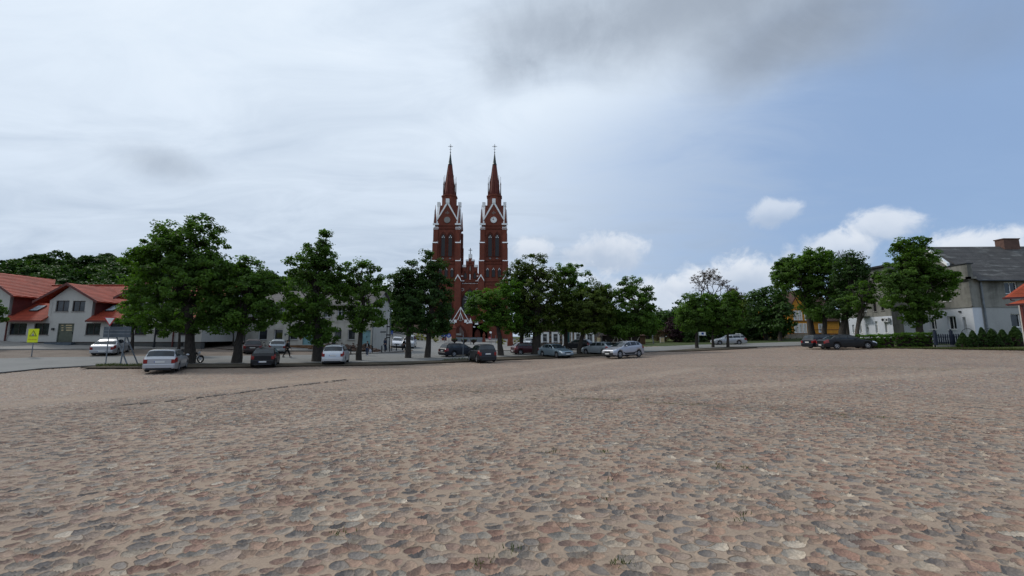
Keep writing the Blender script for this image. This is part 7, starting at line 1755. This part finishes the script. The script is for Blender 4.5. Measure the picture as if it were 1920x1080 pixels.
def people():
    person('person in a black hooded jacket striding across the street', gnd(537, 670.5), 68, 1.78, .30, 'cloth_black', 'cloth_black', arm=(.22, -.18), slim=1.15)
    w = person('person in a dark jacket, light top, jeans and white shoes carrying a plastic bag', gnd(688, 667.5), 172, 1.66, .16, 'cloth_black', 'cloth_denim', 'cloth_white', arm=(.05, -.05), hairlen=.14, slim=.95)
    b = Vector(w.location) + Vector((.34, .02, .55)); t = thing('plastic_bag', 'pale plastic bag held by the walking person in jeans', 'bag', b, 0); m = MB(); m.lathe([(.02, .24), (.09, .18), (.15, .02), (.15, -.16), (.08, -.22)], b, 10); m.build('bag', 'bag_plastic', t, smooth=60); m = MB(); m.tube([b + Vector((-.05, 0, .22)), b + Vector((0, 0, .34)), b + Vector((.05, 0, .22))], .008, 5); m.build('handle', 'bag_plastic', t)
    m = MB(); m.sphere((0, .105, 1.18), (.06, .035, .20), 8, 6); m.build('shirt', 'cloth_white', w, smooth=True)
    person('person in blue-grey clothes standing by the signpost', onland(722, 51.5) + Vector((0, 0, .12)), 20, 1.72, .10, 'cloth_navy', 'cloth_navy', slim=1.1, hairlen=.1)
    person('person in black clothes and white shoes near the last bollard', onland(757.5, 55), 100, 1.72, .14, 'cloth_black', 'cloth_black', 'cloth_white', slim=1.0)
    person('person in a dark top sitting low behind the silver off-roader roof, before the rubble', onland(625.5, 47), 190, 1.62, .12, 'cloth_black', 'cloth_navy', slim=1.0)
people()

# ---------------------------------------------------------------- signs, posts and street furniture
def signs():
    # yellow monitoring sign
    b = gnd(59, 669.5); Y = b.y; t = thing('warning_sign', 'bright yellow rectangular sign with a warning triangle on a thin post', 'sign', b); f = Facade((0, Y, 0), (1, 0, 0), (0, -1, 0)); r = f.rect(55.5, 616.5, 71.5, 642); cx = (r[0] + r[1]) / 2
    m = MB(); m.tube([b - Vector((0, 0, .1)), (cx, Y, r[3] - .1)], .035, 8); m.build('post', 'grey_metal', t); m = MB(); f.box(m, *r, .04, .06); pn = m.build('panel', 'yellow_sign', t)
    w, h = r[1] - r[0], r[3] - r[2]; zt, z0 = r[3] - h * .10, r[3] - h * .55; hw = w * .36
    def tri(m, s, d): 
        cz = z0 + (zt - z0) * .36; P = [(cx - hw * s, cz + (z0 - cz) * s), (cx + hw * s, cz + (z0 - cz) * s), (cx, cz + (zt - cz) * s)]; m.prism([f.P(p[0], p[1], d) for p in P], f.n * .006)
    m = MB(); tri(m, 1.0, .061); m.build('triangle', 'black_print', pn); m = MB(); tri(m, .74, .068); m.build('triangle_field', 'yellow_sign', pn); m = MB(); q = lambda u, v: f.P(cx + hw * u, z0 + (zt - z0) * v, .075)
    m.prism([q(-.42, .12), q(.42, .12), q(.30, .30), q(-.05, .52), q(-.3, .28)], f.n * .004); m.sphere(q(.05, .58), (.035, .005, .035), 8, 5); m.build('pictogram', 'grey_print', pn)
    m = MB(); x = r[0] + w * .08; rnd = random.Random(2)
    for k in range(11): m.box(x, x + w * .055, Y - .064, Y - .061, r[2] + h * .19, r[2] + h * (.215 + .02 * (k % 2))); x += w * .077
    m.build('lettering', 'red_sign', pn)
    # give-way sign, seen from the side of the road it faces
    b = gnd(198, 683.5); Y = b.y; f = Facade((0, Y, 0), (1, 0, 0), (0, -1, 0)); A, B, C = f.P(*f.uz(195.5, 594.5), .04), f.P(*f.uz(219, 595), .04), f.P(*f.uz(206.5, 611.5), .04); c = (A + B + C) / 3
    t = thing('give_way_sign', 'white triangle sign with red border pointing down, on a leaning post', 'sign', b); top = (A + B) / 2 + Vector((0, .05, -.05)); m = MB(); m.tube([b - Vector((0, 0, .1)), top], .035, 8); m.build('post', 'grey_metal', t)
    m = MB(); m.prism([A, B, C], (0, .02, 0)); p = m.build('panel', 'red_sign', t); m = MB(); m.prism([c + (v - c) * .74 + Vector((0, -.004, 0)) for v in (A, B, C)], (0, .003, 0)); m.build('white_field', 'white_paint', p)
    # big board seen from the back with its props
    b = gnd(226, 684); Y = b.y; f = Facade((0, Y, 0), (1, 0, 0), (0, -1, 0)); t = thing('notice_board', 'large grey board seen from the back on slanting steel legs', 'sign board', b); r = f.rect(194.5, 612.5, 243.5, 632.5)
    m = MB(); f.box(m, *r, -.07, -.03); bd = m.build('board', 'board_back', t); m = MB()
    for v in (.33, .66): z = r[2] + (r[3] - r[2]) * v; f.box(m, r[0], r[1], z - .03, z + .03, -.03, 0)
    m.build('back_rail', 'grey_metal', bd)
    for (a, c, k) in (((232, 633), (225.5, 683.8), 0), ((212, 622), (239.5, 683.5), -.5), ((235, 632), (259.5, 682.5), -.5), ((238, 612), (236, 634), 0)):
        p0 = f.P(*f.uz(*a), -.12); p1 = gnd(*c) if c[1] > 650 else f.P(*f.uz(*c), -.12); m = MB(); m.tube([p0, p1 - (Vector((0, 0, .1)) if c[1] > 650 else Vector((0, 0, 0)))], .045, 8); m.build('leg' if c[1] > 650 else 'bracket', 'grey_metal', t)
    # two blue direction plates by the church gate
    Y = 92; f = Facade((0, Y, 0), (1, 0, 0), (0, -1, 0))
    for i, (px, lab) in enumerate([(832.5, 'left blue round road sign before the church gate'), (841.5, 'right blue round road sign before the church gate')]):
        b = onland(px + (1 if i == 0 else 0), Y); c = f.P(*f.uz(px, 629.2), 0); t = thing('road_sign', lab, 'sign', b, 0, 'blue road signs before the church'); m = MB(); m.tube([b - Vector((0, 0, .1)), (b.x, Y, c.z + .3)], .05, 8); m.build('post', 'grey_metal', t)
        m = MB(); m.lathe([(.50, -.09), (.50, -.05)], (c.x, Y, c.z), 20, 'Y'); p = m.build('panel', 'blue_sign', t); m = MB()
        if i == 0: m.prism([(c.x - .2, Y - .1, c.z - .25), (c.x + .2, Y - .1, c.z - .25), (c.x, Y - .1, c.z + .28)], (0, .008, 0))
        else:
            for a in range(0, 360, 60): m.bar((c.x, Y - .1, c.z), (c.x + .26 * math.cos(R(a + 30)), Y - .1, c.z + .26 * math.sin(R(a + 30))), .09, .01, (0, 1, 0))
        m.build('symbol', 'white_paint', p)
    b = onland(826.5, Y); c = f.P(*f.uz(826.8, 625.5), 0); t = thing('direction_sign', 'small flat blue plate left of the round blue signs', 'sign', b); m = MB(); m.tube([b - Vector((0, 0, .1)), (b.x, Y, c.z + .1)], .045, 8); m.build('post', 'grey_metal', t); m = MB(); m.box(c.x - .4, c.x + .4, Y - .09, Y - .05, c.z - .14, c.z + .14); m.build('panel', 'blue_sign', t)
    # traffic mirror / lamp and red sign right of the gate
    Y = 88; f = Facade((0, Y, 0), (1, 0, 0), (0, -1, 0)); b = onland(921, Y); c = f.P(*f.uz(920, 623.5), 0); t = thing('traffic_mirror', 'small pale round traffic mirror on a thin post right of the gate panels', 'mirror', b); m = MB(); m.tube([b, (b.x, Y, c.z)], .045, 8); m.build('post', 'grey_metal', t); m = MB(); m.lathe([(.20, -.12), (.26, -.08), (.26, -.04)], c, 18, 'Y'); m.build('mirror', 'metal_white', t)
    b = onland(918.5, Y + 3); c = at(918.5, 634, Y + 3); t = thing('red_sign', 'small red road sign beside the traffic mirror', 'sign', b); m = MB(); m.tube([b, (b.x, Y + 3, c.z)], .04, 6); m.build('post', 'grey_metal', t); m = MB(); m.lathe([(.36, -.08), (.36, -.04)], (c.x, Y + 3, c.z), 8, 'Y', rot=R(22.5)); p = m.build('panel', 'red_sign', t); m = MB(); m.box(c.x - .24, c.x + .24, Y + 2.91, Y + 2.918, c.z - .06, c.z + .06); m.build('bar', 'white_paint', p)
    b = onland(929.5, 86); t = thing('bollard_post', 'plain grey post right of the traffic mirror', 'post', b); m = MB(); m.tube([b, b + Vector((0, 0, 1.9))], .05, 8); m.sphere(b + Vector((0, 0, 1.92)), .065, 8, 5); m.build('pole', 'grey_metal', t)
    # plain post before the black estate car
    b = gnd(868, 673.5); t = thing('sign_post', 'thin grey post standing before the black estate car', 'post', b); m = MB(); m.tube([b - Vector((0, 0, .1)), b + Vector((0, 0, 2.5))], .035, 8); m.lathe([(.06, 0), (.06, .08)], b + Vector((0, 0, -.02)), 10); m.build('pole', 'grey_metal', t); m = MB(); m.box(b.x - .02, b.x + .02, b.y - .22, b.y + .22, b.z + 1.95, b.z + 2.45); m.build('panel', 'grey_metal', t)
    # direction signpost by the old house
    Y = 54; f = Facade((0, Y, 0), (1, 0, 0), (0, -1, 0)); b = onland(724.5, Y); t = thing('signpost', 'dark ornate signpost with direction arms at the corner of the old house', 'signpost', b); m = MB(); tp = f.P(*f.uz(725, 601), 0); m.tube([b, (b.x, Y, tp.z)], .055, 8); m.lathe([(.14, 0), (.1, .35), (.06, .6)], b, 10); m.sphere((b.x, Y, tp.z + .12), (.1, .1, .16), 8, 6); m.build('pole', 'dark_metal', t)
    for (x0, x1, py) in ((725, 731, 612.5), (714, 724, 622.5), (724, 732, 628), (724, 730.5, 633)): r = f.rect(x0, py - 1.1, x1, py + 1.1); m = MB(); s = 1 if x1 > 727 else -1; a, e = (r[0], r[1]) if s > 0 else (r[1], r[0]); m.prism([(a, Y - .07, r[2]), (a, Y - .07, r[3]), (e, Y - .07, r[3]), (e + s * .12, Y - .07, (r[2] + r[3]) / 2), (e, Y - .07, r[2])], (0, .02, 0)); m.build('arm', 'dark_metal', t)
    b = onland(734.5, 53); t = thing('lamp_post', 'dark post with a small box near its top, right of the ornate signpost', 'post', b); m = MB(); tp = at(734.5, 619, 53); m.tube([b, (b.x, 53, tp.z)], .05, 8); m.build('pole', 'dark_metal', t); m = MB(); m.box(b.x - .1, b.x + .1, 52.85, 52.95, tp.z - .55, tp.z - .05); m.build('box', 'blue_sign', t)
    # bollards
    G = 'dark bollards along the kerb of the old house'
    for i, (px, py) in enumerate([(657.5, 664.8), (698, 663.6), (715.5, 662.3), (730.5, 661), (743, 659.8), (754, 658.6)]):
        b = gnd(px, py); lab = ['dark bollard right behind the silver off-roader', 'dark bollard just right of the person with the bag', 'second dark bollard right of the person with the bag', 'dark bollard beside the dark lamp post', 'dark bollard before the far white car', 'dark bollard beside the person in black with white shoes'][i]
        t = thing('bollard', lab, 'bollard', b, 0, G); m = MB(); m.lathe([(.10, -.05), (.10, .12), (.065, .16), (.06, .82), (.075, .84), (.075, .90), (.03, .97)], b, 12); m.build('shaft', 'dark_metal', t, smooth=True)
    a, c = gnd(698, 663.6), gnd(754, 658.6)
    # street lamps
    for i, (px, Y, yt, lab) in enumerate([(288.5, 44.6, 520, 'thin dark street lamp before the red roofed house, half hidden by leaves'), (541.5, 50.5, 575, 'dark street lamp before the old white house'), (604.5, 49, 560, 'dark lamp post rising behind the silver off-roader'), (684, 110, 0, '')]):
        if not lab: continue
        b = onland(px, Y); zt = at(px, yt, Y).z; t = thing('street_lamp', lab, 'street lamp', b); m = MB(); m.tube([b - Vector((0, 0, .1)), (b.x, Y, zt)], [.085, .05], 8); m.lathe([(.12, 0), (.11, .7), (.08, .75)], b, 10); m.build('pole', 'dark_metal', t)
        m = MB(); m.tube([(b.x, Y, zt), (b.x, Y - .4, zt + .25), (b.x, Y - .9, zt + .3)], .035, 6); m.build('arm', 'dark_metal', t); m = MB(); m.sphere((b.x, Y - 1.15, zt + .28), (.14, .32, .07), 10, 6); m.build('lamp_head', 'grey_metal', t, smooth=True)
    # planters before the gate
    for i, px in enumerate((852, 870, 888)):
        Yp = 84; b = onland(px, Yp); t = thing('planter', ['left bowl planter before the church gate', 'middle bowl planter before the church gate', 'right bowl planter before the church gate'][i], 'planter', b, 0, 'bowl planters before the church gate'); m = MB(); m.lathe([(.30, 0), (.12, .08), (.12, .35), (.55, .62), (.72, .98), (.64, .98), (.5, .8)], b, 14); m.build('bowl', 'timber_dark', t, smooth=True)
        rng = np.random.default_rng(200 + i); C = np.array([[b.x + rng.normal() * .3, b.y + rng.normal() * .3, b.z + 1.0 + rng.random() * .15] for k in range(16)]); leaves_mesh('plants', C, np.full(16, .14), 14, .12, rng, 'leaf_dark', t)
    a = onland(876, 84.5); t = thing('park_bench', 'slatted bench between the bowl planters', 'bench', a); m = MB()
    for k in range(4): m.box(a.x - .9, a.x + .9, a.y - .25 + .13 * k, a.y - .15 + .13 * k, a.z + .45, a.z + .49)
    m.build('seat', 'timber_brown', t)
    for s in (-.75, .75): m = MB(); m.box(a.x + s - .04, a.x + s + .04, a.y - .25, a.y + .25, a.z - .05, a.z + .45); m.build('leg', 'concrete', t)
    # white frame around the far silver car
    Y = 64; f = Facade((0, Y, 0), (1, 0, 0), (0, -1, 0)); b = onland(984.5, Y); t = thing('white_frame', 'white metal frame and post between the dark trunks', 'frame', b); m = MB(); z = lambda py: f.uz(990, py)[1]; X = lambda px: f.uz(px, 640)[0]; m.box(X(983.3), X(985.2), Y - .06, Y + .06, b.z - .1, z(625)); m.build('post', 'metal_white', t)
    m = MB(); m.box(X(985.2), X(1000), Y - .04, Y + .04, z(645.8), z(645.1)); m.box(X(988), X(1000), Y - .04, Y + .04, z(634.6), z(634.1)); m.box(X(999.6), X(1000.3), Y - .05, Y + .05, b.z - .1, z(632)); m.build('rail', 'metal_white', t)
    # plain grey pole in the garden and a small white cabinet
    b = onland(1225.5, 72); t = thing('utility_pole', 'slim grey pole before the garden trees', 'pole', b); m = MB(); tp = at(1222.5, 625, 72); m.tube([b - Vector((0, 0, .1)), tp], .09, 8); m.lathe([(.12, 0), (.12, .3)], b, 8); m.build('pole', 'grey_metal', t)
    b = onland(1242, 73); t = thing('utility_cabinet', 'small pale cabinet on the grass near the slim pole', 'cabinet', b); m = MB(); m.box(b.x - .35, b.x + .35, 73 - .2, 73.2, b.z, b.z + .95); m.box(b.x - .39, b.x + .39, 72.76, 73.24, b.z + .95, b.z + 1.02); m.build('casing', 'concrete', t); m = MB(); m.box(b.x - .3, b.x + .3, 72.775, 72.795, b.z + .1, b.z + .88); m.build('door', 'cream_board', t)
    # blue and white street name plates
    for (px, x0, y0, x1, y1, Y, lab) in [(1311, 1310, 622.5, 1323, 629, 68, 'white and blue sign on a thin post by the left round tree'), (1386, 1378.5, 625, 1389, 632, 72, 'small white panel sign behind the roof of the silver passing car')]:
        f = Facade((0, Y, 0), (1, 0, 0), (0, -1, 0)); b = onland(px, Y); r = f.rect(x0, y0, x1, y1); t = thing('board_sign', lab, 'sign', b); m = MB(); m.tube([b - Vector((0, 0, .1)), (b.x, Y, r[3])], .04, 6); m.build('post', 'grey_metal', t); m = MB(); f.box(m, *r, .03, .06); p = m.build('panel', 'metal_white', t)
        m = MB(); w = r[1] - r[0]; h = r[3] - r[2]; f.box(m, r[0] + w * .38, r[0] + w * .72, r[2] + h * .25, r[2] + h * .85, .061, .066); m.build('blue_field', 'blue_sign' if px < 1350 else 'grey_print', p)
signs()
